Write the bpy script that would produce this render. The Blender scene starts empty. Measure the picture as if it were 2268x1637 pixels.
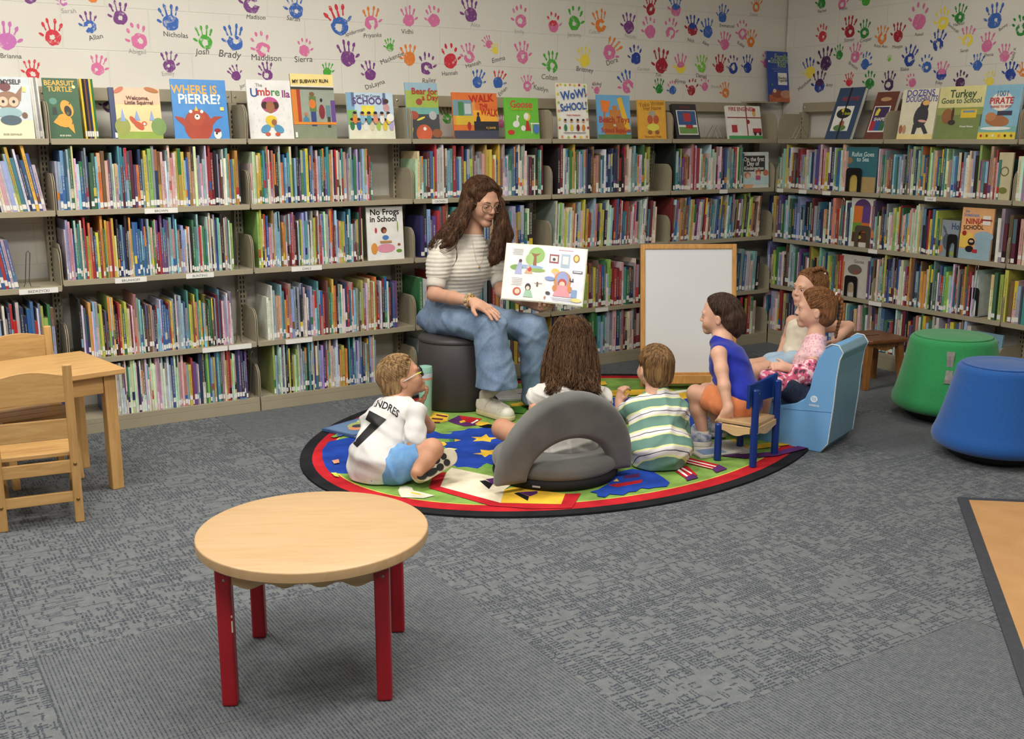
import bpy, math, random
import numpy as np
import openvdb as vdb
from mathutils import Vector, Matrix
from mathutils.bvhtree import BVHTree

# ---------------------------------------------------------------- scene, camera, light
S = bpy.context.scene
COL = S.collection
FPX, YAW, PIT = 2361.0, math.radians(31.95), math.radians(-12.175)
CAM = np.array([-5.502, -5.384, 1.415])
FW = np.array([math.cos(PIT)*math.sin(YAW), math.cos(PIT)*math.cos(YAW), math.sin(PIT)])
RT = np.array([math.cos(YAW), -math.sin(YAW), 0.0])
UP = np.cross(RT, FW)
cd = bpy.data.cameras.new('camera'); cam = bpy.data.objects.new('camera', cd); COL.objects.link(cam)
cd.sensor_fit = 'HORIZONTAL'; cd.sensor_width = 36; cd.lens = FPX/2268*36; cd.clip_start = .05; cd.clip_end = 60
cam.matrix_world = Matrix(((RT[0], UP[0], -FW[0], CAM[0]), (RT[1], UP[1], -FW[1], CAM[1]), (RT[2], UP[2], -FW[2], CAM[2]), (0, 0, 0, 1)))
S.camera = cam
S.view_settings.view_transform = 'Standard'; S.view_settings.look = 'None'
S.view_settings.exposure = 0.55; S.view_settings.gamma = 1; S.view_settings.use_curve_mapping = False
S.cycles.max_bounces = 6; S.cycles.diffuse_bounces = 4; S.cycles.use_denoising = True
W = bpy.data.worlds.new('world'); S.world = W; W.use_nodes = True
W.node_tree.nodes['Background'].inputs[0].default_value = (.95, .97, 1, 1)
W.node_tree.nodes['Background'].inputs[1].default_value = .06

def area(name, loc, sx, sy, power, col=(1, .965, .9)):
    l = bpy.data.lights.new(name, 'AREA'); l.shape = 'RECTANGLE'; l.size = sx; l.size_y = sy; l.energy = power; l.color = col
    o = bpy.data.objects.new(name, l); COL.objects.link(o); o.location = loc
    return o
CEIL = 2.95
# fluorescent troffers in the ceiling grid: (x, y, power)
LAMPS = [(-5.4, -1.3, 27), (-3.6, -1.5, 27), (-1.3, -1.75, 3), (-5.4, -3.7, 27), (-3.6, -3.7, 28), (-1.2, -4.1, 5), (-7.6, -2.4, 20), (-4.3, -6.2, 26), (-7.0, -5.6, 20)]
for i, (x, y, p) in enumerate(LAMPS):
    area('ceiling_lamp_light', (x, y, CEIL-.05), 1.15, .55, p)

# ---------------------------------------------------------------- pixel geometry of the photograph -> points of the place
def ray(px, py): return FW + RT*(px-1134)/FPX + UP*(818.5-py)/FPX
def FL(px, py, z=0.0): d = ray(px, py); return CAM + d*(z-CAM[2])/d[2]
def PT(px, py, dep): return CAM + ray(px, py)*dep
def project(p):
    d = np.array(p)-CAM; z = d@FW
    return 1134+FPX*(d@RT)/z, 818.5-FPX*(d@UP)/z, z
TH2 = math.radians(-92.35)
MW1 = Matrix.Identity(4); MW2 = Matrix.Rotation(TH2, 4, 'Z')
def on_plane(px, py, M, y):
    """point on the plane local-y = y of frame M, returned in local coordinates"""
    Mi = M.inverted(); o = Mi @ Vector(CAM); d = Mi.to_3x3() @ Vector(ray(px, py))
    return o + d*((y-o.y)/d.y)

# ---------------------------------------------------------------- materials
def lin(c):
    return tuple(((x/255/12.92) if x <= 10.3 else ((x/255+.055)/1.055)**2.4) for x in c[:3])
MATS = {}
def nodes(name):
    m = bpy.data.materials.new(name); m.use_nodes = True
    nt = m.node_tree; b = nt.nodes['Principled BSDF']
    MATS[name] = m
    return m, nt, b
def nd(nt, t, **kw):
    n = nt.nodes.new(t)
    for k, v in kw.items():
        if k.startswith('i_'):
            n.inputs[int(k[2:]) if k[2:].isdigit() else k[2:]].default_value = v
        else: setattr(n, k, v)
    return n
def mat(name, col, rough=.6, var=.08, scale=30, bump=0, bscale=200, stretch=(1, 1, 1), spec=.4, metal=0, sheen=0, trans=0, emit=0, col2=None, sss=0):
    if name in MATS: return MATS[name]
    m, nt, b = nodes(name); L = nt.links
    c = lin(col)
    b.inputs['Roughness'].default_value = rough; b.inputs['Specular IOR Level'].default_value = spec
    b.inputs['Metallic'].default_value = metal; b.inputs['Sheen Weight'].default_value = sheen
    if trans: b.inputs['Transmission Weight'].default_value = trans
    if sss:
        b.inputs['Subsurface Weight'].default_value = sss; b.inputs['Subsurface Radius'].default_value = (1, .35, .2); b.inputs['Subsurface Scale'].default_value = .012
    if emit:
        b.inputs['Emission Color'].default_value = (*c, 1); b.inputs['Emission Strength'].default_value = emit
    tc = nd(nt, 'ShaderNodeTexCoord'); mp = nd(nt, 'ShaderNodeMapping'); mp.inputs['Scale'].default_value = stretch
    L.new(tc.outputs['Object'], mp.inputs[0])
    n = nd(nt, 'ShaderNodeTexNoise'); n.inputs['Scale'].default_value = scale; n.inputs['Detail'].default_value = 4
    L.new(mp.outputs[0], n.inputs[0])
    mx = nd(nt, 'ShaderNodeMix', data_type='RGBA')
    c2 = lin(col2) if col2 else tuple(x*(1-var*2) for x in c)
    c1 = c if col2 else tuple(min(1, x*(1+var)) for x in c)
    mx.inputs[6].default_value = (*c1, 1); mx.inputs[7].default_value = (*c2, 1)
    mr = nd(nt, 'ShaderNodeMapRange'); mr.inputs[1].default_value = .3; mr.inputs[2].default_value = .7
    L.new(n.outputs[0], mr.inputs[0]); L.new(mr.outputs[0], mx.inputs[0]); L.new(mx.outputs[2], b.inputs['Base Color'])
    if bump:
        nb = nd(nt, 'ShaderNodeTexNoise'); nb.inputs['Scale'].default_value = bscale; nb.inputs['Detail'].default_value = 3
        L.new(mp.outputs[0], nb.inputs[0])
        bp = nd(nt, 'ShaderNodeBump'); bp.inputs['Strength'].default_value = bump; bp.inputs['Distance'].default_value = .003
        L.new(nb.outputs[0], bp.inputs['Height']); L.new(bp.outputs[0], b.inputs['Normal'])
    return m
def attr_mat(name, rough=.45, spec=.5, nscale=25, namt=.12, bump=0):
    m, nt, b = nodes(name); L = nt.links
    a = nd(nt, 'ShaderNodeAttribute', attribute_name='Col')
    tc = nd(nt, 'ShaderNodeTexCoord'); n = nd(nt, 'ShaderNodeTexNoise'); n.inputs['Scale'].default_value = nscale; n.inputs['Detail'].default_value = 5
    L.new(tc.outputs['Object'], n.inputs[0])
    h = nd(nt, 'ShaderNodeMapRange'); h.inputs[1].default_value = .3; h.inputs[2].default_value = .7; h.inputs[3].default_value = 1-namt; h.inputs[4].default_value = 1+namt
    L.new(n.outputs[0], h.inputs[0])
    mm = nd(nt, 'ShaderNodeVectorMath', operation='SCALE'); L.new(a.outputs[0], mm.inputs[0]); L.new(h.outputs[0], mm.inputs['Scale'])
    L.new(mm.outputs[0], b.inputs['Base Color']); b.inputs['Roughness'].default_value = rough; b.inputs['Specular IOR Level'].default_value = spec
    if bump:
        nb = nd(nt, 'ShaderNodeTexNoise'); nb.inputs['Scale'].default_value = 400
        L.new(tc.outputs['Object'], nb.inputs[0]); bp = nd(nt, 'ShaderNodeBump'); bp.inputs['Strength'].default_value = bump; bp.inputs['Distance'].default_value = .002
        L.new(nb.outputs[0], bp.inputs['Height']); L.new(bp.outputs[0], b.inputs['Normal'])
    return m
def wood(name, c1, c2, stretch=(1, 14, 14), scale=5, rough=.4, spec=.45):
    m, nt, b = nodes(name); L = nt.links
    tc = nd(nt, 'ShaderNodeTexCoord'); mp = nd(nt, 'ShaderNodeMapping'); mp.inputs['Scale'].default_value = stretch
    L.new(tc.outputs['Object'], mp.inputs[0])
    n = nd(nt, 'ShaderNodeTexNoise'); n.inputs['Scale'].default_value = scale; n.inputs['Detail'].default_value = 8; n.inputs['Roughness'].default_value = .65; n.inputs['Distortion'].default_value = .6
    L.new(mp.outputs[0], n.inputs[0])
    r = nd(nt, 'ShaderNodeValToRGB'); r.color_ramp.elements[0].position = .3; r.color_ramp.elements[1].position = .68
    r.color_ramp.elements[0].color = (*lin(c2), 1); r.color_ramp.elements[1].color = (*lin(c1), 1)
    L.new(n.outputs[0], r.inputs[0]); L.new(r.outputs[0], b.inputs['Base Color'])
    b.inputs['Roughness'].default_value = rough; b.inputs['Specular IOR Level'].default_value = spec
    bp = nd(nt, 'ShaderNodeBump'); bp.inputs['Strength'].default_value = .06; bp.inputs['Distance'].default_value = .001
    L.new(n.outputs[0], bp.inputs['Height']); L.new(bp.outputs[0], b.inputs['Normal'])
    return m

# ---------------------------------------------------------------- mesh building
WM = {}
class MB:
    def __init__(s): s.v = []; s.f = []; s.mi = []; s.cl = []; s.m = 0; s.c = None; s.X = None
    def add(s, vs, fs, c=None):
        k = len(s.v)
        if s.X is not None: vs = [tuple(s.X @ Vector(p)) for p in vs]
        s.v += [tuple(p) for p in vs]; s.f += [tuple(i+k for i in f) for f in fs]
        s.mi += [s.m]*len(fs); s.cl += [c or s.c]*len(fs)
        return s
    def box(s, lo, hi, c=None):
        x0, y0, z0 = lo; x1, y1, z1 = hi
        return s.add([(x0, y0, z0), (x1, y0, z0), (x1, y1, z0), (x0, y1, z0), (x0, y0, z1), (x1, y0, z1), (x1, y1, z1), (x0, y1, z1)],
                     [(3, 2, 1, 0), (4, 5, 6, 7), (0, 1, 5, 4), (1, 2, 6, 5), (2, 3, 7, 6), (3, 0, 4, 7)], c)
    def hexa(s, bot, top, c=None):
        return s.add(list(bot)+list(top), [(3, 2, 1, 0), (4, 5, 6, 7), (0, 1, 5, 4), (1, 2, 6, 5), (2, 3, 7, 6), (3, 0, 4, 7)], c)
    def tube(s, pts, r, n=10, c=None, flat=1.0, cap=True):
        P = [Vector(p) for p in pts]; R = r if isinstance(r, (list, tuple)) else [r]*len(P)
        vs = []; fs = []; u = None
        for i, p in enumerate(P):
            t = (P[min(i+1, len(P)-1)]-P[max(i-1, 0)]).normalized()
            if u is None:
                u = t.cross(Vector((0, 0, 1)))
                if u.length < .1: u = t.cross(Vector((0, 1, 0)))
            u = (u-t*u.dot(t)).normalized(); w = t.cross(u)
            for j in range(n):
                a = 2*math.pi*j/n; vs.append(p+u*math.cos(a)*R[i]+w*math.sin(a)*R[i]*flat)
        for i in range(len(P)-1):
            for j in range(n):
                a = i*n+j; b = i*n+(j+1) % n; fs.append((a, b, b+n, a+n))
        if cap: fs += [tuple(range(n))[::-1], tuple(range((len(P)-1)*n, len(P)*n))]
        return s.add(vs, fs, c)
    def lathe(s, prof, n=48, cen=(0, 0, 0), c=None, sx=1, sy=1):
        vs = []; fs = []
        for r, z in prof:
            for j in range(n):
                a = 2*math.pi*j/n; vs.append((cen[0]+r*sx*math.cos(a), cen[1]+r*sy*math.sin(a), cen[2]+z))
        for i in range(len(prof)-1):
            for j in range(n):
                a = i*n+j; b = i*n+(j+1) % n; fs.append((a, b, b+n, a+n))
        fs += [tuple(range(n))[::-1], tuple(range((len(prof)-1)*n, len(prof)*n))]
        return s.add(vs, fs, c)
    def prism(s, poly, M, h, c=None):
        """poly of 2D points in M's xy plane extruded h along M's z"""
        n = len(poly)
        vs = [M @ Vector((x, y, 0)) for x, y in poly]+[M @ Vector((x, y, h)) for x, y in poly]
        fs = [tuple(range(n))[::-1], tuple(range(n, 2*n))]+[(i, (i+1) % n, (i+1) % n+n, i+n) for i in range(n)]
        return s.add(vs, fs, c)
    def ball(s, cen, r, n=12, c=None, M=None):
        vs = []; fs = []; rr = r if isinstance(r, (tuple, list)) else (r, r, r)
        for i in range(n+1):
            t = math.pi*i/n
            for j in range(2*n):
                a = math.pi*j/n
                p = Vector((rr[0]*math.sin(t)*math.cos(a), rr[1]*math.sin(t)*math.sin(a), rr[2]*math.cos(t)))
                vs.append(Vector(cen)+(M @ p if M else p))
        for i in range(n):
            for j in range(2*n):
                a = i*2*n+j; b = i*2*n+(j+1) % (2*n); fs.append((a, a+2*n, b+2*n, b))
        return s.add(vs, fs, c)
    def build(s, name, mats, parent=None, smooth=False, bevel=0, world=False, seg=2, auto=None):
        me = bpy.data.meshes.new(name); v = s.v
        if world and parent is not None:
            Mi = WM[parent].inverted(); v = [tuple(Mi @ Vector(p)) for p in v]
        me.from_pydata(v, [], s.f)
        ms = mats if isinstance(mats, (list, tuple)) else [mats]
        for m in ms: me.materials.append(m)
        if any(s.mi): me.polygons.foreach_set('material_index', s.mi)
        if any(c is not None for c in s.cl):
            at = me.color_attributes.new('Col', 'FLOAT_COLOR', 'CORNER'); buf = []
            for f, c in zip(s.f, s.cl): buf += [*(c or (1, 1, 1)), 1.0]*len(f)
            at.data.foreach_set('color', buf)
        if smooth: me.polygons.foreach_set('use_smooth', [True]*len(me.polygons))
        me.update(); o = bpy.data.objects.new(name, me); COL.objects.link(o)
        if parent is not None: o.parent = parent; WM[o] = WM[parent]
        else: WM[o] = Matrix.Identity(4)
        if bevel:
            b = o.modifiers.new('edge', 'BEVEL'); b.width = bevel; b.segments = seg; b.limit_method = 'ANGLE'; b.angle_limit = .7
        if auto:
            try: me.set_sharp_from_angle(angle=auto)
            except Exception: pass
        return o
def tag(o, label, cat=None, group=None, kind=None):
    if label: o['label'] = label
    if cat: o['category'] = cat
    if group: o['group'] = group
    if kind: o['kind'] = kind
    return o
def thing(name, label, cat, loc=(0, 0, 0), rz=0.0, group=None, M=None):
    o = bpy.data.objects.new(name, None); COL.objects.link(o); o.empty_display_size = .05
    T = M if M is not None else Matrix.Translation(Vector(loc)) @ Matrix.Rotation(rz, 4, 'Z')
    o.matrix_world = T; o.location = T.to_translation(); o.rotation_euler = T.to_euler()
    WM[o] = T
    return tag(o, label, cat, group)
_TX = {}
def text2d(s, size=1.0, bold=False):
    """filled outline of a line of text: 2D vertices centred on 0 and faces"""
    key = (s, bold)
    if key not in _TX:
        cu = bpy.data.curves.new('t', 'FONT'); cu.body = s; cu.size = 1; cu.align_x = 'CENTER'; cu.resolution_u = 3; cu.offset = .022 if bold else 0
        ob = bpy.data.objects.new('t', cu); COL.objects.link(ob)
        dg = bpy.context.evaluated_depsgraph_get(); me = bpy.data.meshes.new_from_object(ob.evaluated_get(dg))
        _TX[key] = ([(v.co.x, v.co.y-.33) for v in me.vertices], [tuple(p.vertices) for p in me.polygons])
        bpy.data.objects.remove(ob); bpy.data.curves.remove(cu); bpy.data.meshes.remove(me)
    v, f = _TX[key]
    return [(x*size, y*size) for x, y in v], f
def put_text(mb, s, M, size, c=None, sx=1.0, rot=0, shear=0, bold=False):
    v, f = text2d(s, size, bold); ca, sa = math.cos(rot), math.sin(rot)
    vs = []
    for x, y in v:
        x = x*sx+shear*y
        vs.append(M @ Vector((x*ca-y*sa, x*sa+y*ca, 0)))
    mb.add(vs, f, c)
# ---------------------------------------------------------------- soft shapes: signed distance fields meshed with openvdb
class SDF:
    def __init__(s, lo, hi, res):
        s.lo = np.array(lo, float); s.res = res; s.n = np.ceil((np.array(hi)-s.lo)/res).astype(int)+1
        s.f = np.full(s.n, .08, np.float32)
        s.ax = [s.lo[i]+res*np.arange(s.n[i]) for i in range(3)]
    def win(s, a, b, pad):
        i0 = np.clip(np.floor((np.minimum(a, b)-pad-s.lo)/s.res).astype(int), 0, s.n-1); i1 = np.clip(np.ceil((np.maximum(a, b)+pad-s.lo)/s.res).astype(int)+1, 1, s.n)
        if np.any(i1 <= i0): return None
        sl = tuple(slice(i0[k], i1[k]) for k in range(3))
        return sl, s.ax[0][sl[0]][:, None, None], s.ax[1][sl[1]][None, :, None], s.ax[2][sl[2]][None, None, :]
    def blend(s, sl, d, k, op='u'):
        f = s.f[sl]; d = np.minimum(d, .08).astype(np.float32)
        if op == 'u':
            if k <= 0: s.f[sl] = np.minimum(f, d)
            else: h = np.clip(.5+.5*(f-d)/k, 0, 1); s.f[sl] = f*(1-h)+d*h-k*h*(1-h)
        elif op == 's':
            k = max(k, 1e-4); h = np.clip(.5-.5*(f+d)/k, 0, 1); s.f[sl] = f*(1-h)-d*h+k*h*(1-h)
    def cap(s, a, b, ra, rb=None, k=.015, op='u'):
        rb = ra if rb is None else rb; a = np.array(a, float); b = np.array(b, float); w = s.win(a, b, max(ra, rb)+.05)
        if w is None: return s
        sl, X, Y, Z = w; ba = b-a; L = max(ba@ba, 1e-9)
        t = np.clip(((X-a[0])*ba[0]+(Y-a[1])*ba[1]+(Z-a[2])*ba[2])/L, 0, 1)
        d = np.sqrt((X-a[0]-t*ba[0])**2+(Y-a[1]-t*ba[1])**2+(Z-a[2]-t*ba[2])**2)-(ra+(rb-ra)*t)
        s.blend(sl, d, k, op); return s
    def chain(s, pts, k=.015, op='u'):
        for (p, r), (q, r2) in zip(pts[:-1], pts[1:]): s.cap(p, q, r, r2, k, op)
        return s
    def ell(s, c, r, R=None, k=.015, op='u'):
        c = np.array(c, float); r = np.array(r, float); m = r.max()+.05; w = s.win(c, c, m)
        if w is None: return s
        sl, X, Y, Z = w; X = X-c[0]; Y = Y-c[1]; Z = Z-c[2]; R = np.eye(3) if R is None else R   # rows of R: local axes
        q = [(X*R[i][0]+Y*R[i][1]+Z*R[i][2]) for i in range(3)]
        k0 = np.sqrt(sum((q[i]/r[i])**2 for i in range(3))); k1 = np.sqrt(sum((q[i]/r[i]**2)**2 for i in range(3)))
        s.blend(sl, k0*(k0-1)/np.maximum(k1, 1e-6), k, op); return s
    def ecap(s, a, b, r0, r1, side, k=.02, op='u'):
        """elliptic limb: r = (half width along side, half depth)"""
        a = np.array(a, float); b = np.array(b, float); w = s.win(a, b, max(*r0, *r1)+.05)
        if w is None: return s
        sl, X, Y, Z = w; ba = b-a; L = ba@ba; t = np.clip(((X-a[0])*ba[0]+(Y-a[1])*ba[1]+(Z-a[2])*ba[2])/L, 0, 1)
        v = [X-a[0]-t*ba[0], Y-a[1]-t*ba[1], Z-a[2]-t*ba[2]]; u = np.array(side, float); bn = ba/math.sqrt(L); u = u-bn*(u@bn); u /= np.linalg.norm(u)
        ds = v[0]*u[0]+v[1]*u[1]+v[2]*u[2]; dd = np.sqrt(np.maximum(v[0]**2+v[1]**2+v[2]**2-ds**2, 0)); rx = r0[0]+(r1[0]-r0[0])*t; ry = r0[1]+(r1[1]-r0[1])*t
        k0 = np.sqrt((ds/rx)**2+(dd/ry)**2); k1 = np.sqrt((ds/rx**2)**2+(dd/ry**2)**2)
        s.blend(sl, k0*(k0-1)/np.maximum(k1, 1e-6), k, op); return s
    def rbox(s, c, h, R=None, r=.01, k=.01, op='u'):
        c = np.array(c, float); m = np.linalg.norm(h)+.05; w = s.win(c, c, m)
        if w is None: return s
        sl, X, Y, Z = w; X = X-c[0]; Y = Y-c[1]; Z = Z-c[2]; R = np.eye(3) if R is None else R
        q = [np.abs(X*R[i][0]+Y*R[i][1]+Z*R[i][2])-h[i]+r for i in range(3)]
        d = np.sqrt(sum(np.maximum(x, 0)**2 for x in q))+np.minimum(np.maximum(np.maximum(q[0], q[1]), q[2]), 0)-r
        s.blend(sl, d, k, op); return s
    def cut(s, p, n, k=.004):
        """remove everything on the side n points to"""
        n = np.array(n, float); n /= np.linalg.norm(n); p = np.array(p, float)
        d = (s.ax[0][:, None, None]-p[0])*n[0]+(s.ax[1][None, :, None]-p[1])*n[1]+(s.ax[2][None, None, :]-p[2])*n[2]
        s.f = np.maximum(s.f, np.minimum(d, .08).astype(np.float32)); return s
    def ripple(s, fn, amp):
        X, Y, Z = np.meshgrid(*s.ax, indexing='ij', sparse=True); s.f = s.f+(amp*fn(X, Y, Z)).astype(np.float32); return s
    def copy(s, grow=0.0): o = SDF.__new__(SDF); o.lo = s.lo; o.res = s.res; o.n = s.n; o.ax = s.ax; o.f = s.f-np.float32(grow); return o
    def minus(s, o, grow=0.0): s.f = np.maximum(s.f, -(o.f-grow)); return s
    def mesh(s):
        g = vdb.FloatGrid(.08); g.copyFromArray(s.f); g.transform = vdb.createLinearTransform(s.res)
        p, t, q = g.convertToPolygons(isovalue=0.0, adaptivity=0.0); return p+s.lo, q[:, ::-1]
    def build(s, name, m, parent=None, world=True, smooth_it=1):
        p, q = s.mesh(); s.last = (p, q)
        me = bpy.data.meshes.new(name)
        v = p
        if world and parent is not None:
            Mi = np.array(WM[parent].inverted()); v = p @ Mi[:3, :3].T+Mi[:3, 3]
        nv, nf = len(v), len(q); me.vertices.add(nv); me.vertices.foreach_set('co', v.astype(np.float32).ravel())
        me.loops.add(nf*4); me.loops.foreach_set('vertex_index', q.astype(np.int32).ravel()); me.polygons.add(nf)
        me.polygons.foreach_set('loop_start', np.arange(0, nf*4, 4, dtype=np.int32)); me.polygons.foreach_set('use_smooth', np.ones(nf, bool))
        me.update(calc_edges=True); me.validate(); me.materials.append(m)
        o = bpy.data.objects.new(name, me); COL.objects.link(o)
        if parent is not None: o.parent = parent; WM[o] = WM[parent]
        else: WM[o] = Matrix.Identity(4)
        if smooth_it: sm = o.modifiers.new('soften', 'SMOOTH'); sm.factor = .5; sm.iterations = smooth_it
        return o
# ---------------------------------------------------------------- the room
m_wall = None
def make_wall_mat():
    m, nt, b = nodes('painted_block_wall'); L = nt.links
    tc = nd(nt, 'ShaderNodeTexCoord')
    n1 = nd(nt, 'ShaderNodeTexNoise'); n1.inputs['Scale'].default_value = 260; n1.inputs['Detail'].default_value = 2
    n2 = nd(nt, 'ShaderNodeTexNoise'); n2.inputs['Scale'].default_value = 3
    L.new(tc.outputs['Object'], n1.inputs[0]); L.new(tc.outputs['Object'], n2.inputs[0])
    r = nd(nt, 'ShaderNodeMix', data_type='RGBA'); r.inputs[6].default_value = (*lin((226, 222, 212)), 1); r.inputs[7].default_value = (*lin((214, 209, 198)), 1)
    L.new(n2.outputs[0], r.inputs[0]); L.new(r.outputs[2], b.inputs['Base Color'])
    # block joints: running bond, grooves as relief
    br = nd(nt, 'ShaderNodeTexBrick'); br.inputs['Scale'].default_value = 1; br.inputs['Mortar Size'].default_value = .0035; br.inputs['Mortar Smooth'].default_value = .6
    br.inputs['Brick Width'].default_value = .41; br.inputs['Row Height'].default_value = .2045
    br.inputs['Color1'].default_value = (1, 1, 1, 1); br.inputs['Color2'].default_value = (1, 1, 1, 1); br.inputs['Mortar'].default_value = (0, 0, 0, 1)
    sx = nd(nt, 'ShaderNodeSeparateXYZ'); cx = nd(nt, 'ShaderNodeCombineXYZ'); ad = nd(nt, 'ShaderNodeMath', operation='ADD'); ad.inputs[1].default_value = 10-.1915+.0085
    L.new(tc.outputs['Object'], sx.inputs[0]); L.new(sx.outputs[0], cx.inputs[0]); L.new(sx.outputs[2], ad.inputs[0]); L.new(ad.outputs[0], cx.inputs[1])
    L.new(cx.outputs[0], br.inputs[0])
    b1 = nd(nt, 'ShaderNodeBump'); b1.inputs['Strength'].default_value = .45; b1.inputs['Distance'].default_value = .006
    b2 = nd(nt, 'ShaderNodeBump'); b2.inputs['Strength'].default_value = .35; b2.inputs['Distance'].default_value = .0015
    L.new(br.outputs[0], b1.inputs['Height']); L.new(n1.outputs[0], b2.inputs['Height']); L.new(b1.outputs[0], b2.inputs['Normal']); L.new(b2.outputs[0], b.inputs['Normal'])
    b.inputs['Roughness'].default_value = .65
    return m
m_wall = make_wall_mat()
def make_carpet():
    m, nt, b = nodes('carpet_tiles'); L = nt.links
    def math_(op, a, b2=None, c=None):
        n = nd(nt, 'ShaderNodeMath', operation=op)
        for i, q in enumerate((a, b2, c)):
            if q is None: continue
            if isinstance(q, (int, float)): n.inputs[i].default_value = q
            else: L.new(q, n.inputs[i])
        return n.outputs[0]
    tc = nd(nt, 'ShaderNodeTexCoord'); sp = nd(nt, 'ShaderNodeSeparateXYZ'); L.new(tc.outputs['Object'], sp.inputs[0])
    x = math_('ADD', sp.outputs[0], 5.185+.61*20); y = math_('ADD', sp.outputs[1], 1.75+.61*20)
    tx = math_('FLOOR', math_('DIVIDE', x, .61)); ty = math_('FLOOR', math_('DIVIDE', y, .61))
    cb = nd(nt, 'ShaderNodeCombineXYZ'); L.new(tx, cb.inputs[0]); L.new(ty, cb.inputs[1])
    wn = nd(nt, 'ShaderNodeTexWhiteNoise', noise_dimensions='2D'); L.new(cb.outputs[0], wn.inputs[0])
    va = nd(nt, 'ShaderNodeVectorMath', operation='ADD'); va.inputs[1].default_value = (37.3, 11.9, 0); L.new(cb.outputs[0], va.inputs[0]); wn2 = nd(nt, 'ShaderNodeTexWhiteNoise', noise_dimensions='2D'); L.new(va.outputs[0], wn2.inputs[0])
    def noise(sx_, sy_, det=2, off=0.0, rough=.5):
        mp = nd(nt, 'ShaderNodeMapping'); mp.inputs['Scale'].default_value = (sx_, sy_, 1)
        ml = nd(nt, 'ShaderNodeVectorMath', operation='MULTIPLY_ADD'); ml.inputs[1].default_value = (7.3, 3.1, 1)
        L.new(cb.outputs[0], ml.inputs[0]); L.new(tc.outputs['Object'], ml.inputs[2])
        L.new(ml.outputs[0], mp.inputs[0]); mp.inputs['Location'].default_value = (off, off*1.7, 0)
        n = nd(nt, 'ShaderNodeTexNoise'); n.inputs['Scale'].default_value = 1; n.inputs['Detail'].default_value = det; n.inputs['Roughness'].default_value = rough
        L.new(mp.outputs[0], n.inputs[0]); return n.outputs[0]
    def ramp(v, a, c): 
        r = nd(nt, 'ShaderNodeMapRange'); r.inputs[1].default_value = a; r.inputs[2].default_value = c; L.new(v, r.inputs[0]); return r.outputs[0]
    # rows of short dashes as in a loom pattern, turned from tile to tile
    sw = math_('GREATER_THAN', wn2.outputs[0], .5); isw = math_('SUBTRACT', 1.0, sw)
    wob = math_('MULTIPLY', math_('SUBTRACT', noise(70, 70, 2, 3), .5), .010)
    u = math_('ADD', math_('ADD', math_('MULTIPLY', x, isw), math_('MULTIPLY', y, sw)), wob)
    v = math_('ADD', math_('ADD', math_('MULTIPLY', y, isw), math_('MULTIPLY', x, sw)), wob)
    def cells(du, dv, off):
        a = math_('DIVIDE', u, du); c = math_('ADD', math_('DIVIDE', v, dv), off); q = nd(nt, 'ShaderNodeCombineXYZ'); L.new(math_('FLOOR', a), q.inputs[0]); L.new(math_('FLOOR', c), q.inputs[1])
        w = nd(nt, 'ShaderNodeTexWhiteNoise', noise_dimensions='2D'); L.new(q.outputs[0], w.inputs[0]); return w.outputs[0], math_('FRACT', a), math_('FRACT', c)
    big = ramp(noise(5, 5, 3, 9), .36, .64); big2 = ramp(noise(8, 22, 2, 12), .35, .65)
    w1, fu, fv = cells(.0125, .030, 0); w2, fu2, fv2 = cells(.055, .0105, .3)
    t1 = math_('MULTIPLY', math_('LESS_THAN', w1, math_('ADD', .15, math_('MULTIPLY', big, .75))), math_('MULTIPLY', math_('LESS_THAN', fu, .60), math_('LESS_THAN', fv, .86)))
    t2 = math_('MULTIPLY', math_('LESS_THAN', w2, math_('MULTIPLY', big2, .55)), math_('LESS_THAN', fv2, .5))
    dash = math_('MULTIPLY', math_('MAXIMUM', t1, t2), ramp(noise(180, 180, 2, 6), .25, .6))
    # striped tiles: fine dark lines running along y
    ln = ramp(math_('SINE', math_('MULTIPLY', x, 2*math.pi/.0105)), .1, .8)
    brk = ramp(noise(60, 120, 2, 2), .3, .55)
    lines = math_('MULTIPLY', ln, brk)
    kind = ramp(wn.outputs[0], .70, .71)
    knd = math_('MULTIPLY', kind, .85)
    pat = math_('ADD', math_('MULTIPLY', dash, math_('SUBTRACT', 1.0, knd)), math_('MULTIPLY', math_('ADD', math_('MULTIPLY', lines, .85), .10), knd))
    fine = noise(420, 420, 1, 1)
    mid = noise(30, 30, 4, 5)
    # seams
    fx = math_('FRACT', math_('DIVIDE', x, .61)); fy = math_('FRACT', math_('DIVIDE', y, .61))
    seam = math_('MAXIMUM', math_('LESS_THAN', fx, .004), math_('LESS_THAN', fy, .004))
    c1 = nd(nt, 'ShaderNodeMix', data_type='RGBA'); c1.inputs[6].default_value = (*lin((117, 120, 120)), 1); c1.inputs[7].default_value = (*lin((84, 89, 93)), 1)
    L.new(mid, c1.inputs[0])
    c2 = nd(nt, 'ShaderNodeMix', data_type='RGBA'); c2.inputs[7].default_value = (*lin((36, 41, 57)), 1)
    L.new(c1.outputs[2], c2.inputs[6]); L.new(math_('MULTIPLY', pat, .9), c2.inputs[0])
    sc = nd(nt, 'ShaderNodeVectorMath', operation='SCALE'); L.new(c2.outputs[2], sc.inputs[0])
    f = math_('MULTIPLY', math_('ADD', math_('MULTIPLY', fine, .9), .55), math_('SUBTRACT', 1.0, math_('MULTIPLY', seam, .45)))
    L.new(f, sc.inputs['Scale']); L.new(sc.outputs[0], b.inputs['Base Color'])
    b.inputs['Roughness'].default_value = .95; b.inputs['Specular IOR Level'].default_value = .1; b.inputs['Sheen Weight'].default_value = .1
    bp = nd(nt, 'ShaderNodeBump'); bp.inputs['Strength'].default_value = .5; bp.inputs['Distance'].default_value = .003
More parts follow.
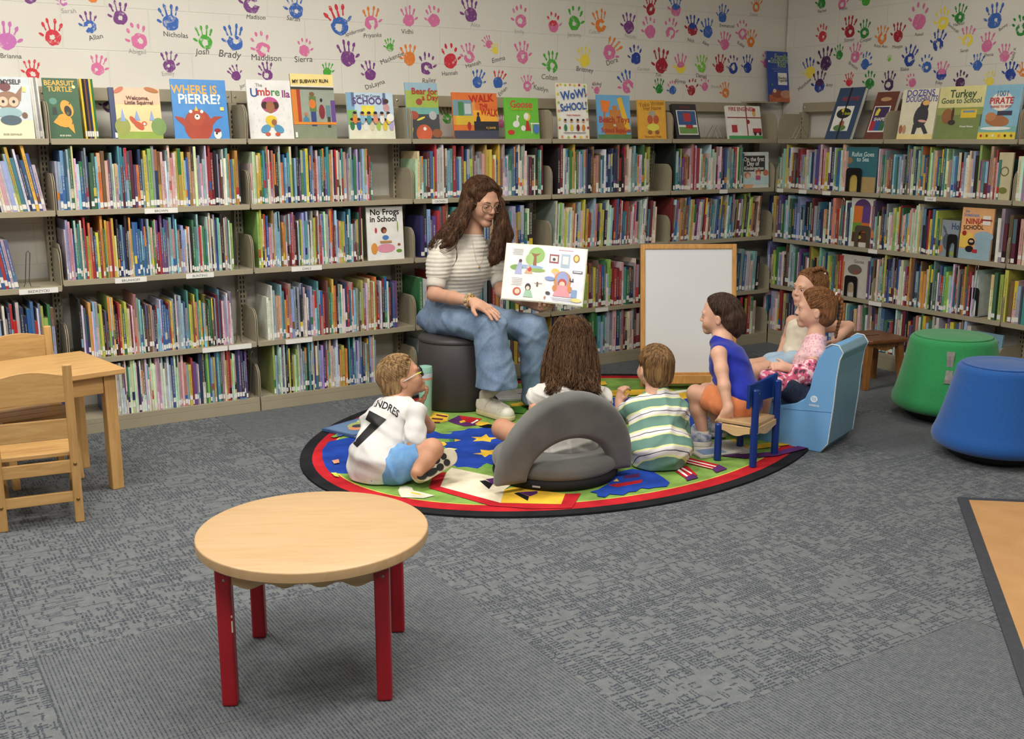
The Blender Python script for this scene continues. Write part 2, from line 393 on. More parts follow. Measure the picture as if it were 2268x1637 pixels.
    L.new(math_('SUBTRACT', fine, math_('MULTIPLY', pat, .5)), bp.inputs['Height']); L.new(bp.outputs[0], b.inputs['Normal'])
    return m
m_carpet = make_carpet()
def struct(name, mb, m, parent=None, **k):
    o = mb.build(name, m, parent, **k)
    if parent is None: o['kind'] = 'structure'
    return o
WY = .275      # wall face behind the shelves
mb = MB(); mb.box((-9.2, -9.2, -.1), (.9, .9, 0)); floor = struct('floor', mb, m_carpet)
mb = MB(); mb.box((-9.2, WY, 0), (.9, WY+.2, CEIL)); wall_back = struct('wall_back', mb, m_wall)
# right wall lies a touch off square: object rotated so its object x runs along the wall
mb = MB(); mb.box((-.275, .30, 0), (9.3, .50, CEIL)); wall_right = struct('wall_right', mb, m_wall); wall_right.matrix_world = MW2; WM[wall_right] = MW2
m_plain = mat('painted_plaster', (150, 146, 138), .7, .03, 3)
mb = MB(); mb.box((-9.3, -9.2, 0), (-9.2, .4, CEIL)); struct('wall_left', mb, m_plain)
mb = MB(); mb.box((-9.3, -9.3, 0), (.9, -9.2, CEIL)); struct('wall_front', mb, m_plain)
mb = MB(); mb.box((-9.3, -9.3, CEIL), (.9, .9, CEIL+.1)); struct('ceiling', mb, mat('ceiling_tile', (205, 203, 196), .9, .05, 60))
m_lampglow = mat('lamp_diffuser', (255, 250, 238), .5, 0, emit=2.5)
m_lampframe = mat('lamp_frame', (235, 235, 232), .4, .02)
for i, (x, y, p) in enumerate(LAMPS):
    t = thing('ceiling_light', 'recessed fluorescent panel light in the library ceiling', 'ceiling light', (x, y, CEIL), 0, 'ceiling panel lights')
    mb = MB()
    for a, b_ in (((-.62, -.32), (.62, -.29)), ((-.62, .29), (.62, .32)), ((-.62, -.29), (-.59, .29)), ((.59, -.29), (.62, .29))):
        mb.box((a[0], a[1], -.02), (b_[0], b_[1], -.001))
    mb.build('frame', m_lampframe, t)
    mb = MB(); mb.box((-.59, -.29, -.012), (.59, .29, -.002)); mb.build('diffuser', m_lampglow, t)

# ---------------------------------------------------------------- painted hand prints and pencilled names on the block wall
HC = dict(r=(205, 45, 60), d=(165, 25, 45), p=(214, 112, 158), m=(196, 110, 176), b=(52, 98, 178), n=(32, 62, 150), u=(120, 58, 128), v=(72, 34, 84), g=(72, 165, 48), G=(36, 130, 50), o=(226, 126, 50), y=(238, 214, 70), l=(120, 190, 60))
def paint_mat():
    m, nt, b = nodes('hand_paint'); L = nt.links
    a = nd(nt, 'ShaderNodeAttribute', attribute_name='Col'); tc = nd(nt, 'ShaderNodeTexCoord')
    n = nd(nt, 'ShaderNodeTexNoise'); n.inputs['Scale'].default_value = 45; n.inputs['Detail'].default_value = 5; n.inputs['Roughness'].default_value = .7
    L.new(tc.outputs['Object'], n.inputs[0])
    r = nd(nt, 'ShaderNodeMapRange'); r.inputs[1].default_value = .56; r.inputs[2].default_value = .66; r.inputs[4].default_value = .6
    L.new(n.outputs[0], r.inputs[0]); mx = nd(nt, 'ShaderNodeMix', data_type='RGBA'); mx.inputs[7].default_value = (*lin((220, 214, 206)), 1)
    L.new(r.outputs[0], mx.inputs[0]); L.new(a.outputs[0], mx.inputs[6]); L.new(mx.outputs[2], b.inputs['Base Color']); b.inputs['Roughness'].default_value = .6
    return m
m_paint = paint_mat(); m_pencil = mat('pencil_mark', (88, 86, 84), .8, .3, 60); m_pencil2 = mat('faint_pencil_mark', (168, 164, 156), .8, .1, 60)
HP1 = """15 92 70 m -4 R|118 82 62 r 0 L|199 58 50 bu 4 L|266 38 56 u 6 L|308 90 62 p 12 L|378 50 64 b 6 L|455 92 56 g 4 L|520 93 62 b 4 L|582 108 58 p 14 L|674 112 46 p 0 R
72 163 50 r -2 L|216 152 50 p -10 R|375 145 50 u 0 R|557 10 64 u 0 L|655 22 60 b 4 L|752 56 74 br 22 R|822 50 58 po 2 R|905 45 50 p 4 R|961 45 52 p 6 L|1043 33 60 u 6 L
770 130 64 u 6 R|820 165 48 u 10 L|864 105 34 g 4 L|907 130 54 o 8 L|945 150 52 u 0 R|998 135 60 r 8 R|1039 125 48 p 6 L|1083 98 32 p 30 L|1097 112 28 y 10 L|523 168 38 u 30 R
592 165 44 u 10 L|725 160 36 g 0 R|1057 182 46 b -10 R|1103 183 46 br -14 R|1153 45 54 p 8 L|1226 58 50 pr 4 R|1272 50 58 g -6 R|1330 55 54 o 8 L|1393 60 52 u 0 L|1157 125 54 p 4 R
1222 145 54 g 6 L|1295 135 50 y 4 L|1350 115 60 po -34 R|1408 130 50 n 0 L|1465 145 62 d 4 L|1508 150 50 yp 6 L|1554 148 44 l 0 L|1594 150 46 d -4 L|1624 150 46 nu 8 L|1656 150 44 n 0 L
1168 190 40 p 10 R|1322 200 30 p 30 R|1390 190 56 pb 22 L|1460 197 38 G 0 L|1490 200 36 bp 14 L|1531 200 42 d -20 L|1561 192 34 p 0 L|1607 205 38 o 14 L|1441 20 46 d -2 L|1497 22 52 pb 4 L
1440 70 54 p 10 L|1485 72 50 p 0 R|1534 65 52 dn 0 L|1568 70 50 b 10 L|1600 38 44 b -10 L|1605 98 46 p -6 L|1645 74 46 p 10 L|1663 92 42 o -10 L|1675 15 40 o -16 L|1698 140 40 p 0 L
66 -4 46 u 0 R|140 4 30 m 40 L|205 -6 44 o 0 L|240 235 44 v 0 L|990 262 40 g 12 R|1110 274 34 p 0 L"""
HP2 = """1820 8 42 G 0 L|1865 8 42 p 4 R|1918 0 46 g 0 L|1822 80 44 r 6 L|1882 68 52 d -4 L|1915 72 44 G 0 L|1954 84 46 o -2 L|1989 80 48 d -6 L|2036 48 66 p -4 L|2088 50 52 y 6 L
2126 38 46 G -4 L|2203 45 62 b 4 L|1829 140 58 v 6 L|1859 122 36 G 6 L|1894 125 46 p 4 R|1916 142 42 b -16 R|1794 160 50 yn 14 L|1815 190 54 nv 2 L|1881 182 34 r 0 L|1926 185 46 G -2 L
1970 132 16 l 0 L|1969 186 48 v -6 L|2015 132 52 n -12 L|2052 148 46 b 0 L|2078 98 50 n -10 L|2085 165 48 np -10 L|2021 183 36 p 30 L|2127 184 44 v -12 L|2143 88 50 yp -4 L|2186 102 48 p 4 R
2225 125 44 p 10 R|2165 145 42 b -6 L|2192 180 36 y -2 L|2238 165 48 n -6 L|2262 64 50 G 30 R|2266 160 34 o 0 L"""
NM = "1:Brianna 24 124 12 0|2:Allan 212 82 13 14|5:Abigail 304 114 12 0 f|5:Nicholas 389 77 13 -2|6:Josh 449 114 15 4|7:Brady 509 120 18 -3|8:Maddison 590 128 15 0|9:Sierra 672 131 15 3|12:Emily 372 163 11 4 f|13:Madison 567 38 11 0|14:Sarah 650 41 12 -4|15:Spiderman 786 70 10 18|16:Priyanka 825 78 11 6|17:Vidhi 902 70 12 2|19:Alex 1053 55 11 0 f|21:DaLayna 830 187 12 18|22:Mackenzie 868 128 12 22|24:Railey 950 178 12 6|25:Hannah 996 162 11 6|26:Hannah 1048 142 11 16|28:Emma 1104 131 12 14|29:Jorra 541 188 9 26|34:Emily 1150 70 10 0 f|36:Jeremy 1272 77 11 0 f|37:Colton 1317 71 9 0 f|38:Nicole 1396 80 10 -4 f|40:Colten 1217 171 13 -2|41:Brittney 1295 154 12 -4|42:Dora 1355 136 13 18|43:Gordon 1425 153 9 0 f|46:Daniel 1553 168 10 -4|44:Tim 1458 166 9 0|33:Ethan 1113 202 10 40|50:Kaitlyn 1198 196 12 -10|51:Rachel 1322 186 8 4|54:Alynna 1506 180 10 -4|56:Emma 1584 192 8 0 f|62:Nick 1530 89 9 -6|63:Alex 1563 96 9 -16|64:Emmanuel 1610 57 9 0|66:Kelsy 1641 98 9 -20|68:Daniel 1669 32 8 0 f|0:Sarah 152 24 12 4 f"
NM2 = "0:Rachel 1821 24 8 0|1:Pranki 1868 19 8 2|4:Steven 1881 88 9 0|5:Cooper 1918 88 9 6|6:Rose Ann 1951 102 8 -8|7:Maegan 1988 103 8 0|8:Ransil 2036 76 8 -2|16:Matthew 1782 187 10 32|17:Amy 1837 188 9 0|14:Brezim 1890 145 9 -30|22:Blake 2004 153 9 0|25:Riley 2080 183 8 -6|28:Sarah 2136 112 8 0|29:Shania 2190 121 8 0|30:Abby K 2245 120 8 80|9:Savannah 2112 62 8 -35|10:Hannah 2124 53 8 4|11:Benny 2222 60 8 30"
rnd = random.Random(5)
def blob(cx, cy, rx, ry, rot, n=14, jit=.1):
    ca, sa = math.cos(rot), math.sin(rot); out = []
    for i in range(n):
        a = 2*math.pi*i/n; k = 1+rnd.uniform(-jit, jit); x = rx*k*math.cos(a); y = ry*k*math.sin(a)
        out.append((cx+x*ca-y*sa, cy+x*sa+y*ca))
    return out
def flat(mb, poly, T, z, c):
    mb.add([T @ Vector((x, y, z)) for x, y in poly], [tuple(range(len(poly)))], c)
def handprints(data, names, M, y, wall):
    rows = [r for l in data.split('\n') for r in l.split('|')]; prints = []
    for r in rows:
        px, py, h, cs, tilt, side = r.split(); px, py, h = float(px), float(py), float(h)
        c = on_plane(px, py, M, y); e = on_plane(px, py-h, M, y); s = (e-c).length*1.1
        T = Matrix.Translation(c) @ Matrix.Rotation(math.pi/2, 4, 'X') @ Matrix.Rotation(math.radians(float(tilt)), 4, 'Z')
        c0 = lin(HC[cs[0]]); c1 = lin(HC[cs[-1]]); mb = MB(); sg = -1 if side == 'L' else 1
        pr = .262*s; ring = rnd.random() < .45; jc = lambda c: tuple(min(1, q*rnd.uniform(.85, 1.15)) for q in c)
        if ring:   # palm pressed with a bare centre
            n = 18; vs = []; a0 = rnd.uniform(0, 6.28); gap = rnd.choice([0, 0, 2])
            hx, hy, hr = rnd.uniform(-.05, .05)*s, rnd.uniform(-.05, .02)*s, rnd.uniform(.25, .5)
            ko = [1+rnd.uniform(-.09, .09) for _ in range(n)]; ki = [1+rnd.uniform(-.25, .25) for _ in range(n)]
            for i in range(n):
                a = a0+2*math.pi*i/n; o_ = (pr*ko[i]*math.cos(a), pr*ko[i]*.98*math.sin(a)-.02*s); q = (hx+pr*hr*ki[i]*math.cos(a), hy+pr*hr*ki[i]*math.sin(a))
                vs += [T @ Vector((*o_, .0006)), T @ Vector((*q, .0006))]
            mb.add(vs, [(2*i, 2*((i+1) % n), 2*((i+1) % n)+1, 2*i+1) for i in range(n-gap)], c0)
        else:
            flat(mb, blob(0, 0, pr, pr*.95, 0, 18, .09), T, .0006, c0)
            if len(cs) > 1 and rnd.random() < .6: flat(mb, blob(0, pr*.45, pr*.8, pr*.45, 0, 14, .12), T, .001, c1)
        miss = rnd.random() < .25
        for k, (fx, ln, an) in enumerate(((-.20, .30, 22), (-.075, .38, 8), (.06, .38, -6), (.185, .28, -22))):
            if sg > 0: fx, an = -fx, -an
            a = math.radians(an+rnd.uniform(-5, 5)); L_ = ln*s*rnd.uniform(.85, 1.1); bx, by = fx*s, .18*s
            dx, dy = -math.sin(a), math.cos(a)
            if miss and k in (0, 3): L_ *= .8
            st = .3 if miss else .1
            # finger tip blob and shaft
            flat(mb, blob(bx+dx*L_*.85, by+dy*L_*.85, .05*s, .09*s, a, 10, .15), T, .0008, c1)
            if not miss or rnd.random() < .4:
                x0, y0, x1, y1 = bx+dx*L_*st, by+dy*L_*st, bx+dx*L_*.75, by+dy*L_*.75; w = .033*s*rnd.uniform(.7, 1.2)
                flat(mb, [(x0-dy*w, y0+dx*w), (x0+dy*w*.9, y0-dx*w*.9), (x1+dy*w*.6, y1-dx*w*.6), (x1-dy*w*.6, y1+dx*w*.6)], T, .0007, c1)
        a = math.radians(-58*sg); bx, by = .22*s*sg, -.02*s; dx, dy = -math.sin(a), math.cos(a)
        flat(mb, blob(bx+dx*.17*s, by+dy*.17*s, .045*s, .1*s, a, 10, .15), T, .0008, c0)
        o = mb.build('handprint', m_paint, wall); prints.append(o)
    for e in names.split('|'):
        i, r = e.split(':'); parts = r.split(); f = parts[-1] == 'f'
        if f: parts = parts[:-1]
        nm = ' '.join(parts[:-4]); px, py, hz, an = map(float, parts[-4:])
        c = on_plane(px, py, M, y); s = (on_plane(px, py-hz, M, y)-c).length*1.25
        T = Matrix.Translation(c) @ Matrix.Rotation(math.pi/2, 4, 'X') @ Matrix.Translation((0, 0, .0009))
        mb = MB(); put_text(mb, nm, T, s, rot=math.radians(an), shear=rnd.uniform(-.1, .2)); mb.build('written_name', m_pencil2 if f else m_pencil, prints[int(i)])
handprints(HP1, NM, MW1, WY-.0002, wall_back)
handprints(HP2, NM2, MW2, .2998, wall_right)

# ---------------------------------------------------------------- steel library shelving
m_steel = mat('putty_steel', (162, 152, 129), .42, .03, 6, bump=.03, bscale=500, spec=.4)
m_slot = mat('slot_shadow_steel', (38, 36, 32), .8, .05)
m_lab = mat('label_card', (232, 230, 224), .5, .02); m_ink = mat('black_ink', (22, 22, 24), .6, .05)
BW = .93
L0, L1, L2, L3, L4 = 1.418, 1.090, .760, .374, .075
DEP = .262
def bracket(mb, x, z, t=.004, h=.17):
    # end plate with rounded front top corner, in the y-z plane
    P = [(.003, -.02), (.003, h*.62)]
    for i in range(7):
        a = math.pi*(1-i/12); P.append((.003+.055+.055*math.cos(a), h*.62+(h*.38)*math.sin(a)))
    P += [(DEP-.03, h), (DEP-.03, -.02)]
    M = Matrix(((0, 0, 1, x), (1, 0, 0, 0), (0, 1, 0, z), (0, 0, 0, 1)))
    mb.prism(P, M, t)
def bay(M, w, levels, label, labels=(), left_post=True):
    t = thing('library_shelving_unit', label, 'shelving unit', M=M, group='beige steel library shelving units')
    for li, z in enumerate(levels):
        mb = MB(); base = li == len(levels)-1
        mb.box((.004, .002, z-.004), (w-.004, DEP, z)); mb.box((.004, 0, z-.026), (w-.004, .003, z+.001)); mb.box((.004, .003, z-.026), (w-.004, .02, z-.023))
        mb.box((.004, DEP-.003, z), (w-.004, DEP, z+.012))
        if base: mb.box((.004, 0, 0), (w-.004, .003, z-.0265)); mb.box((.002, .0, 0), (.006, DEP, z)); mb.box((w-.006, 0, 0), (w-.002, DEP, z))
        sh = mb.build('shelf' if not base else 'base_shelf', m_steel, t, bevel=.0012)
        mb = MB(); bracket(mb, .001, z+.001); mb.build('end_bracket', m_steel, sh, bevel=.001)
        mb = MB(); bracket(mb, w-.005, z+.001); mb.build('end_bracket', m_steel, sh, bevel=.001)
        for (lv, px, s, lw) in labels:
            if lv == li:
                c = on_plane(px, 0, M, -.001); x = c.x if M is not MW2 else c.x
                mb = MB(); mb.box((x-lw/2, -.0035, z-.028), (x+lw/2, -.001, z-.003)); lb = mb.build('shelf_label', m_lab, sh)
                if s:
                    mb = MB(); T = Matrix.Translation((x, -.0037, z-.0165)) @ Matrix.Rotation(math.pi/2, 4, 'X'); put_text(mb, s, T, .017); mb.build('label_text', m_ink, lb)
    ps = [-.022, w-.022] if left_post else [w-.022]
    for x in ([-.022] if left_post else [])+([w-.022] if not left_post else []):
        mb = MB(); mb.box((x, DEP-.052, 0), (x+.044, DEP-.002, 1.60))
        mb.m = 1
        for k in range(58):
            z = .1+k*.0254
            for sx in (.010, .026): mb.box((x+sx, DEP-.0528, z), (x+sx+.006, DEP-.0518, z+.015))
        mb.build('upright_post', [m_steel, m_slot], t)
    mb = MB(); mb.box((.0, DEP-.045, 1.60), (w, DEP-.002, 1.662)); r = mb.build('top_rail', m_steel, t, bevel=.002)
    for x in (.018, w-.018):
        mb = MB(); mb.X = Matrix.Translation((x, DEP-.044, 1.632)) @ Matrix.Rotation(math.pi/2, 4, 'X'); mb.lathe([(.007, 0), (.0065, .003), (.003, .005)], 12); mb.build('screw', mat('screw_metal', (190, 188, 180), .25, .02, metal=.8), r)
    return t
ORD = ['first', 'second', 'third', 'fourth', 'fifth', 'sixth', 'seventh', 'eighth', 'ninth', 'tenth', 'eleventh', 'twelfth']
LV = [L0, L1, L2, L3, L4]
BAY1 = {}
desc1 = ['beige steel shelving unit in the corner beside the blue storytime sign', 'beige steel shelving unit rising behind the whiteboard easel', 'beige steel shelving unit directly behind the seated woman', 'beige steel shelving unit holding the frog book, left of the woman', 'widest beige shelving unit in view, behind the boy\'s rug edge and bear book', 'beige steel shelving unit cut off at the left photo edge']
labs = {4: [(1, 325, 'BROWN', .16), (2, 243, 'BRUNHOFF', .15), (2, 405, 'BUNTING', .14), (3, 430, '', .13), (3, 490, '', .12)], 5: [(2, 25, 'BIEDRZYCKI', .17)], 3: [(2, 655, 'CARLE', .17), (3, 630, '', .15)], 2: [(1, 968, 'CRONIN', .10)], 1: [(3, 1345, '', .1)], 0: [(1, 1620, '', .07)]}
for i in range(6):
    lv = list(LV)
    if i == 5: lv[2] = .737
    if i == 0: lv[3] = .385
    M = Matrix.Translation((-(i+1)*BW, 0, 0))
    w = BW-.002
    BAY1[i] = bay(M, w, lv, desc1[i], [(a, on_plane(px, 0, MW1, 0).x*0+px, s, lw) for a, px, s, lw in labs.get(i, [])])
desc2 = ['beige steel shelving unit on the right wall nearest the corner', 'beige steel shelving unit on the right wall behind the green stool', 'beige steel shelving unit at the right photo edge']
for j in range(3):
    M = MW2 @ Matrix.Translation((j*.92+.001, 0, 0)); lv = [1.416, 1.088, .744, .419, .1] if j == 0 else [1.416, 1.088, .744, .419, .1]
    bay(M, .918, lv, desc2[j], {0: [(1, 1750, '', .06), (1, 1802, '', .07), (1, 1857, '', .07)], 1: [(1, 2097, 'DALE', .08), (2, 1973, '', .07), (3, 1987, '', .1)]}.get(j, []))
# corner top cap
mb = MB(); mb.box((-.10, .14, 1.662), (.13, .262, 1.672)); mb.box((-.0, .215, 1.0), (.05, .262, 1.66)); tag(mb.build('corner_cap', m_steel, None), 'flat beige steel cap over the shelving corner under the blue sign', 'shelf cap')
# ---------------------------------------------------------------- picture books, spine out
m_book = attr_mat('book_covers', .32, .5, 30, .10)
BC = dict(w=(226, 224, 216), c=(214, 204, 170), k=(34, 32, 36), n=(38, 48, 92), b=(48, 96, 160), l=(140, 182, 208), t=(62, 142, 150), g=(52, 118, 72), e=(160, 188, 78), y=(222, 194, 60), o=(214, 130, 56), r=(186, 44, 44), d=(112, 30, 44), p=(222, 160, 172), u=(98, 64, 126), v=(176, 160, 200), s=(150, 152, 154), h=(120, 82, 56), a=(214, 140, 112))
BN = dict(w='white', c='cream', k='black', n='navy', b='blue', l='pale blue', t='teal', g='green', e='lime green', y='yellow', o='orange', r='red', d='maroon', p='pink', u='purple', v='lavender', s='grey', h='brown', a='salmon')
rb = random.Random(11)
ROWS = []   # (frame, level z, px0, px1, colours, lean degrees, row phrase, bay number)
def R(M, z, p0, p1, s, where, lean=0, hb=(.20, .30), dep=.012): ROWS.append((M, z, p0, p1, s, where, lean, hb, dep))
R(MW1, L1, 124, 532, 'vlbbwgwwlbuskgglohpulwvwtdblgduonsywesnycpwwwcwyoylboawslwlwrrdksdhwwlobyon', 'second shelf under the bear book')
R(MW1, L2, 132, 508, 'vvpvbtttwtryorbyrogyorycknlnksycbbblbbbwecgrdruuusslatlaslcwkwkgtlrwgtwawkwsblwkscsgwe', 'third shelf under the bear book')
R(MW1, L3, 150, 498, 'kwunywlceykhkecykdrygycdwaavlbwkhhasnwlwbbbrylkwlvlbltyeryatytlykghksdtdwpvwpww', 'fourth shelf under the bear book')
R(MW1, L4, 195, 525, 'bwtwkwcwwwwnwcwwnwwwwwwwwwwpwwwwwwbwwsppalyruswncgeblybtgswyrrwwpnunnu', 'lowest shelf under the bear book')
R(MW1, L1, 556, 826, 'wwcyygtlwwvakkswoblneglkugtynbldrplgkutownrckwrawscslgvbpslewart', 'second shelf under the umbrella book')
R(MW1, L2, 566, 800, 'eynybbpvovllwhoowhdradkwgyltlwswcyohwrwtwvluprdlwyeytbgtlddhgdc', 'third shelf under the umbrella book')
R(MW1, L3, 578, 874, 'wwwlaaltoralsklkwwwubvpltrardhgtyokwlcwnrbwwlshwerwaowodswkgwdnbu', 'fourth shelf under the umbrella book')
R(MW1, L4, 586, 822, 'elslwuwkkykywewlwsgktncubhlvnrwywccwwcoyooktbbtlwtbnlsybpws', 'lowest shelf under the umbrella book')
R(MW1, L1, -60, 98, 'ogvwaygkwcpwlwetwnbybc', 'second shelf at the left photo edge', -9)
R(MW1, .737, -60, 20, 'lgawubrbpt', 'third shelf at the left photo edge', -8)
R(MW1, L3, -60, 92, 'rotlkwwnlrpnkbbrwseegl', 'fourth shelf at the left photo edge')
R(MW1, L4, -60, 100, 'wrkcwwyhbblwrwdcwkgwn', 'lowest shelf at the left photo edge')
R(MW1, L1, 920, 1203, 'ccswtsdbyrwvwhgltrbldybecwslspoyyowuyhcwwltbncwswwsdkwkgtd', 'second shelf behind the seated woman')
R(MW1, L2, 930, 1180, 'nklsurbrdwrtnhcnkwgelbaocwwetlonbgwk', 'third shelf behind the seated woman')
R(MW1, L3, 925, 1195, 'gwrgrcwdhnslpaewllkrowbcgyhsnplw', 'fourth shelf behind the seated woman')
R(MW1, L4, 925, 1190, 'swrwdcclwywgbslkhtrdawuyosnbw', 'lowest shelf behind the seated woman')
R(MW1, L1, 1236, 1440, 'kdwswwgeywgwltlukkhoahltwnnbnnnhkkdccwwsltyvwgewcy', 'second shelf above the whiteboard easel')
R(MW1, L2, 1225, 1455, 'swswecwywlwcownlcyryrllahkyebkwwwlkrbdnwbtrgrwwppelcwwwsktdwww', 'third shelf above the whiteboard easel', 2)
R(MW1, L3, 1232, 1428, 'sywtknwslyceeyduyhsrkgwekrrdrwtgnkswrks', 'fourth shelf left of the whiteboard easel')
R(MW1, L4, 1225, 1428, 'yhcunwwswslwskkegktltlcspnsadkwcwdrd', 'lowest shelf left of the whiteboard easel')
R(MW1, L1, 1492, 1648, 'ktbgurawcsrwrwcogcwwcwdwwnnbcstbrwgswg', 'second shelf right of the whiteboard top')
R(MW1, L2, 1486, 1688, 'ddwblohahbcypduwwskrwwhwtlbnlgbycwtlbskydugytkewyonhwck', 'third shelf behind the whiteboard', 4)
R(MW1, .385, 1500, 1694, 'wlstbtslgkwbtsvngtnsbcwlk', 'fourth shelf behind the whiteboard', 3)
R(MW1, L4, 1500, 1694, 'wrcdakwyggswcrkrrsnkrwc', 'lowest shelf behind the whiteboard')
R(MW2, 1.088, 1719, 1872, 'gcslycwhhkdrlecwlnsruwdpyunwebwwc', 'second right wall shelf by the corner')
R(MW2, .744, 1707, 1890, 'nwyhugglwlgkbltwbbnsdltbnwwkwnasrytrwnw', 'third right wall shelf by the corner')
R(MW2, .419, 1707, 1880, 'lwuceygwlwwkhdwslgwutnbwyanysltgtseythyro', 'fourth right wall shelf by the corner')
R(MW2, .1, 1705, 1925, 'wwnlcwyrsknudklwysgcwgwbblwgrhctbpw', 'lowest right wall shelf by the corner')
R(MW2, 1.088, 1943, 2214, 'wspgsarhltglwpkthswcnlyobynewscybgntcwaslwbdrlwwcplkeptddaprpt', 'second shelf behind the green stool')
R(MW2, .744, 1935, 2092, 'aulskchnnshwwpweccrgcwtywpcwcwwysknrdybyge', 'third shelf behind the green stool')
R(MW2, .419, 1936, 2186, 'uvnyhkwslcgyubndpkpwcwrdywhnlbhyoowegkssgwbdtewlwbrdsnhoobrwwww', 'fourth shelf behind the green stool')
R(MW2, .1, 1930, 2180, 'wgwpohtlbbgcrkwspcdkruhawdylgcwwnlkuytbasrwc', 'lowest shelf behind the green stool')
R(MW2, 1.088, 2250, 2420, 'wwswlknrgwytlbhcw', 'second shelf at the right photo edge')
R(MW2, .744, 2218, 2400, 'wsdhmpwlwrkysbtw'.replace('m', 'd'), 'third shelf at the right photo edge')
R(MW2, .419, 2215, 2420, 'wgeyhcltnwhwcsbrkwy', 'fourth shelf at the right photo edge')
def book_mb(mb, x, y, z, w, h, d, ck, lean, r):
    gy = sum(BC[ck])/3; base = lin(tuple(max(8, min(240, (q*.80+gy*.20)*r.uniform(.84, 1.12)*.9+16)) for q in BC[ck])); alt = lin(BC[r.choice('wckblyrgnotuh')])
    q = math.tan(math.radians(lean)); old = mb.X
    def bx(x0, x1, y0, y1, z0, z1, c):
        P = lambda xx, yy, zz: (xx+q*(zz-z), yy, zz)
        mb.add([P(x0, y0, z0), P(x1, y0, z0), P(x1, y1, z0), P(x0, y1, z0), P(x0, y0, z1), P(x1, y0, z1), P(x1, y1, z1), P(x0, y1, z1)],
               [(3, 2, 1, 0), (4, 5, 6, 7), (0, 1, 5, 4), (1, 2, 6, 5), (2, 3, 7, 6), (3, 0, 4, 7)], c)
    page = lin((224, 218, 200)); t = .0016
    hard = w > .008
    if hard:
        bx(x, x+t, y, y+d, z, z+h, base); bx(x+w-t, x+w, y, y+d, z, z+h, base); bx(x+t, x+w-t, y+.0005, y+.003, z, z+h, base)
        bx(x+t, x+w-t, y+.003, y+d-.004, z+.003, z+h-.003, page)
    else: bx(x, x+w, y, y+d, z, z+h, base)
    # spine decoration: colour bands, title lettering strip, white shelf-mark label
    k = r.random(); e = .0005
    if k < .35: z0 = z+h*r.uniform(.3, .7); bx(x+.0004, x+w-.0004, y-e*.5, y+.001, z0, z+h-.001, tuple(a*.5+b*.5 for a, b in zip(base, alt)) if r.random() < .6 else alt)
    elif k < .5: z0 = z+h*r.uniform(.1, .3); bx(x+.0004, x+w-.0004, y-e*.5, y+.001, z0, z0+h*.15, alt)
    lum = sum(base)/3; tcx = tuple(b_*.6+q_*.4 for b_, q_ in zip(base, lin((20, 20, 30)) if lum > .25 else lin((232, 226, 210))))
    if r.random() < .55:
        zz = z+h*r.uniform(.22, .35); ze = z+h*r.uniform(.7, .92); tw = w*r.uniform(.2, .36)
        while zz < ze:
            l = r.uniform(.005, .02); bx(x+w/2-tw/2, x+w/2+tw/2, y-e, y+.001, zz, min(zz+l, ze), tcx); zz += l+r.uniform(.0015, .004)
    if r.random() < .88:
        lz = z+r.choice([.006, .01, .014, .03]); bx(x+.0006, x+w-.0006, y-e*1.6, y+.001, lz, lz+r.uniform(.02, .028), lin((228, 226, 220)))
books = []
for (M, z, p0, p1, s, where, lean, hb, dep) in ROWS:
    a = on_plane(p0, 400, M, .012).x; b = on_plane(p1, 400, M, .012).x
    big = abs(lean) > 1; n = len(s); tot = b-a; ws = [rb.uniform(.7, 1.4)*(.75 if c in 'ws' else 1) for c in s]; k = (tot-.0006*n)/sum(ws); x = a; cnt = {}
    maxh = .315
    for i, c in enumerate(s):
        w = ws[i]*k; h = min(maxh, rb.choice([rb.uniform(.20, .24), rb.uniform(.225, .275), rb.uniform(.26, .30)])); d = min(.235, h*rb.uniform(.75, .95))
        ln = lean+(rb.uniform(-.3, .3) if not big else 0); cnt[c] = cnt.get(c, 0)+1
        w = min(w, .034); y = .008+rb.uniform(0, .012)
        if k > .02 and w > .024: w = .022
        wp = M @ Vector((x+w/2, y, z+h/2)); px, py, dd = project(wp)
        vis = 1.0 if -5 < px < 2270 else 0.0
        if 935 < px < 1215 and 400 < py < 1000: vis *= .3
        if px < 270 and py > 780: vis *= .3
        if 1425 < px < 1630 and py > 545: vis = 0
        books.append(dict(M=M, x=x, y=y, z=z, w=w, h=h, d=d, c=c, lean=ln, where=where, n=cnt[c], area=vis*w*h/dd**2, i=i, tall=h > .262, thin=w < .010))
        x += ws[i]*k+.0006
order = sorted(range(len(books)), key=lambda i: -books[i]['area'])[:285]; keep = set(order)
seen_lab = {}
rest = MB()
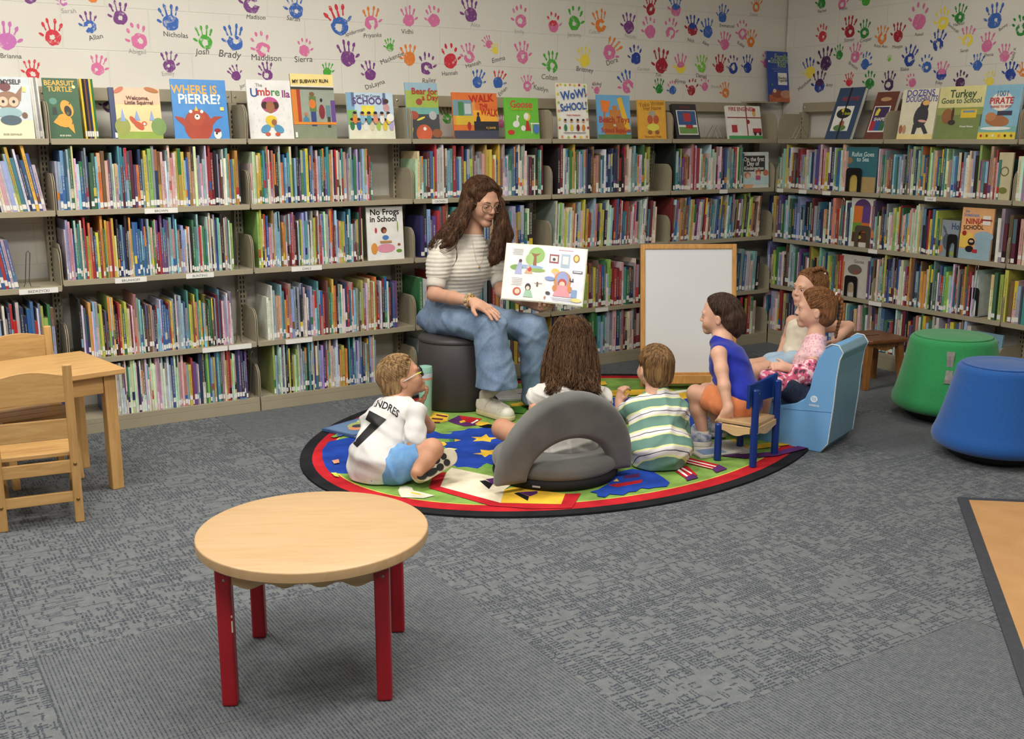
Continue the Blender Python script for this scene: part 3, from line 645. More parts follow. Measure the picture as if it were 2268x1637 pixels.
for i, bk in enumerate(books):
    r = random.Random(i*7+3)
    if i in keep:
        nn = bk['n']; od = ORD[nn-1] if nn <= 12 else 'later'
        adj = ('tall ' if bk['tall'] else ('short ' if bk['h'] < .225 else ''))+('thin ' if bk['thin'] else ('thick ' if bk['w'] > .019 else ''))
        lab = f"{adj}{BN[bk['c']]} book, {od} {BN[bk['c']]} spine from left, {bk['where']}"
        if len(lab.split()) > 16: lab = f"{BN[bk['c']]} book, {od} {BN[bk['c']]} spine from left, {bk['where']}"
        if nn > 12 or len(lab.split()) > 16: lab = f"{BN[bk['c']]} book, {(ORD+['thirteenth', 'fourteenth', 'fifteenth', 'sixteenth', 'seventeenth', 'eighteenth', 'nineteenth', 'twentieth', 'twenty-first', 'twenty-second', 'twenty-third', 'twenty-fourth', 'twenty-fifth', 'twenty-sixth', 'twenty-seventh', 'twenty-eighth', 'twenty-ninth', 'thirtieth', 'thirty-first'])[nn-1]} such from left, {bk['where']}"
        T = bk['M'] @ Matrix.Translation((bk['x'], bk['y'], bk['z']+.0006))
        mb = MB(); book_mb(mb, 0, 0, 0, bk['w'], bk['h'], bk['d'], bk['c'], bk['lean'], r)
        o = mb.build('picture_book', m_book); o.matrix_world = T; tag(o, lab, 'book', 'spine-out picture books on the '+bk['where'])
    else:
        rest.X = bk['M']; book_mb(rest, bk['x'], bk['y'], bk['z']+.0006, bk['w'], bk['h'], bk['d'], bk['c'], bk['lean'], r)
rest.X = None
tag(rest.build('shelved_picture_books', m_book), 'dense rows of further spine-out picture books filling the farther steel shelves', 'books', None, 'stuff')

# ---------------------------------------------------------------- books facing out, with their cover pictures
m_art = attr_mat('printed_cover', .3, .5, 18, .07)
def art(mb, T, items):
    """T maps cover coordinates (x across, y up, metres) to the cover; z is out of the cover"""
    for k, it in enumerate(items):
        z = .0006+.00022*k; c = it[1]; c = lin(c if isinstance(c, tuple) else BC[c])
        if it[0] == 'r': flat(mb, [(it[2], it[3]), (it[4], it[3]), (it[4], it[5]), (it[2], it[5])], T, z, c)
        elif it[0] == 'e':
            rot = math.radians(it[6]) if len(it) > 6 else 0
            flat(mb, [(it[2]+it[4]*math.cos(a)*math.cos(rot)-it[5]*math.sin(a)*math.sin(rot), it[3]+it[4]*math.cos(a)*math.sin(rot)+it[5]*math.sin(a)*math.cos(rot)) for a in [2*math.pi*i/18 for i in range(18)]], T, z, c)
        elif it[0] == 'p': flat(mb, it[2], T, z, c)
        elif it[0] == 't': put_text(mb, it[2], T @ Matrix.Translation((it[3], it[4], z)), it[5], c, rot=math.radians(it[6]) if len(it) > 6 else 0, sx=it[7] if len(it) > 7 else 1, bold=True)
def scaled(items, w, h):
    out = []
    for it in items:
        k = it[0]
        if k == 'r': out.append((k, it[1], it[2]*w, it[3]*h, it[4]*w, it[5]*h))
        elif k == 'e': out.append((k, it[1], it[2]*w, it[3]*h, it[4]*w, it[5]*w)+tuple(it[6:]))
        elif k == 'p': out.append((k, it[1], [(x*w, y*h) for x, y in it[2]]))
        else:
            tw = max(v[0] for v in text2d(it[2])[0])*2*it[5]*w; al = 2*min(it[3], 1-it[3])*w*.97; rest_ = list(it[6:])+[0, 1][len(it[6:]):]
            if tw*rest_[1] > al: rest_[1] = al/tw
            out.append((k, it[1], it[2], it[3]*w, it[4]*h, it[5]*w)+tuple(rest_))
    return out
def face_book(M, p0, p1, ptop, z, label, cover, items, y=.03, lean=7, th=.010, yaw=0, name='picture_book', back=None, pages=(226, 222, 210), group='picture books displayed cover out', w=None):
    a = on_plane(p0, 300, M, y); b = on_plane(p1, 300, M, y); w = w or (b.x-a.x)
    # height from the top pixel on the leaning face
    pm = (p0+p1)/2; h = .25
    for _ in range(5):
        c = on_plane(pm, ptop, M, y+h*math.sin(math.radians(lean))); h = (c.z-z)/math.cos(math.radians(lean))
    L = M @ Matrix.Translation((a.x, y, z+.0008)) @ Matrix.Rotation(math.radians(yaw), 4, 'Z') @ Matrix.Rotation(math.radians(-lean), 4, 'X')
    t = thing(name, label, 'book', M=L, group=group)
    # local: x across, z up, -y out
    mb = MB(); cc = lin(cover)
    mb.box((0, 0, 0), (w, .0018, h), cc); mb.box((0, th-.0018, 0), (w, th, h), cc); mb.box((0, .0018, 0), (.002, th-.0018, h), cc)
    T = Matrix(((1, 0, 0, 0), (0, 0, -1, 0), (0, 1, 0, 0), (0, 0, 0, 1)))
    art(mb, T, scaled(items, w, h)); mb.build('cover', m_art, t)
    mb = MB(); mb.box((.002, .0018, .003), (w-.004, th-.0018, h-.003), lin(pages)); mb.build('pages', m_art, t)
    return t, w, h
Kk = (34, 32, 34); SK = (226, 178, 142); BR = (122, 84, 60); WH = (234, 232, 224)
people = lambda xs, y0, cs: [q for x, c in zip(xs, cs) for q in (('e', c, x, y0, .05, .09), ('e', (196, 140, 104), x, y0+.12, .04, .04), ('e', Kk, x, y0+.14, .042, .028))]
D = WY-.03
face_book(MW1, -12, 78, 171, L0, 'pale grey owl book cut off at the photo edge', (206, 214, 216), [('r', (222, 222, 186), 0, 0, 1, .3), ('e', (152, 116, 92), .42, .62, .3, .24), ('p', (152, 116, 92), [(.62, .72), (.8, .86), (.74, .6)]), ('e', (120, 70, 70), .38, .84, .14, .12), ('e', (214, 190, 160), .3, .6, .12, .13), ('e', (214, 190, 160), .56, .6, .12, .13), ('e', Kk, .3, .6, .035, .04), ('e', Kk, .56, .6, .035, .04), ('e', (150, 180, 184), .42, .42, .32, .14), ('e', (78, 96, 108), .45, .3, .26, .13), ('e', (120, 90, 70), .8, .38, .07, .08), ('t', (70, 62, 66), 'BY MYSELF', .42, .92, .17, 0, .9), ('r', (230, 214, 120), .8, .76, .88, .84), ('t', (140, 128, 100), 'ROB OSWALD', .45, .07, .07)], th=.012)
face_book(MW1, 106, 184, 174, L0, 'dark green book with a yellow creature, front of its stack', (52, 92, 58), [('t', (226, 176, 70), 'BEARSUIT', .47, .92, .21, 0, .95), ('t', (226, 176, 70), 'TURTLE', .47, .82, .21, 0, .95), ('e', (222, 226, 150), .87, .86, .05, .05), ('e', (92, 142, 124), .25, .62, .11, .1), ('p', (40, 44, 44), [(.2, .4), (.34, .4), (.32, .52), (.22, .52)]), ('e', (224, 160, 52), .62, .5, .17, .26, 20), ('e', (224, 160, 52), .52, .3, .22, .2, -20), ('p', (224, 160, 52), [(.2, .27), (.4, .2), (.45, .34), (.3, .34)]), ('p', (224, 160, 52), [(.6, .2), (.78, .08), (.76, .25)]), ('e', Kk, .64, .46, .1, .16, 12), ('e', (92, 92, 50), .63, .42, .04, .05), ('e', Kk, .7, .58, .02, .02), ('t', (214, 214, 190), 'BOB SHEA', .5, .05, .07)], th=.01)
face_book(MW1, 262, 362, 195, L0, 'peach book with a red squirrel, leaning before a navy one', (236, 206, 150), [('r', (238, 190, 158), 0, .68, 1, 1), ('r', (142, 164, 66), 0, 0, 1, .14), ('e', (150, 156, 74), .12, .24, .17, .2), ('e', (120, 150, 84), .92, .24, .17, .2), ('p', (140, 164, 206), [(.08, .34), (.2, .34), (.14, .6)]), ('p', (140, 164, 206), [(.38, .36), (.52, .36), (.45, .56)]), ('p', (140, 164, 206), [(.72, .36), (.84, .36), (.78, .56)]), ('e', (196, 86, 50), .48, .26, .13, .07, -40), ('e', (196, 86, 50), .36, .36, .05, .11, 35), ('e', (206, 100, 60), .6, .3, .06, .05), ('e', WH, .6, .29, .025, .03), ('e', (200, 110, 80), .1, .95, .12, .05, 30), ('e', (180, 110, 50), .82, .96, .16, .05, -15), ('t', (92, 58, 50), 'Welcome,', .5, .80, .12), ('t', (92, 58, 50), 'Little Squirrel', .52, .71, .115)])
face_book(MW1, 250, 262, 194, L0, 'navy book edge showing behind the squirrel book', (56, 68, 106), [('r', WH, .2, .02, .8, .12)], y=.035, th=.02, w=.06)
face_book(MW1, 388, 509, 177, L0, 'bright blue book with a big red bear', (78, 142, 206), [('t', (232, 172, 76), 'WHERE IS', .42, .83, .21, 0, 1), ('t', WH, 'PiERRE?', .5, .67, .24, 0, 1), ('e', (170, 72, 52), .44, .22, .26, .3), ('e', (182, 78, 54), .42, .36, .15, .15), ('p', (170, 72, 52), [(.24, .16), (.06, .32), (.02, .38), (.16, .36), (.3, .26)]), ('p', (170, 72, 52), [(.64, .16), (.78, .32), (.9, .38), (.74, .38), (.56, .28)]), ('e', WH, .32, .46, .03, .03), ('e', WH, .52, .46, .03, .03), ('e', WH, .43, .37, .05, .05), ('e', Kk, .43, .38, .018, .016), ('p', (224, 190, 90), [(.39, .47), (.46, .47), (.42, .56)]), ('e', WH, .78, .08, .07, .09), ('e', (150, 40, 50), .78, .14, .06, .04), ('e', Kk, .76, .09, .02, .02), ('r', (230, 214, 120), .86, .48, .93, .54)])
face_book(MW1, 555, 652, 178, L0, 'white book with a child under a pink hat', (228, 226, 222), [('t', (60, 90, 150), 'U', .16, .78, .26), ('t', (190, 60, 60), 'mb', .38, .8, .24), ('t', (80, 140, 80), 're', .64, .8, .24), ('t', (140, 60, 120), 'lla', .88, .77, .22), ('t', (150, 150, 150), 'The', .28, .91, .1), ('e', (190, 84, 140), .5, .58, .2, .17), ('e', (70, 44, 40), .38, .57, .08, .08), ('e', (70, 44, 40), .62, .57, .08, .08), ('e', (160, 104, 72), .5, .54, .1, .13), ('r', (220, 190, 60), .4, .2, .6, .38), ('e', (226, 196, 60), .5, .32, .13, .1), ('e', (160, 104, 72), .56, .28, .06, .07), ('e', (88, 150, 184), .36, .17, .12, .08, 30), ('e', (88, 150, 184), .66, .17, .12, .08, -30), ('e', (196, 90, 70), .4, .08, .06, .04), ('e', (196, 90, 70), .62, .08, .06, .04)]+[('r', (190, 192, 200), x, y, x+.008, y+.035) for x, y in [(.08, .6), (.12, .4), (.2, .5), (.15, .2), (.8, .5), (.9, .35), (.78, .25), (.88, .65), (.22, .3), (.06, .1), (.92, .12), (.75, .68)]])
face_book(MW1, 653, 747, 165, L0, 'tall cream and green book with travellers by a train', (132, 140, 116), [('r', (236, 214, 140), 0, .82, 1, 1), ('r', (60, 60, 56), 0, .76, 1, .8), ('r', (224, 222, 210), 0, .8, 1, .82), ('r', (150, 158, 142), 0, .2, 1, .76), ('r', (214, 130, 50), 0, .22, .12, .76), ('r', (170, 60, 40), .12, .22, .2, .76), ('r', (94, 120, 70), .4, .42, .56, .66), ('e', (216, 120, 50), .47, .54, .08, .1), ('e', (120, 90, 50), .47, .69, .06, .05), ('r', (52, 66, 130), .42, .2, .54, .42), ('e', (130, 40, 50), .68, .42, .07, .16), ('e', Kk, .68, .6, .03, .04), ('r', (100, 130, 140), .78, .34, .88, .52), ('r', (60, 60, 50), .8, .18, .87, .34), ('r', (100, 70, 140), .9, .26, 1, .6), ('e', (80, 130, 160), .3, .28, .07, .09), ('e', (180, 120, 90), .3, .38, .04, .04), ('r', (220, 140, 50), 0, .22, 1, .26), ('t', (60, 54, 40), 'MY SUBWAY RUN', .46, .89, .105, 2), ('r', WH, .02, .02, .07, .1)])
face_book(MW1, 774, 876, 206, L0, 'pale blue school book with a crowd of children', (186, 208, 222), [('r', (126, 166, 196), 0, .6, .16, 1), ('r', (90, 110, 150), .1, .7, .16, 1), ('r', (90, 110, 150), .78, .72, .84, 1), ('r', (228, 214, 80), .3, .5, .58, .72), ('r', (126, 176, 90), 0, .3, .2, .62), ('e', (200, 150, 150), .84, .68, .07, .08), ('e', (70, 44, 36), .84, .82, .06, .05), ('t', (92, 62, 120), 'SCHOOL', .48, .82, .18), ('t', (90, 90, 120), 'and Then Comes', .46, .93, .075), ('r', (222, 220, 196), 0, 0, 1, .3)]+people([.08, .22, .36, .5, .64, .78, .92], .28, ['g', 'b', 'w', 'c', 'e', 'y', 'v'])+people([.14, .3, .44, .58, .72, .86], .42, ['o', 'l', 't', 'a', 'w', 'y'])+[('e', WH, .9, .46, .08, .08)])
face_book(MW1, 905, 976, 184, L0, 'narrow blue and grey book with three animals', (150, 180, 196), [('r', (160, 180, 80), 0, .5, 1, .86), ('r', (110, 170, 160), 0, .42, 1, .56), ('r', (70, 72, 76), 0, 0, 1, .44), ('e', (160, 70, 56), .4, .66, .1, .09), ('e', (170, 84, 60), .2, .42, .16, .12), ('e', (202, 96, 62), .5, .1, .25, .24), ('e', (180, 180, 180), .8, .42, .12, .12), ('e', (150, 90, 60), .9, .1, .16, .12), ('e', (226, 214, 80), .1, .14, .05, .12, -20), ('e', (226, 214, 80), .42, .36, .14, .03, 20), ('t', (178, 52, 44), 'Bear for', .58, .85, .24), ('t', (178, 52, 44), 'a Day', .74, .74, .22), ('e', WH, .52, .18, .05, .05)])
face_book(MW1, 1007, 1106, 206, L0, 'wide orange book with a walking man and bus', (222, 116, 54), [('r', (222, 150, 70), 0, .3, .5, .8), ('r', (236, 170, 60), .45, .3, 1, .62), ('r', (120, 150, 160), .0, .5, .42, .84), ('r', (70, 130, 80), .12, .5, .24, .8), ('r', (190, 200, 200), .26, .54, .4, .76), ('r', (216, 180, 60), .05, .3, .45, .5), ('r', (44, 42, 46), .45, .18, 1, .38), ('r', (70, 72, 90), 0, 0, 1, .18), ('e', (40, 44, 60), .55, .36, .05, .13), ('e', (50, 36, 34), .55, .54, .025, .035), ('e', (170, 50, 40), .34, .28, .04, .08), ('t', (190, 44, 38), 'WALK', .64, .88, .19, 4), ('t', (190, 44, 38), 'THE', .68, .72, .1), ('t', (190, 44, 38), 'WALK', .8, .58, .19, -4), ('t', (226, 180, 90), 'K J DAVIS', .82, .24, .05)])
face_book(MW1, 1121, 1196, 217, L0, 'square bright green book with goose and girl', (108, 186, 62), [('t', (206, 70, 60), 'Goose', .5, .84, .24), ('e', WH, .32, .36, .1, .08, 10), ('e', WH, .36, .48, .025, .1), ('e', WH, .38, .54, .04, .03), ('e', (230, 200, 80), .65, .54, .1, .1), ('e', WH, .62, .55, .07, .08), ('p', (190, 50, 50), [(.58, .2), (.74, .2), (.68, .44), (.62, .44)]), ('e', (200, 60, 50), .16, .16, .1, .06), ('e', WH, .52, .26, .07, .07), ('r', WH, .74, .36, 1, .39), ('r', WH, .76, .14, .78, .36), ('e', (80, 120, 190), .9, .24, .09, .12), ('t', (190, 190, 40), 'Goes to School', .5, .73, .1)])
face_book(MW1, 1238, 1306, 185, L0, 'white book with flower border and big blue lettering', (236, 230, 200), [('r', WH, .06, .04, .94, .95)]+[('e', c, x, y, .035, .035) for x, y, c in [(.05, .95, 'a'), (.15, .97, 'y'), (.3, .96, 'e'), (.45, .97, 'a'), (.6, .96, 'y'), (.75, .97, 'r'), (.92, .95, 'e'), (.96, .8, 'a'), (.95, .65, 'y'), (.96, .5, 'e'), (.95, .35, 'a'), (.96, .2, 'r'), (.04, .8, 'y'), (.05, .65, 'e'), (.04, .5, 'a'), (.05, .35, 'y'), (.04, .2, 'r'), (.1, .04, 'a'), (.3, .03, 'e'), (.5, .04, 'r'), (.7, .03, 'y'), (.9, .04, 'a')]]+[('t', (52, 92, 168), 'WoW!', .54, .8, .32, 8, .9), ('t', (52, 92, 168), 'ScHOOL!', .52, .58, .27, 5, .8), ('t', (200, 90, 90), 'Robert Neubecker', .5, .43, .06)]+people([.22, .42, .62, .8], .2, ['g', 'y', 'd', 'o'])+[('r', Kk, .14, .1, .86, .11)])
face_book(MW1, 1326, 1399, 211, L0, 'blue and orange sandcastle book with a giant ruler', (110, 170, 214), [('r', (186, 112, 52), .2, .1, .85, .5), ('r', (196, 128, 64), .36, .4, .7, .66), ('r', (196, 128, 64), .46, .6, .6, .76), ('p', (232, 128, 54), [(.1, .88), (.4, .86), (.32, .6), (.14, .62)]), ('p', (190, 120, 60), [(.14, .2), (.2, .2), (.24, .62), (.19, .62)]), ('p', (232, 184, 56), [(.6, .92), (.74, .96), (.98, .22), (.84, .18)]), ('r', (90, 130, 80), 0, 0, 1, .1), ('t', (180, 60, 50), 'Beach Toys', .5, .44, .2), ('t', (180, 60, 50), 'School Supplies', .54, .2, .16), ('t', WH, 'vs', .5, .32, .1)])
face_book(MW1, 1416, 1477, 222, L0, 'golden yellow book with a drawn cat', (226, 168, 62), [('t', (160, 110, 40), 'Yoko Writes', .5, .9, .17, 5), ('t', (160, 110, 40), 'Her Name', .52, .79, .15, 3), ('e', (170, 160, 140), .5, .62, .14, .12), ('e', (190, 90, 60), .42, .5, .1, .12), ('e', (190, 90, 60), .64, .5, .1, .12), ('e', (226, 222, 90), .52, .3, .22, .1), ('e', (150, 100, 60), .4, .17, .08, .06), ('e', (150, 100, 60), .66, .17, .08, .06), ('t', (180, 120, 40), 'Rosemary Wells', .5, .06, .09)], th=.012)
face_book(MW1, 1500, 1552, 231, L0, 'black story kit with a bright picture sheet tucked in', (48, 48, 52), [('r', WH, .12, .12, .95, .82), ('r', (60, 90, 140), .16, .4, .92, .8), ('r', (180, 60, 60), .4, .5, .7, .74), ('r', (110, 150, 80), .16, .15, .92, .34), ('r', (180, 50, 60), .45, .3, .75, .4), ('t', (120, 60, 60), 'WHEELS', .5, .9, .12)], lean=16, th=.03)
face_book(MW1, 1616, 1690, 235, L0, 'white fire engine book tied with dark red ribbon', WH, [('r', (80, 160, 90), 0, 0, 1, .1), ('t', (180, 44, 50), 'FIRE ENGINES', .42, .9, .12), ('r', (150, 40, 50), .55, .1, .58, 1), ('r', (150, 40, 50), 0, .63, 1, .66), ('e', (150, 40, 50), .6, .52, .05, .05), ('r', (180, 60, 66), .1, .2, .26, .42), ('r', (180, 60, 66), .72, .18, .98, .32), ('e', (60, 50, 60), .78, .16, .04, .04), ('e', (60, 50, 60), .93, .16, .04, .04), ('e', (226, 180, 90), .8, .78, .05, .08), ('e', (190, 60, 60), .8, .88, .05, .04)], lean=12, th=.02)
def w2book(*a, **k): return face_book(MW2, *a, **k)
w2book(1826, 1882, 196, 1.416, 'tall navy night-sky kit leaning on the right wall shelf', (52, 74, 104), [('t', (150, 60, 70), 'BEDTIME', .55, .78, .17), ('r', WH, .12, .16, .8, .64), ('e', (40, 40, 44), .46, .5, .28, .16), ('e', (226, 196, 60), .4, .56, .06, .06), ('t', (200, 200, 60), 'Moon', .58, .5, .14), ('e', (92, 130, 70), .46, .22, .24, .1), ('e', (170, 110, 70), .5, .3, .1, .1), ('r', (30, 30, 36), .45, 0, .5, 1)], lean=20, th=.03)
w2book(1912, 1960, 205, 1.416, 'red brown story kit with shapes sheet, beside the navy kit', (110, 62, 52), [('r', WH, .08, .15, .82, .7), ('r', (70, 50, 90), .12, .38, .78, .68), ('p', (226, 206, 70), [(.2, .5), (.34, .5), (.4, .62), (.3, .66), (.22, .6)]), ('t', WH, 'SHAPES', .5, .42, .17), ('r', (180, 50, 60), .12, .18, .34, .38), ('r', (60, 110, 80), .56, .18, .78, .38), ('r', (60, 90, 160), .34, .18, .56, .38), ('e', (196, 150, 110), .5, .84, .25, .08)], lean=20, th=.03)
w2book(1986, 2064, 198, 1.416, 'cream book with a walking black bear', (232, 224, 196), [('t', (92, 92, 164), 'DOZENS', .5, .92, .2), ('t', (92, 92, 164), 'DOUGHNUTS', .55, .8, .185, 0, .9), ('e', (62, 62, 68), .6, .45, .2, .26, -10), ('e', (62, 62, 68), .66, .66, .12, .14), ('p', (62, 62, 68), [(.42, .3), (.56, .3), (.5, .1), (.4, .1)]), ('p', (62, 62, 68), [(.6, .3), (.74, .28), (.86, .12), (.76, .1)]), ('e', (226, 170, 160), .66, .36, .12, .03, -6), ('e', (232, 180, 110), .7, .72, .1, .06), ('e', (196, 150, 110), .18, .2, .05, .1), ('e', (170, 110, 80), .08, .2, .05, .1), ('r', (236, 216, 150), 0, 0, 1, .1)])
w2book(2067, 2167, 192, 1.416, 'olive green book with a turkey and yellow bus', (124, 140, 84), [('r', (222, 214, 150), 0, .55, 1, 1), ('r', (150, 160, 90), 0, .46, 1, .6), ('t', (70, 92, 62), 'Turkey', .52, .86, .2), ('t', (84, 104, 84), 'Goes to School', .5, .73, .14), ('r', (226, 190, 60), .54, .4, .88, .56), ('r', (120, 150, 170), .58, .5, .84, .54), ('e', (150, 100, 64), .24, .44, .12, .14), ('e', (90, 50, 40), .36, .48, .03, .12), ('e', (60, 50, 46), .36, .32, .08, .05), ('t', WH, 'Wendi Silvano', .7, .24, .05)])
w2book(2164, 2248, 189, 1.416, 'pale blue pirate ship book with yellow bottom strip', (136, 184, 206), [('r', (226, 200, 70), 0, 0, 1, .13), ('r', (126, 180, 170), 0, .13, 1, .24), ('e', (236, 226, 214), .5, .7, .28, .22), ('e', (170, 112, 74), .46, .34, .32, .13, -6), ('e', (190, 130, 84), .28, .42, .14, .1), ('e', (230, 236, 234), .45, .2, .4, .04), ('r', (60, 60, 80), .44, .44, .82, .52), ('t', (60, 120, 160), '1001', .5, .84, .17), ('t', (190, 50, 56), 'PIRATE', .5, .71, .2), ('t', (190, 50, 56), 'THINGS TO SPOT', .5, .6, .07)]+[('e', c, x, .065, .03, .03) for x, c in [(.1, 'r'), (.26, 'h'), (.42, 'w'), (.58, 'o'), (.74, 'k'), (.9, 'h')]], th=.02)
# sign standing on the shelving corner
face_book(MW1, 1700, 1762, 115, 1.673, 'blue storytime sign standing on top of the shelving corner', (44, 72, 156), [('t', (150, 170, 120), 'Family', .5, .9, .19), ('t', (150, 170, 120), 'Storytime', .5, .82, .19), ('t', (150, 170, 120), 'Kits', .5, .74, .19), ('r', (150, 170, 210), .15, .66, .85, .665), ('r', (150, 170, 210), .2, .63, .8, .635), ('r', (150, 170, 210), .22, .6, .78, .605), ('r', WH, .34, .34, .66, .58), ('t', Kk, 'Reading', .5, .48, .09), ('t', Kk, 'Together', .5, .43, .09), ('r', (180, 100, 60), 0, 0, 1, .14), ('e', (150, 80, 60), .3, .16, .22, .1), ('e', (190, 140, 110), .6, .16, .2, .1), ('e', (226, 200, 180), .2, .22, .06, .05), ('r', (200, 210, 224), .02, .78, .1, .82), ('r', (200, 210, 224), .88, .78, .96, .82), ('e', (90, 140, 60), .12, .34, .03, .03)], y=.2, lean=8, th=.006, name='storytime_sign', group=None)
# cover-out books on lower shelves
face_book(MW1, 808, 890, 458, L2, 'white frog-rules school book facing out beside the spines', (234, 232, 226), [('t', Kk, 'No Frogs', .5, .9, .21), ('t', Kk, 'in School', .46, .77, .2), ('e', (92, 52, 40), .46, .56, .08, .08), ('e', (170, 110, 80), .48, .54, .05, .05), ('e', (84, 132, 190), .5, .42, .09, .06), ('e', (226, 150, 170), .5, .22, .25, .11), ('e', (220, 150, 70), .18, .22, .09, .14), ('e', (110, 150, 60), .86, .16, .08, .04), ('e', (190, 60, 80), .24, .56, .03, .07), ('e', (130, 160, 60), .84, .62, .015, .14), ('e', (160, 80, 60), .86, .28, .04, .03), ('r', (190, 140, 90), .34, .32, .66, .36)], lean=3, y=.02)
face_book(MW1, 1649, 1708, 337, L1, 'chalkboard cover kindergarten book facing out near the corner', (214, 222, 214), [('r', (54, 54, 54), .02, .46, .86, .9), ('t', WH, 'On the first', .44, .8, .16), ('t', WH, 'Day of', .4, .68, .17), ('t', WH, 'Kindergarten', .44, .55, .14), ('e', (222, 170, 130), .2, .1, .22, .16), ('r', (190, 216, 220), 0, .1, 1, .3), ('e', (196, 130, 110), .2, .36, .12, .09), ('e', (226, 190, 160), .22, .33, .07, .07), ('e', (190, 90, 70), .6, .42, .1, .08), ('e', (226, 190, 160), .6, .38, .07, .07), ('e', (206, 120, 90), .88, .42, .1, .08), ('r', (196, 90, 130), .5, .22, .68, .34)], lean=4, y=.03)
tl, _, _ = w2book(1874, 1945, 326, 1.088, 'teal sea voyage book behind a black bookend', (58, 112, 124), [('r', (176, 150, 100), 0, 0, 1, .34), ('e', (196, 170, 90), .3, .2, .22, .2), ('t', (200, 220, 220), 'Rufus Goes', .55, .84, .15), ('t', (200, 220, 220), 'to Sea', .56, .73, .15), ('e', (150, 120, 90), .15, .7, .1, .08), ('e', (190, 150, 90), .12, .4, .1, .16)], y=.02, lean=2)
w2book(1894, 1946, 440, .744, 'purple and orange patchwork house book behind a metal bookend', (214, 208, 196), [('e', (92, 60, 110), .5, .8, .36, .3), ('r', (214, 120, 54), .14, .5, .52, .84), ('r', (100, 66, 130), .52, .5, .86, .84), ('r', (110, 150, 60), .14, .3, .52, .5), ('r', (206, 110, 60), .52, .3, .86, .5), ('r', (90, 60, 50), .14, .1, .86, .3), ('e', (200, 210, 80), .45, .2, .1, .06)], y=.02, lean=2)
w2book(1880, 1945, 568, .419, 'pale book with pencil animals behind a black bookend', (196, 192, 182), [('e', (110, 100, 90), .5, .66, .25, .14), ('e', (150, 80, 60), .56, .6, .07, .06), ('e', (170, 150, 120), .4, .2, .14, .12), ('t', (130, 124, 120), 'Goose', .62, .86, .13)], y=.02, lean=2)
w2book(2094, 2141, 489, .744, 'grey rabbit book partly hidden by the ninja book', (138, 148, 158), [('t', (60, 80, 120), 'Ho', .82, .84, .36), ('e', (88, 96, 108), .5, .4, .22, .34, 10), ('e', (88, 96, 108), .35, .72, .05, .22, 30), ('e', (226, 206, 80), .14, .5, .1, .09), ('e', (220, 120, 60), .2, .2, .1, .16), ('e', (150, 160, 80), .8, .1, .2, .08)], y=.02, lean=2)
w2book(2145, 2217, 462, .744, 'orange ninja school book facing out on the right wall', (236, 176, 124), [('t', (110, 140, 180), 'the', .16, .93, .1), ('t', (110, 140, 180), 'Sneakiest', .3, .86, .13), ('t', (170, 50, 44), 'NINJA', .42, .74, .21, 3), ('t', (80, 50, 44), 'SCHOOL', .4, .62, .16, 3), ('r', (150, 176, 190), .5, .1, 1, .46), ('e', (150, 176, 190), .75, .46, .3, .14), ('r', (150, 176, 190), 0, 0, 1, .2), ('r', (236, 196, 90), 0, .22, .42, .5), ('e', Kk, .38, .34, .11, .1), ('e', (222, 180, 150), .38, .35, .07, .035), ('e', Kk, .34, .2, .13, .09), ('r', (180, 50, 56), .44, .13, .6, .2), ('r', (230, 226, 214), .68, .68, .92, .86), ('r', (150, 50, 50), .64, .76, .96, .79), ('e', (160, 50, 44), .14, .5, .07, .07)], y=.02, lean=2)
w2book(2216, 2248, 338, 1.088, 'cream speckled book turned outward near the right edge', (196, 186, 150), [('e', (110, 110, 80), .5, .6, .3, .3), ('e', (196, 186, 150), .5, .6, .22, .22), ('e', (120, 120, 60), .5, .2, .3, .2)], y=.012, lean=2)
w2book(2200, 2262, 745, .1, 'pale blue spring book standing behind the blue stool', (118, 156, 176), [('t', (50, 66, 82), 'spring', .5, .8, .3), ('r', (226, 220, 196), 0, .5, .2, .6)], y=.02, lean=4)
# colour-matched edges of the stack behind the green book, and whites at the left end
def spine_stack(M, px0, px1, ptop, z, cols, labs_, y=.05, lean=-5, dpt=.2):
    a = on_plane(px0, 300, M, y).x; b = on_plane(px1, 300, M, y).x; c = on_plane(px0, ptop, M, y); h = c.z-z; w = (b-a)/len(cols)
    for i, (cc, lb) in enumerate(zip(cols, labs_)):
        mb = MB(); q = math.tan(math.radians(-lean)); x = 0
        mb.add([(0, 0, 0), (w-.0008, 0, 0), (w-.0008, dpt, 0), (0, dpt, 0), (-q*h, 0, h), (w-.0008-q*h, 0, h), (w-.0008-q*h, dpt, h), (-q*h, dpt, h)], [(3, 2, 1, 0), (4, 5, 6, 7), (0, 1, 5, 4), (1, 2, 6, 5), (2, 3, 7, 6), (3, 0, 4, 7)], lin(BC[cc] if isinstance(cc, str) else cc))
        mb.box((.0006, -.0006, .01), (w-.0014, .0005, .035), lin((226, 224, 218)))
        o = mb.build('picture_book', m_book); o.matrix_world = M @ Matrix.Translation((a+i*w, y, z+.0006)); tag(o, lb, 'book', 'upright books behind the cover-out books')
spine_stack(MW1, 190, 219, 175, L0, ['y', 'k', 'h', 'n', 'y', 'g'], ['mustard spine nearest the green creature book', 'black spine behind the green creature book', 'olive brown spine between black and navy behind the creature book', 'navy spine in the stack behind the creature book', 'lemon yellow spine in the stack behind the creature book', 'green spine at the outer end of the creature book stack'], y=.06, lean=-2)
spine_stack(MW1, 80, 99, 172, L0, ['w', 'w', 's', 'w'], ['white spine next to the owl book', 'second white spine from the owl book', 'grey spine near the owl book stack end', 'white spine at the end beside the shelf bracket, top row'], y=.06, lean=-2)

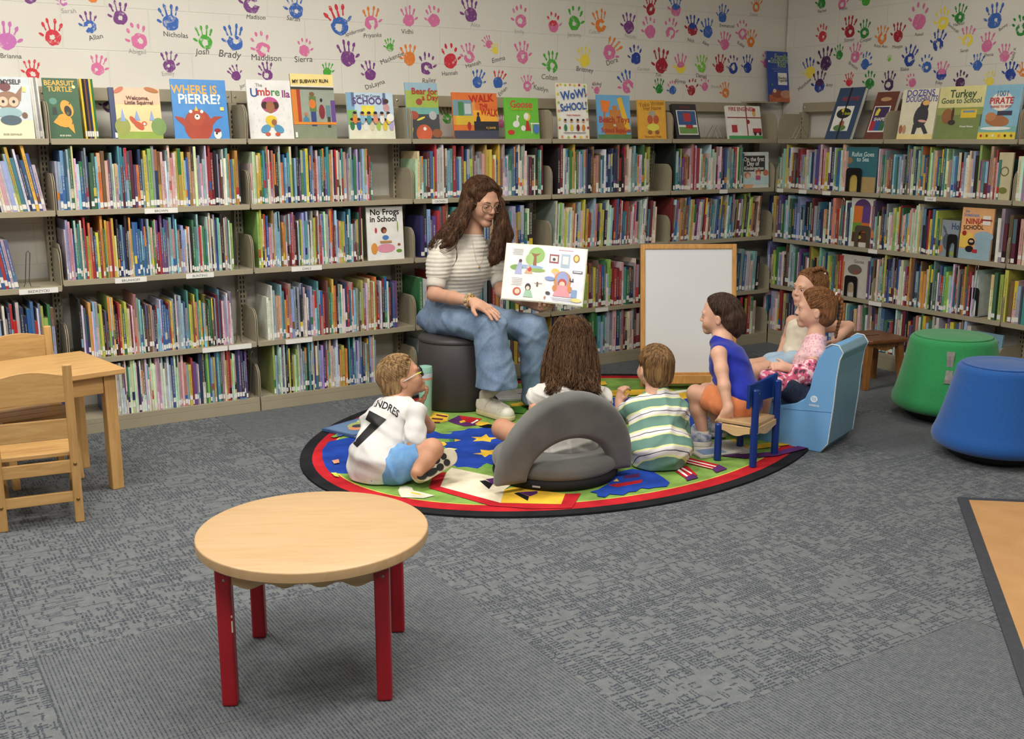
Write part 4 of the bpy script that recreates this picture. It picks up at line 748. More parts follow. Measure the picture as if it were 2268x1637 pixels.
# ---------------------------------------------------------------- bookends and wire stands
m_blk = mat('black_enamel', (24, 24, 25), .35, .02); m_wire = mat('bright_wire', (206, 206, 200), .25, .02, metal=.9); m_dwire = mat('grey_wire', (110, 108, 100), .35, .02, metal=.8)
def plate_end(M, px0, px1, ptop, z, label, y=.012, m=None):
    a = on_plane(px0, 300, M, y); b = on_plane(px1, 300, M, y); w = b.x-a.x; h = on_plane(px0, ptop, M, y).z-z
    P = [(0, 0), (0, h-.02)]+[(.02-.02*math.cos(t), h-.02+.02*math.sin(t)) for t in (.5, 1.0, 1.57)]+[(w-.02+.02*math.sin(t), h-.02+.02*math.cos(t)) for t in (0, .5, 1.0, 1.57)]+[(w, 0), (w*.76, 0), (w*.76, h*.5)]
    P += [(w/2+w*.26*math.cos(t), h*.5+w*.3*math.sin(t)) for t in (.5, 1.0, 1.57, 2.1, 2.6)]+[(w*.24, h*.5), (w*.24, 0)]
    mb = MB(); T = Matrix(((1, 0, 0, 0), (0, 0, -1, 0), (0, 1, 0, 0), (0, 0, 0, 1))); mb.prism(P, T, .002); mb.box((0, -.002, 0), (w*.24, .12, .0015)); mb.box((w*.76, -.002, 0), (w, .12, .0015))
    o = mb.build('bookend', m or m_blk); o.matrix_world = M @ Matrix.Translation((a.x, y, z+.001)); tag(o, label, 'bookend', 'bookends on the shelves')
plate_end(MW2, 1880, 1914, 372, 1.088, 'black arched bookend before the teal sea book')
plate_end(MW2, 1908, 1943, 500, .744, 'grey brown arched bookend before the patchwork house book', m=mat('bronze_enamel', (84, 74, 62), .4, .02))
plate_end(MW2, 1892, 1921, 612, .419, 'black arched bookend before the pencil animal book')
plate_end(MW2, 2118, 2141, 520, .744, 'dark arched bookend before the grey rabbit book')
plate_end(MW2, 2178, 2202, 640, .419, 'black arched bookend leaning in the gap on the right wall')
def wire_end(M, px, z, hgt, label, top=.2, m=None):
    a = on_plane(px, 300, M, .02); mb = MB()
    mb.tube([(-.02, .0, .002), (-.012, 0, .02), (.004, 0, hgt-.01), (.012, .0, hgt), (.02, 0, hgt-.012), (.006, .0, .03), (.012, .0, .002), (.05, .0, .002)], .0022, 6)
    o = mb.build('wire_bookend', m or m_dwire); o.matrix_world = M @ Matrix.Translation((a.x, .01, z+.003)); tag(o, label, 'bookend', 'wire bookends on the shelves')
wire_end(MW1, 30, .737, .17, 'dark wire bookend standing free on the nearly empty left shelf')
wire_end(MW1, 508, L2, .3, 'wire bookend ending the third shelf row under the bear book')
wire_end(MW1, 503, L3, .28, 'wire bookend ending the fourth shelf row under the bear book')
wire_end(MW1, 528, L4, .25, 'wire bookend ending the lowest row under the bear book')
wire_end(MW1, 1444, L1, .25, 'wire bookend at the end of the second shelf above the easel')
wire_end(MW1, 94, L3, .28, 'wire bookend behind the back chair at the left')
wire_end(MW2, 1877, .744, .3, 'bright wire hook above the patchwork house book', m=m_wire)
wire_end(MW2, 2190, .419, .3, 'bright wire hook by the gap in the right wall row', m=m_wire)
def wire_stand(M, px, z, label):
    a = on_plane(px, 300, M, .06); mb = MB()
    for x in (-.025, .025):
        mb.tube([(x, -.03, .012), (x, -.035, .003), (x, .09, .003), (x*.7, .03, .09)], .002, 6); mb.tube([(x*.7, .03, .09), (x*.7, -.02, .006)], .002, 6)
    mb.tube([(-.025, .09, .003), (.025, .09, .003)], .002, 6)
    o = mb.build('wire_book_stand', m_wire); o.matrix_world = M @ Matrix.Translation((a.x, .04, z+.001)); tag(o, label, 'book stand', 'empty wire book stands')
wire_stand(MW1, 1585, L0, 'empty wire book stand beside the fire engine book')
wire_stand(MW2, 1768, 1.416, 'empty wire book stand in the corner under the sign')
mb = MB(); a = on_plane(535, 880, MW1, .02); mb.box((0, 0, 0), (.035, .06, .004), lin((96, 140, 186))); o = mb.build('paper_slip', m_book); o.matrix_world = Matrix.Translation((a.x-.01, .004, L4+.002)); tag(o, 'small blue card lying on the bare end of the lowest shelf', 'card')
# ---------------------------------------------------------------- oval rug with printed motifs
RUGC = Vector((-2.538, -1.192)); RA, RB, RR = 1.422, 1.092, math.radians(12.93)
def ellp(a, b, n=120): return [(RUGC.x+a*math.cos(t)*math.cos(RR)-b*math.sin(t)*math.sin(RR), RUGC.y+a*math.cos(t)*math.sin(RR)+b*math.sin(t)*math.cos(RR)) for t in [2*math.pi*i/n for i in range(n)]]
def rug_mat():
    m = attr_mat('rug_pile', .95, .1, 9, .3, bump=.6); return m
m_rug = rug_mat(); mb = MB(); T0 = Matrix.Identity(4)
mb.prism(ellp(RA, RB), T0, .009, lin((34, 34, 37)))
zz = [.0094]
def lay(poly, c, ring=False):
    zz[0] += .00012; flat(mb, poly, T0, zz[0], lin(c))
def pf(c, s): lay([tuple(FL(float(a.split(',')[0]), float(a.split(',')[1]), .01)[:2]) for a in s.split()], c)
RED, GRN, BLU, YEL, PUR, CRM, BLK = (180, 36, 44), (124, 158, 78), (36, 68, 158), (226, 182, 60), (84, 44, 96), (222, 212, 186), (26, 26, 28)
lay(ellp(RA-.055, RB-.055), RED); lay(ellp(RA-.125, RB-.125), (196, 190, 84)); lay(ellp(RA-.132, RB-.132), GRN)
pf(BLU, '713,997 728,978 772,969 860,962 905,958 950,951 963,955 978,961 998,961 1003,957 985,957 1028,953 1037,949 1058,949 1074,946 1085,949 1120,950 1160,960 1200,985 1230,1010 1180,1025 1109,1031 1083,1031 1070,1031 1058,1038 1032,1034 1012,1035 1007,1031 960,1040 860,1052 733,1048 720,1033 714,1015')
pf((110, 160, 70), '1068,1031 1078,1026 1090,1030 1105,1027 1112,1036 1075,1037')
pf(YEL, '1044,968 1066,968 1077,961.5 1083,969 1104,969.5 1088,973.5 1086.5,979 1069,976.5 1047.5,977.5 1056,972')
pf(YEL, '1047.5,1005 1066,1003 1064,996 1082,998 1102,995 1097.5,1002 1107,1006 1083,1007 1074,1013 1067,1007.5')
pf(GRN, '905,970 950,971 994,972.5 998,979 985,980 950,978 905,980'); pf((70, 130, 90), '994,972 1007,973 1004,979 996,979'); pf(YEL, '1007,972.5 1021,975 1007,978.5')
pf(YEL, '950,979 983,979 990,984 984,988 950,989'); pf((90, 160, 90), '950,989 985,990 992,995 960,997 950,995'); pf((230, 226, 110), '992,992.5 1000,993 1013,995 1001,999')
pf(YEL, '961,913 994,919 991,933 970,938 948,939 943,928')
for q in ('967,918 992,922 990,925 966,921', '957,926 982,928 980,931 956,929', '951,935 975,935 974,938 950,938'): pf((90, 34, 60), q)
pf(PUR, '991,933 1016,921 1052,926 1062,934 1054,943 1028,945 1007,939'); pf(RED, '1018,921 1068,928 1052,938 1024,935'); pf(YEL, '1017,934 1028,931 1032,935 1020,938'); pf(YEL, '1052,940 1060,934 1080,936 1086,940 1070,944 1058,943'); pf(WH, '1042,938 1057,930 1060,932 1047,939')
pf((16, 16, 18), '1060,945 1082,940 1100,944 1090,949 1074,948')
pf(RED, '950,1082 959,1053 988,1046 975,1079 1108,1115 1243,1118 1252,1095 1287,1094 1267,1126 1180,1128 1085,1121')
pf(CRM, '1000,1037 1090,1056 1140,1070 1117,1086 1108.5,1115 975,1079 990,1046'); pf(YEL, '1117,1086 1140,1080 1252,1095 1243,1118 1108.5,1115')
pf(BLK, '1062,1066.5 1075,1065 1092,1073 1083,1085'); pf(PUR, '1075,1063 1093,1060 1101,1071 1092,1074'); pf(BLK, '1138,1094 1147,1092 1172,1101 1169,1111'); pf(PUR, '1147,1092 1190,1089 1191,1094 1174,1101')
pf((216, 212, 190), '882,1088 886,1080 900,1078 912,1081 916,1088 934,1092 963,1099 938,1105 889,1103 884,1095'); pf(YEL, '910,1091 930,1095 934,1098 912,1095')
pf(BLU, '1306,1091 1325,1086 1348,1072 1355,1056 1364,1048 1400,1040 1450,1048 1470,1060 1483,1070 1477,1079 1452,1081 1436,1084 1420,1082 1408,1090 1393,1091 1380,1098 1350,1096 1340,1103 1323,1101 1322,1094')
pf(RED, '1347,1076 1423,1064 1420,1071 1366,1081'); pf((90, 40, 90), '1380,1056 1415,1050 1418,1058 1384,1062'); pf(YEL, '1358,1068 1366,1062 1371,1068')
for s_ in ('1520,1014 1592,1031 1577,1041 1516,1026', '1506,1036 1522,1034 1545,1054 1518,1061 1496,1046'): pf(RED, s_)
for s_ in ('1519,1018 1587,1034.5 1585,1036 1518,1020', '1517,1023 1579,1039 1578,1040 1516,1025', '1511,1037 1533,1050 1531,1052 1508,1039', '1504,1041 1524,1056 1521,1058 1500,1044'): pf(WH, s_)
pf(PUR, '1592,1031 1611,1040 1586,1049 1577,1041'); pf(PUR, '1535,1052 1547,1060 1521,1067 1517,1060'); pf(PUR, '1532,998 1600,1004 1650,1008 1720,1002 1790,984 1790,994 1720,1012 1650,1017 1600,1012 1530,1003')
pf(YEL, '1640,990 1800,972 1810,979 1650,1000'); pf(YEL, '1330,868 1480,862 1500,872 1340,880'); pf(BLU, '1335,884 1440,880 1460,900 1345,905'); pf(BLU, '1470,890 1560,870 1620,905 1590,960 1540,985 1500,940'); pf(YEL, '1470,876 1540,868 1545,882 1475,890')
pf(WH, '1478,870 1530,864 1535,868 1482,875'); pf(PUR, '1085,880 1140,874 1143,884 1090,893'); pf(YEL, '1130,897 1180,890 1185,899 1135,907'); pf((84, 140, 60), '1110,905 1170,900 1160,918 1110,915')
pf(YEL, '1270,850 1340,846 1345,854 1275,860'); pf(RED, '1600,900 1680,890 1690,905 1610,915')
pf(RED, '783,962 800,963 790,970'); pf((110, 160, 80), '733,970 765,955 772,963 740,972'); pf((70, 90, 150), '745,966 765,958 770,964 750,970'); pf((214, 150, 120), '735,1023 750,1020 752,1028 740,1030'); pf((186, 196, 80), '733,1050 745,1050 752,1060 742,1058')
rug = mb.build('rug', m_rug); tag(rug, 'large oval storytime rug with green ground, blue stars and black and red border', 'rug')
RZ = .0125
# ---------------------------------------------------------------- round play table, red legs
w_maple = wood('maple_laminate', (190, 158, 118), (178, 144, 102), (1.2, 14, 4), 4, .38); w_ply = wood('ply_edge', (218, 188, 142), (190, 154, 106), (2, 2, 26), 5, .45)
m_red = mat('red_painted_wood', (160, 28, 38), .35, .06, 12); m_blue = mat('blue_painted_wood', (22, 52, 124), .3, .06, 12); m_chip = mat('bare_chip', (222, 200, 170), .6)
TC = (-4.54, -2.852); t = thing('round_table', 'small round maple top play table with four red legs in the foreground', 'table', (*TC, 0), math.radians(-28.3))
mb = MB(); R_ = .302; prof = [(R_*.5, .385), (R_-.005, .385), (R_-.001, .389)]+[(R_-.0045+.0045*math.cos(a), .4105+.0045*math.sin(a)) for a in (0, .5, 1.0, 1.57)]+[(R_*.5, .4152)]
mb.lathe(prof, 96); mb.build('tabletop', w_maple, t, smooth=True, auto=.6)
Mi = WM[t].inverted(); LG = []
for i, q in enumerate([(512, 1558), (853, 1546), (576, 1408), (882, 1396)]):
    p = Mi @ Vector(FL(*q)); LG.append(p); mb = MB(); mb.box((p.x-.0195, p.y-.0195, 0), (p.x+.0195, p.y+.0195, .3848)); lg = mb.build('leg', m_red, t, bevel=.007, seg=3)
    mb = MB(); mb.ball((p.x+.004, p.y-.0195, .345), (.004, .002, .004), 8); mb.build('bolt', mat('bolt_steel', (150, 146, 138), .3, metal=.8), lg)
    if i == 0: mb = MB(); mb.box((p.x+.0165, p.y-.0196, .205), (p.x+.0198, p.y-.0165, .235)); mb.box((p.x+.0165, p.y-.0196, .245), (p.x+.0198, p.y-.0165, .25)); mb.build('paint_chip', m_chip, lg)
def apron(mb, a, b, z0, z1, th, waves=4, amp=.007):
    a = Vector(a); b = Vector(b); d = (b-a); L = d.length; d.normalize(); n = Vector((-d.y, d.x, 0)); N = 48
    pts = [(0, z1), (L, z1)]+[(L*(1-i/N), z0+amp*(math.cos(2*math.pi*waves*i/N))) for i in range(N+1)]
    T = Matrix(((d.x, 0, n.x, a.x-n.x*th/2), (d.y, 0, n.y, a.y-n.y*th/2), (0, 1, 0, 0), (0, 0, 0, 1))); mb.prism(pts, T, th)
for a, b in ((0, 1), (2, 3), (0, 2), (1, 3)):
    A, B = LG[a], LG[b]; d = (B-A).normalized(); mb = MB(); apron(mb, (A.x+d.x*.017, A.y+d.y*.017, 0), (B.x-d.x*.017, B.y-d.y*.017, 0), .322, .3845, .018); mb.build('apron', w_ply, t)

# ---------------------------------------------------------------- rectangular table and two ladder-back chairs at the left
w_birch = wood('birch_wood', (212, 170, 110), (184, 140, 84), (1.5, 12, 12), 4, .36); w_birchv = wood('birch_upright', (210, 166, 106), (182, 138, 82), (12, 12, 1.2), 4, .36)
m_bolt = mat('brass_bolt', (140, 112, 66), .35, .1, metal=.7)
TT = Matrix.Translation((-4.596, -.969, 0)) @ Matrix.Rotation(math.radians(9.8), 4, 'Z')   # front right corner of the top
t = thing('rectangular_table', 'honey birch rectangular kids table at the left edge', 'table', M=TT)
TWd, TDp, TZ = 1.10, .485, .51
mb = MB(); mb.box((-TWd, 0, TZ-.024), (0, TDp, TZ)); mb.build('tabletop', w_birch, t, bevel=.004)
for x in (-TWd+.03, -.078):
    for y in (.03, TDp-.078): mb = MB(); mb.box((x, y, 0), (x+.048, y+.048, TZ-.0245)); mb.build('leg', w_birchv, t, bevel=.003)
for lo, hi in (((-TWd+.08, .038, TZ-.1), (-.08, .056, TZ-.025)), ((-TWd+.08, TDp-.056, TZ-.1), (-.08, TDp-.038, TZ-.025)), ((-.066, .08, TZ-.1), (-.048, TDp-.08, TZ-.025)), ((-TWd+.048, .08, TZ-.1), (-TWd+.066, TDp-.08, TZ-.025))):
    mb = MB(); mb.box(lo, hi); mb.build('apron', w_birch, t, bevel=.002)
def ladder_chair(M, label, wd=.262):
    t = thing('ladder_back_chair', label, 'chair', M=M, group='birch ladder back chairs at the rectangular table'); h = wd/2
    for sx in (-1, 1):
        x = sx*h; mb = MB()   # local -y is the back
        mb.hexa([(x-.016, -.012, 0), (x+.016, -.012, 0), (x+.016, .012, 0), (x-.016, .012, 0)], [(x-.016, -.045, .615), (x+.016, -.045, .615), (x+.016, -.023, .615), (x-.016, -.023, .615)]); lg = mb.build('back_leg', w_birchv, t, bevel=.004)
        mb = MB()
        for z in (.235, .095): mb.ball((x, -.014-.033*z/.615, z), (.0065, .004, .0065), 8)
        mb.build('bolt', m_bolt, lg, smooth=True)
        mb = MB(); x2 = sx*(h-.004); mb.hexa([(x2-.016, .285, 0), (x2+.016, .285, 0), (x2+.016, .31, 0), (x2-.016, .31, 0)], [(x2-.016, .225, .262), (x2+.016, .225, .262), (x2+.016, .25, .262), (x2-.016, .25, .262)]); mb.build('front_leg', w_birchv, t, bevel=.004)
        mb = MB(); mb.box((x-.008, .012, .215), (x+.008, .24, .255)); mb.box((x-.008, .012, .08), (x+.008, .27, .105)); mb.build('side_rail', w_birch, t, bevel=.003)
    def rail(z0, z1, y, arch, nm):
        mb = MB(); N = 16; P = [(-h+.014, z0), (h-.014, z0)]+[((h-.014)*(1-2*i/N), z1+arch*math.sin(math.pi*i/N)) for i in range(N+1)]
        T = Matrix(((1, 0, 0, 0), (0, 0, 1, y-.007), (0, 1, 0, 0), (0, 0, 0, 1))); mb.prism(P, T, .014); mb.build(nm, w_birch, t, bevel=.002)
    rail(.475, .575, -.030, .02, 'top_rail'); rail(.335, .41, -.022, 0, 'back_slat'); rail(.2, .248, -.010, 0, 'seat_rail'); rail(.085, .125, -.004, 0, 'stretcher')
    mb = MB()
    for k in range(3): mb.box((-h-.014, -.004+k*.088, .262), (h+.014, .081+k*.088, .28))
    mb.build('seat', w_birch, t, bevel=.004)
    mb = MB(); mb.box((-h+.012, .232, .215), (h-.012, .246, .255)); mb.build('front_rail', w_birch, t)
    return t
bc = (FL(21, 1176)+FL(166, 1156))/2
ladder_chair(Matrix.Translation((bc[0], bc[1], 0)) @ Matrix.Rotation(math.radians(-7.5), 4, 'Z'), 'birch ladder back chair in front, its back to the camera')
q = FL(100, 724, .612); ladder_chair(Matrix.Translation((q[0]-.12, q[1]-.04, 0)) @ Matrix.Rotation(math.radians(186), 4, 'Z'), 'birch ladder back chair on the far side of the table by the books')

# ---------------------------------------------------------------- cylinder ottoman, tumbler, stools
m_vinyl = mat('charcoal_vinyl', (66, 62, 62), .5, .04, 10, bump=.08, bscale=500)
OC = (-2.772, -.448); t = thing('cylinder_ottoman', 'tall dark charcoal cylinder ottoman the woman sits on', 'ottoman', (*OC, RZ))
r_ = .206; mb = MB(); mb.lathe([(r_*.9, 0), (r_-.006, .001), (r_, .008), (r_+.002, .2), (r_, .352), (r_-.003, .356)], 72); mb.build('body', m_vinyl, t, smooth=True, auto=.8)
mb = MB(); mb.lathe([(r_-.004, .3555), (r_+.002, .36), (r_+.001, .374), (r_-.012, .386), (r_*.6, .390), (.02, .391)], 72); mb.build('seat_cushion', m_vinyl, t, smooth=True)
m_mint = mat('mint_enamel', (150, 196, 176), .35, .02); m_coral = mat('coral_enamel', (224, 140, 110), .4); m_clearw = mat('pale_plastic', (206, 208, 214), .25)
p = FL(945, 924, RZ); t = thing('insulated_tumbler', 'mint green tumbler with coral ring standing beside the ottoman', 'tumbler', (p[0]+.01, p[1]+.03, RZ))
mb = MB(); mb.lathe([(.030, 0), (.0315, .003), (.034, .12), (.0378, .196)], 32); mb.build('body', m_mint, t, smooth=True, auto=.8)
mb = MB(); mb.lathe([(.0382, .196), (.0386, .206)], 32); mb.build('band', m_coral, t, smooth=True, auto=.8)
mb = MB(); mb.lathe([(.0386, .2065), (.0392, .228), (.037, .23)], 32); mb.build('collar', m_clearw, t, smooth=True, auto=.8)
mb = MB(); mb.lathe([(.039, .2305), (.0395, .25), (.037, .262), (.012, .268)], 32); mb.build('lid', m_mint, t, smooth=True, auto=.8)
def wobble(name, label, px, py, col, tag_, tr=.212):
    c = FL(px, py); t = thing(name, label, 'stool', (c[0], c[1], 0), 0, 'flared fabric wobble stools'); mf = mat('stool_fabric_'+tag_, col, .85, .06, 120, bump=.15, bscale=900, sheen=.25)
    mb = MB(); mb.lathe([(.05, 0), (.15, .004), (.205, .022), (.225, .05), (.22, .056)], 56); mb.build('rocker_base', mat('black_rubber', (16, 16, 17), .6), t, smooth=True)
    P = [(.2, .05), (.25, .056), (.272, .07), (.28, .09), (.277, .115)]
    for i in range(1, 15):
        u = i/14; P.append((.277-(.277-tr)*(u**.8), .115+.285*u))
    P += [(tr-.003, .415), (tr-.012, .427), (tr-.027, .432)]
    mb = MB(); mb.lathe(P, 72); mb.build('body', mf, t, smooth=True, auto=1.2)
    mb = MB(); mb.lathe([(tr-.026, .4305), (tr-.022, .435), (tr-.029, .437), (.12, .431), (.02, .428)], 72); mb.build('seat_top', mf, t, smooth=True)
    return t, c
tg, cg = wobble('wobble_stool', 'green fabric wobble stool with a grey strap tab', 2096, 924, (44, 146, 82), 'green')
tb, cb = wobble('wobble_stool', 'blue fabric wobble stool at the right, front of the green one', 2203, 1012, (22, 84, 158), 'blue', .196)
# strap tab on the green stool, facing the camera
m_tab = mat('grey_webbing', (140, 134, 130), .8, .12, 90, stretch=(1, 1, .2)); vd = np.array([CAM[0]-cg[0], CAM[1]-cg[1]]); an = math.atan2(vd[1], vd[0])-.02
mb = MB(); rows_ = []
for i in range(9):
    z = .385-.155*i/8; u = max(0, (z-.115)/.285); rr = (.277-.065*(u**.8) if u > 0 else .277)+.003+.004*math.sin(i*1.1); wd = .085 if i in (0, 8) else (.078 if i in (1, 7) else .068)
    rows_.append([(rr*math.cos(an+s_*wd), rr*math.sin(an+s_*wd), z) for s_ in (-1, -.33, .33, 1)])
vs = [p_ for r2 in rows_ for p_ in r2]; vs += [(x*.985, y*.985, z) for x, y, z in vs]; n_ = 36
fs = [(4*i+j, 4*i+j+1, 4*i+j+5, 4*i+j+4) for i in range(8) for j in range(3)]; fs += [tuple(x+n_ for x in f[::-1]) for f in fs]
for i in range(8): fs += [(4*i, 4*i+4, 4*i+4+n_, 4*i+n_), (4*i+3+n_, 4*i+7+n_, 4*i+7, 4*i+3)]
fs += [(j, j+n_, j+1+n_, j+1) for j in range(3)]+[(32+j+1, 32+j+1+n_, 32+j+n_, 32+j) for j in range(3)]
mb.add(vs, fs); mb.build('strap_tab', m_tab, tg, smooth=False)
# brown step stool
w_walnut = wood('walnut_stain', (128, 78, 40), (92, 52, 26), (2, 14, 14), 5, .35); w_walnl = wood('stool_leg_wood', (160, 106, 56), (124, 76, 38), (12, 12, 1.5), 5, .35)
SM = Matrix.Translation((-.455, -1.285, 0)) @ Matrix.Rotation(math.radians(-12), 4, 'Z'); t = thing('step_stool', 'low brown wooden stool behind the green wobble stool', 'stool', M=SM)
c_ = [(-.15, -.13), (-.12, -.155), (.12, -.155), (.15, -.13), (.15, .13), (.12, .155), (-.12, .155), (-.15, .13)]
mb = MB(); mb.prism(c_, Matrix.Translation((0, 0, .272)), .022); st = mb.build('seat', w_walnut, t, bevel=.005)
mb = MB(); mb.box((-.045, -.007, .2935), (.045, .007, .2948)); mb.build('hand_slot', mat('slot_dark', (50, 28, 14), .7), st)
for sx in (-1, 1):
    for sy in (-1, 1):
        mb = MB(); x, y = sx*.105, sy*.105; X, Y_ = sx*.125, sy*.125
        mb.hexa([(X-.014, Y_-.014, 0), (X+.014, Y_-.014, 0), (X+.014, Y_+.014, 0), (X-.014, Y_+.014, 0)], [(x-.02, y-.02, .272), (x+.02, y-.02, .272), (x+.02, y+.02, .272), (x-.02, y+.02, .272)]); mb.build('leg', w_walnl, t, bevel=.003)
for a, b in (((-.09, -.112), (.09, -.112)), ((.112, -.09), (.112, .09)), ((.09, .112), (-.09, .112)), ((-.112, .09), (-.112, -.09))):
    mb = MB(); apron(mb, (*a, 0), (*b, 0), .235, .2715, .016, 1, .012); mb.build('apron', w_walnl, t)

# ---------------------------------------------------------------- light blue foam seat
Q = Vector(FL(1816, 1003)); ang = math.atan2(.93, -.37)
FM = Matrix.Translation((Q.x, Q.y, 0)) @ Matrix.Rotation(ang, 4, 'Z')     # x forward, -y to the far side
m_fs = mat('sky_blue_vinyl', (112, 166, 214), .42, .03, 8, bump=.05, bscale=60); m_fb = mat('grey_blue_back_vinyl', (122, 156, 172), .5, .03, 8, bump=.05, bscale=50); m_pipe = mat('pale_piping', (196, 210, 220), .5)
prof = []
for q in ((1816, 1003), (1833, 985), (1846, 900), (1853, 838), (1860, 800), (1868, 783), (1858, 767), (1843, 764)): c = on_plane(*q, FM, 0); prof.append((c.x, max(c.z, 0)))
for q in ((1828, 772), (1812, 795), (1800, 830), (1793, 862), (1782, 883), (1762, 893), (1735, 897), (1690, 900)): c = on_plane(*q, FM, 0); prof.append((c.x, c.z))
sx_ = prof[-1][0]; prof += [(sx_+.16, prof[-1][1]+.005), (sx_+.18, prof[-1][1]-.02), (sx_+.18, .012), (sx_+.165, 0)]
prof = [(x, z) for x, z in prof]; prof[0] = (0.0, 0.0)
t = thing('foam_floor_seat', 'light blue vinyl foam seat the pink clad girl sits on', 'foam seat', M=FM)
FWID = .335; n_ = len(prof)
mb = MB(); mb.m = 0
mb.add([(x, 0, z) for x, z in prof]+[(x, -FWID, z) for x, z in prof], [tuple(range(n_)), tuple(range(2*n_-1, n_-1, -1))])
for i in range(n_):
    j = (i+1) % n_; mb.m = 1 if i < 6 else 0; mb.add([(prof[i][0], 0, prof[i][1]), (prof[j][0], 0, prof[j][1]), (prof[j][0], -FWID, prof[j][1]), (prof[i][0], -FWID, prof[i][1])], [(3, 2, 1, 0)])
fo = mb.build('cushion', [m_fs, m_fb], t, bevel=.006)
w_ = fo.modifiers.new('w', 'WELD'); w_.merge_threshold = .0005; fo.modifiers.move(1, 0)
for yy in (.001, -FWID-.001): mb = MB(); mb.tube([(x, yy, z+.003) for x, z in prof[:9]], .0032, 8); mb.build('piping', m_pipe, t, smooth=True)
mb = MB(); a_, b_ = on_plane(1735, 905, FM, 0), on_plane(1848, 914, FM, 0); mb.tube([(a_.x, .0008, a_.z), (b_.x, .0008, b_.z)], .0012, 6); mb.build('seam', mat('seam_blue', (84, 130, 180), .6), t)
lp = on_plane(1803, 884, FM, .0015); lq = on_plane(1803, 896, FM, .0015); LT = Matrix(((-1, 0, 0, lp.x), (0, 0, 1, .0015), (0, 1, 0, lp.z), (0, 0, 0, 1)))
m_logo = mat('white_print', (222, 228, 234), .5); mb = MB(); flat(mb, blob(0, 0, .017, .016, 0, 24, 0), LT, 0, None); lo_ = mb.build('round_mark', m_logo, t)
mb = MB()
for k in (-.007, 0, .007): mb.add([LT @ Vector(p_) for p_ in ((k-.004, .008, .0006), (k-.001, .008, .0006), (k+.004, -.008, .0006), (k+.001, -.008, .0006))], [(0, 1, 2, 3)])
mb.build('round_mark_strokes', m_fs, lo_)
mb = MB(); put_text(mb, 'wesco', Matrix(((-1, 0, 0, lq.x), (0, 0, 1, .0015), (0, 1, 0, lq.z-.003), (0, 0, 0, 1))), .019, bold=True); mb.build('lettering', m_logo, t)

# ---------------------------------------------------------------- whiteboard easel
EA, EB = Vector(FL(1419, 860)), Vector(FL(1640, 858)); ed = (EB-EA).normalized(); EW = (EB-EA).length; EM = Matrix.Translation(EA) @ Matrix.Rotation(math.atan2(ed.y, ed.x), 4, 'Z')
t = thing('whiteboard_easel', 'wooden framed whiteboard easel standing behind the children', 'easel', M=EM); w_beech = wood('beech_frame', (214, 160, 92), (186, 130, 66), (12, 12, 1.5), 4, .4)
h_ = .85
for _ in range(6): c = on_plane(1424, 541, EM, h_*math.sin(math.radians(9))); h_ = c.z/math.cos(math.radians(9))
LE = Matrix.Rotation(math.radians(-9), 4, 'X'); 
def ebox(lo, hi, nm, m, par=None, bev=.003): mb = MB(); mb.X = LE; mb.box(lo, hi); return mb.build(nm, m, par or t, bevel=bev)
EW2 = on_plane(1632, 545, EM, h_*.156).x
ebox((0, 0, 0), (.026, .028, h_), 'frame_post', w_beech); ebox((EW2-.026, 0, 0), (EW2, .028, h_), 'frame_post', w_beech)
ebox((.026, .002, h_-.028), (EW2-.026, .026, h_), 'top_rail', w_beech); ebox((.026, .002, .06), (EW2-.026, .026, .09), 'bottom_rail', w_beech)
ebox((.026, .010, .09), (EW2-.026, .018, h_-.028), 'whiteboard_panel', mat('white_melamine', (226, 226, 228), .22, .01, 3), bev=0)
mb = MB(); mb.box((.0, -.10, .045), (EW2, -.088, .095)); mb.box((.0, -.10, .045), (EW2, .0, .053)); mb.build('tray', w_beech, t, bevel=.002)
mb = MB(); mb.X = Matrix.Translation((0, .42, 0)) @ Matrix.Rotation(math.radians(20), 4, 'X'); mb.box((.10, 0, 0), (.126, .026, h_*.9)); mb.build('rear_leg', w_beech, t, bevel=.003)
mb = MB(); mb.X = Matrix.Translation((0, .42, 0)) @ Matrix.Rotation(math.radians(20), 4, 'X'); mb.box((EW2-.126, 0, 0), (EW2-.10, .026, h_*.9)); mb.build('rear_leg', w_beech, t, bevel=.003)
for i, (x, c, l) in enumerate(((.18, (226, 196, 60), 'yellow marker in the easel tray left of the boy'), (.27, (190, 50, 60), 'red marker lying in the easel tray'), (.36, (226, 206, 80), 'second yellow marker in the easel tray'), (.45, (120, 60, 130), 'purple marker in the easel tray, nearest the blue shirt'))):
    mt = thing('marker_pen', l, 'marker', M=EM @ Matrix.Translation((x, -.07, .062)), group='markers in the easel tray'); mb = MB(); mb.tube([(0, 0, 0), (.07, .003, 0)], .0075, 10); mb.build('barrel', mat('marker_%d' % i, c, .4), mt, smooth=True, auto=.8); mb = MB(); mb.tube([(.0705, .003, 0), (.095, .004, 0)], .008, 10); mb.build('cap', mat('marker_%d' % i, c, .4), mt, smooth=True, auto=.8)

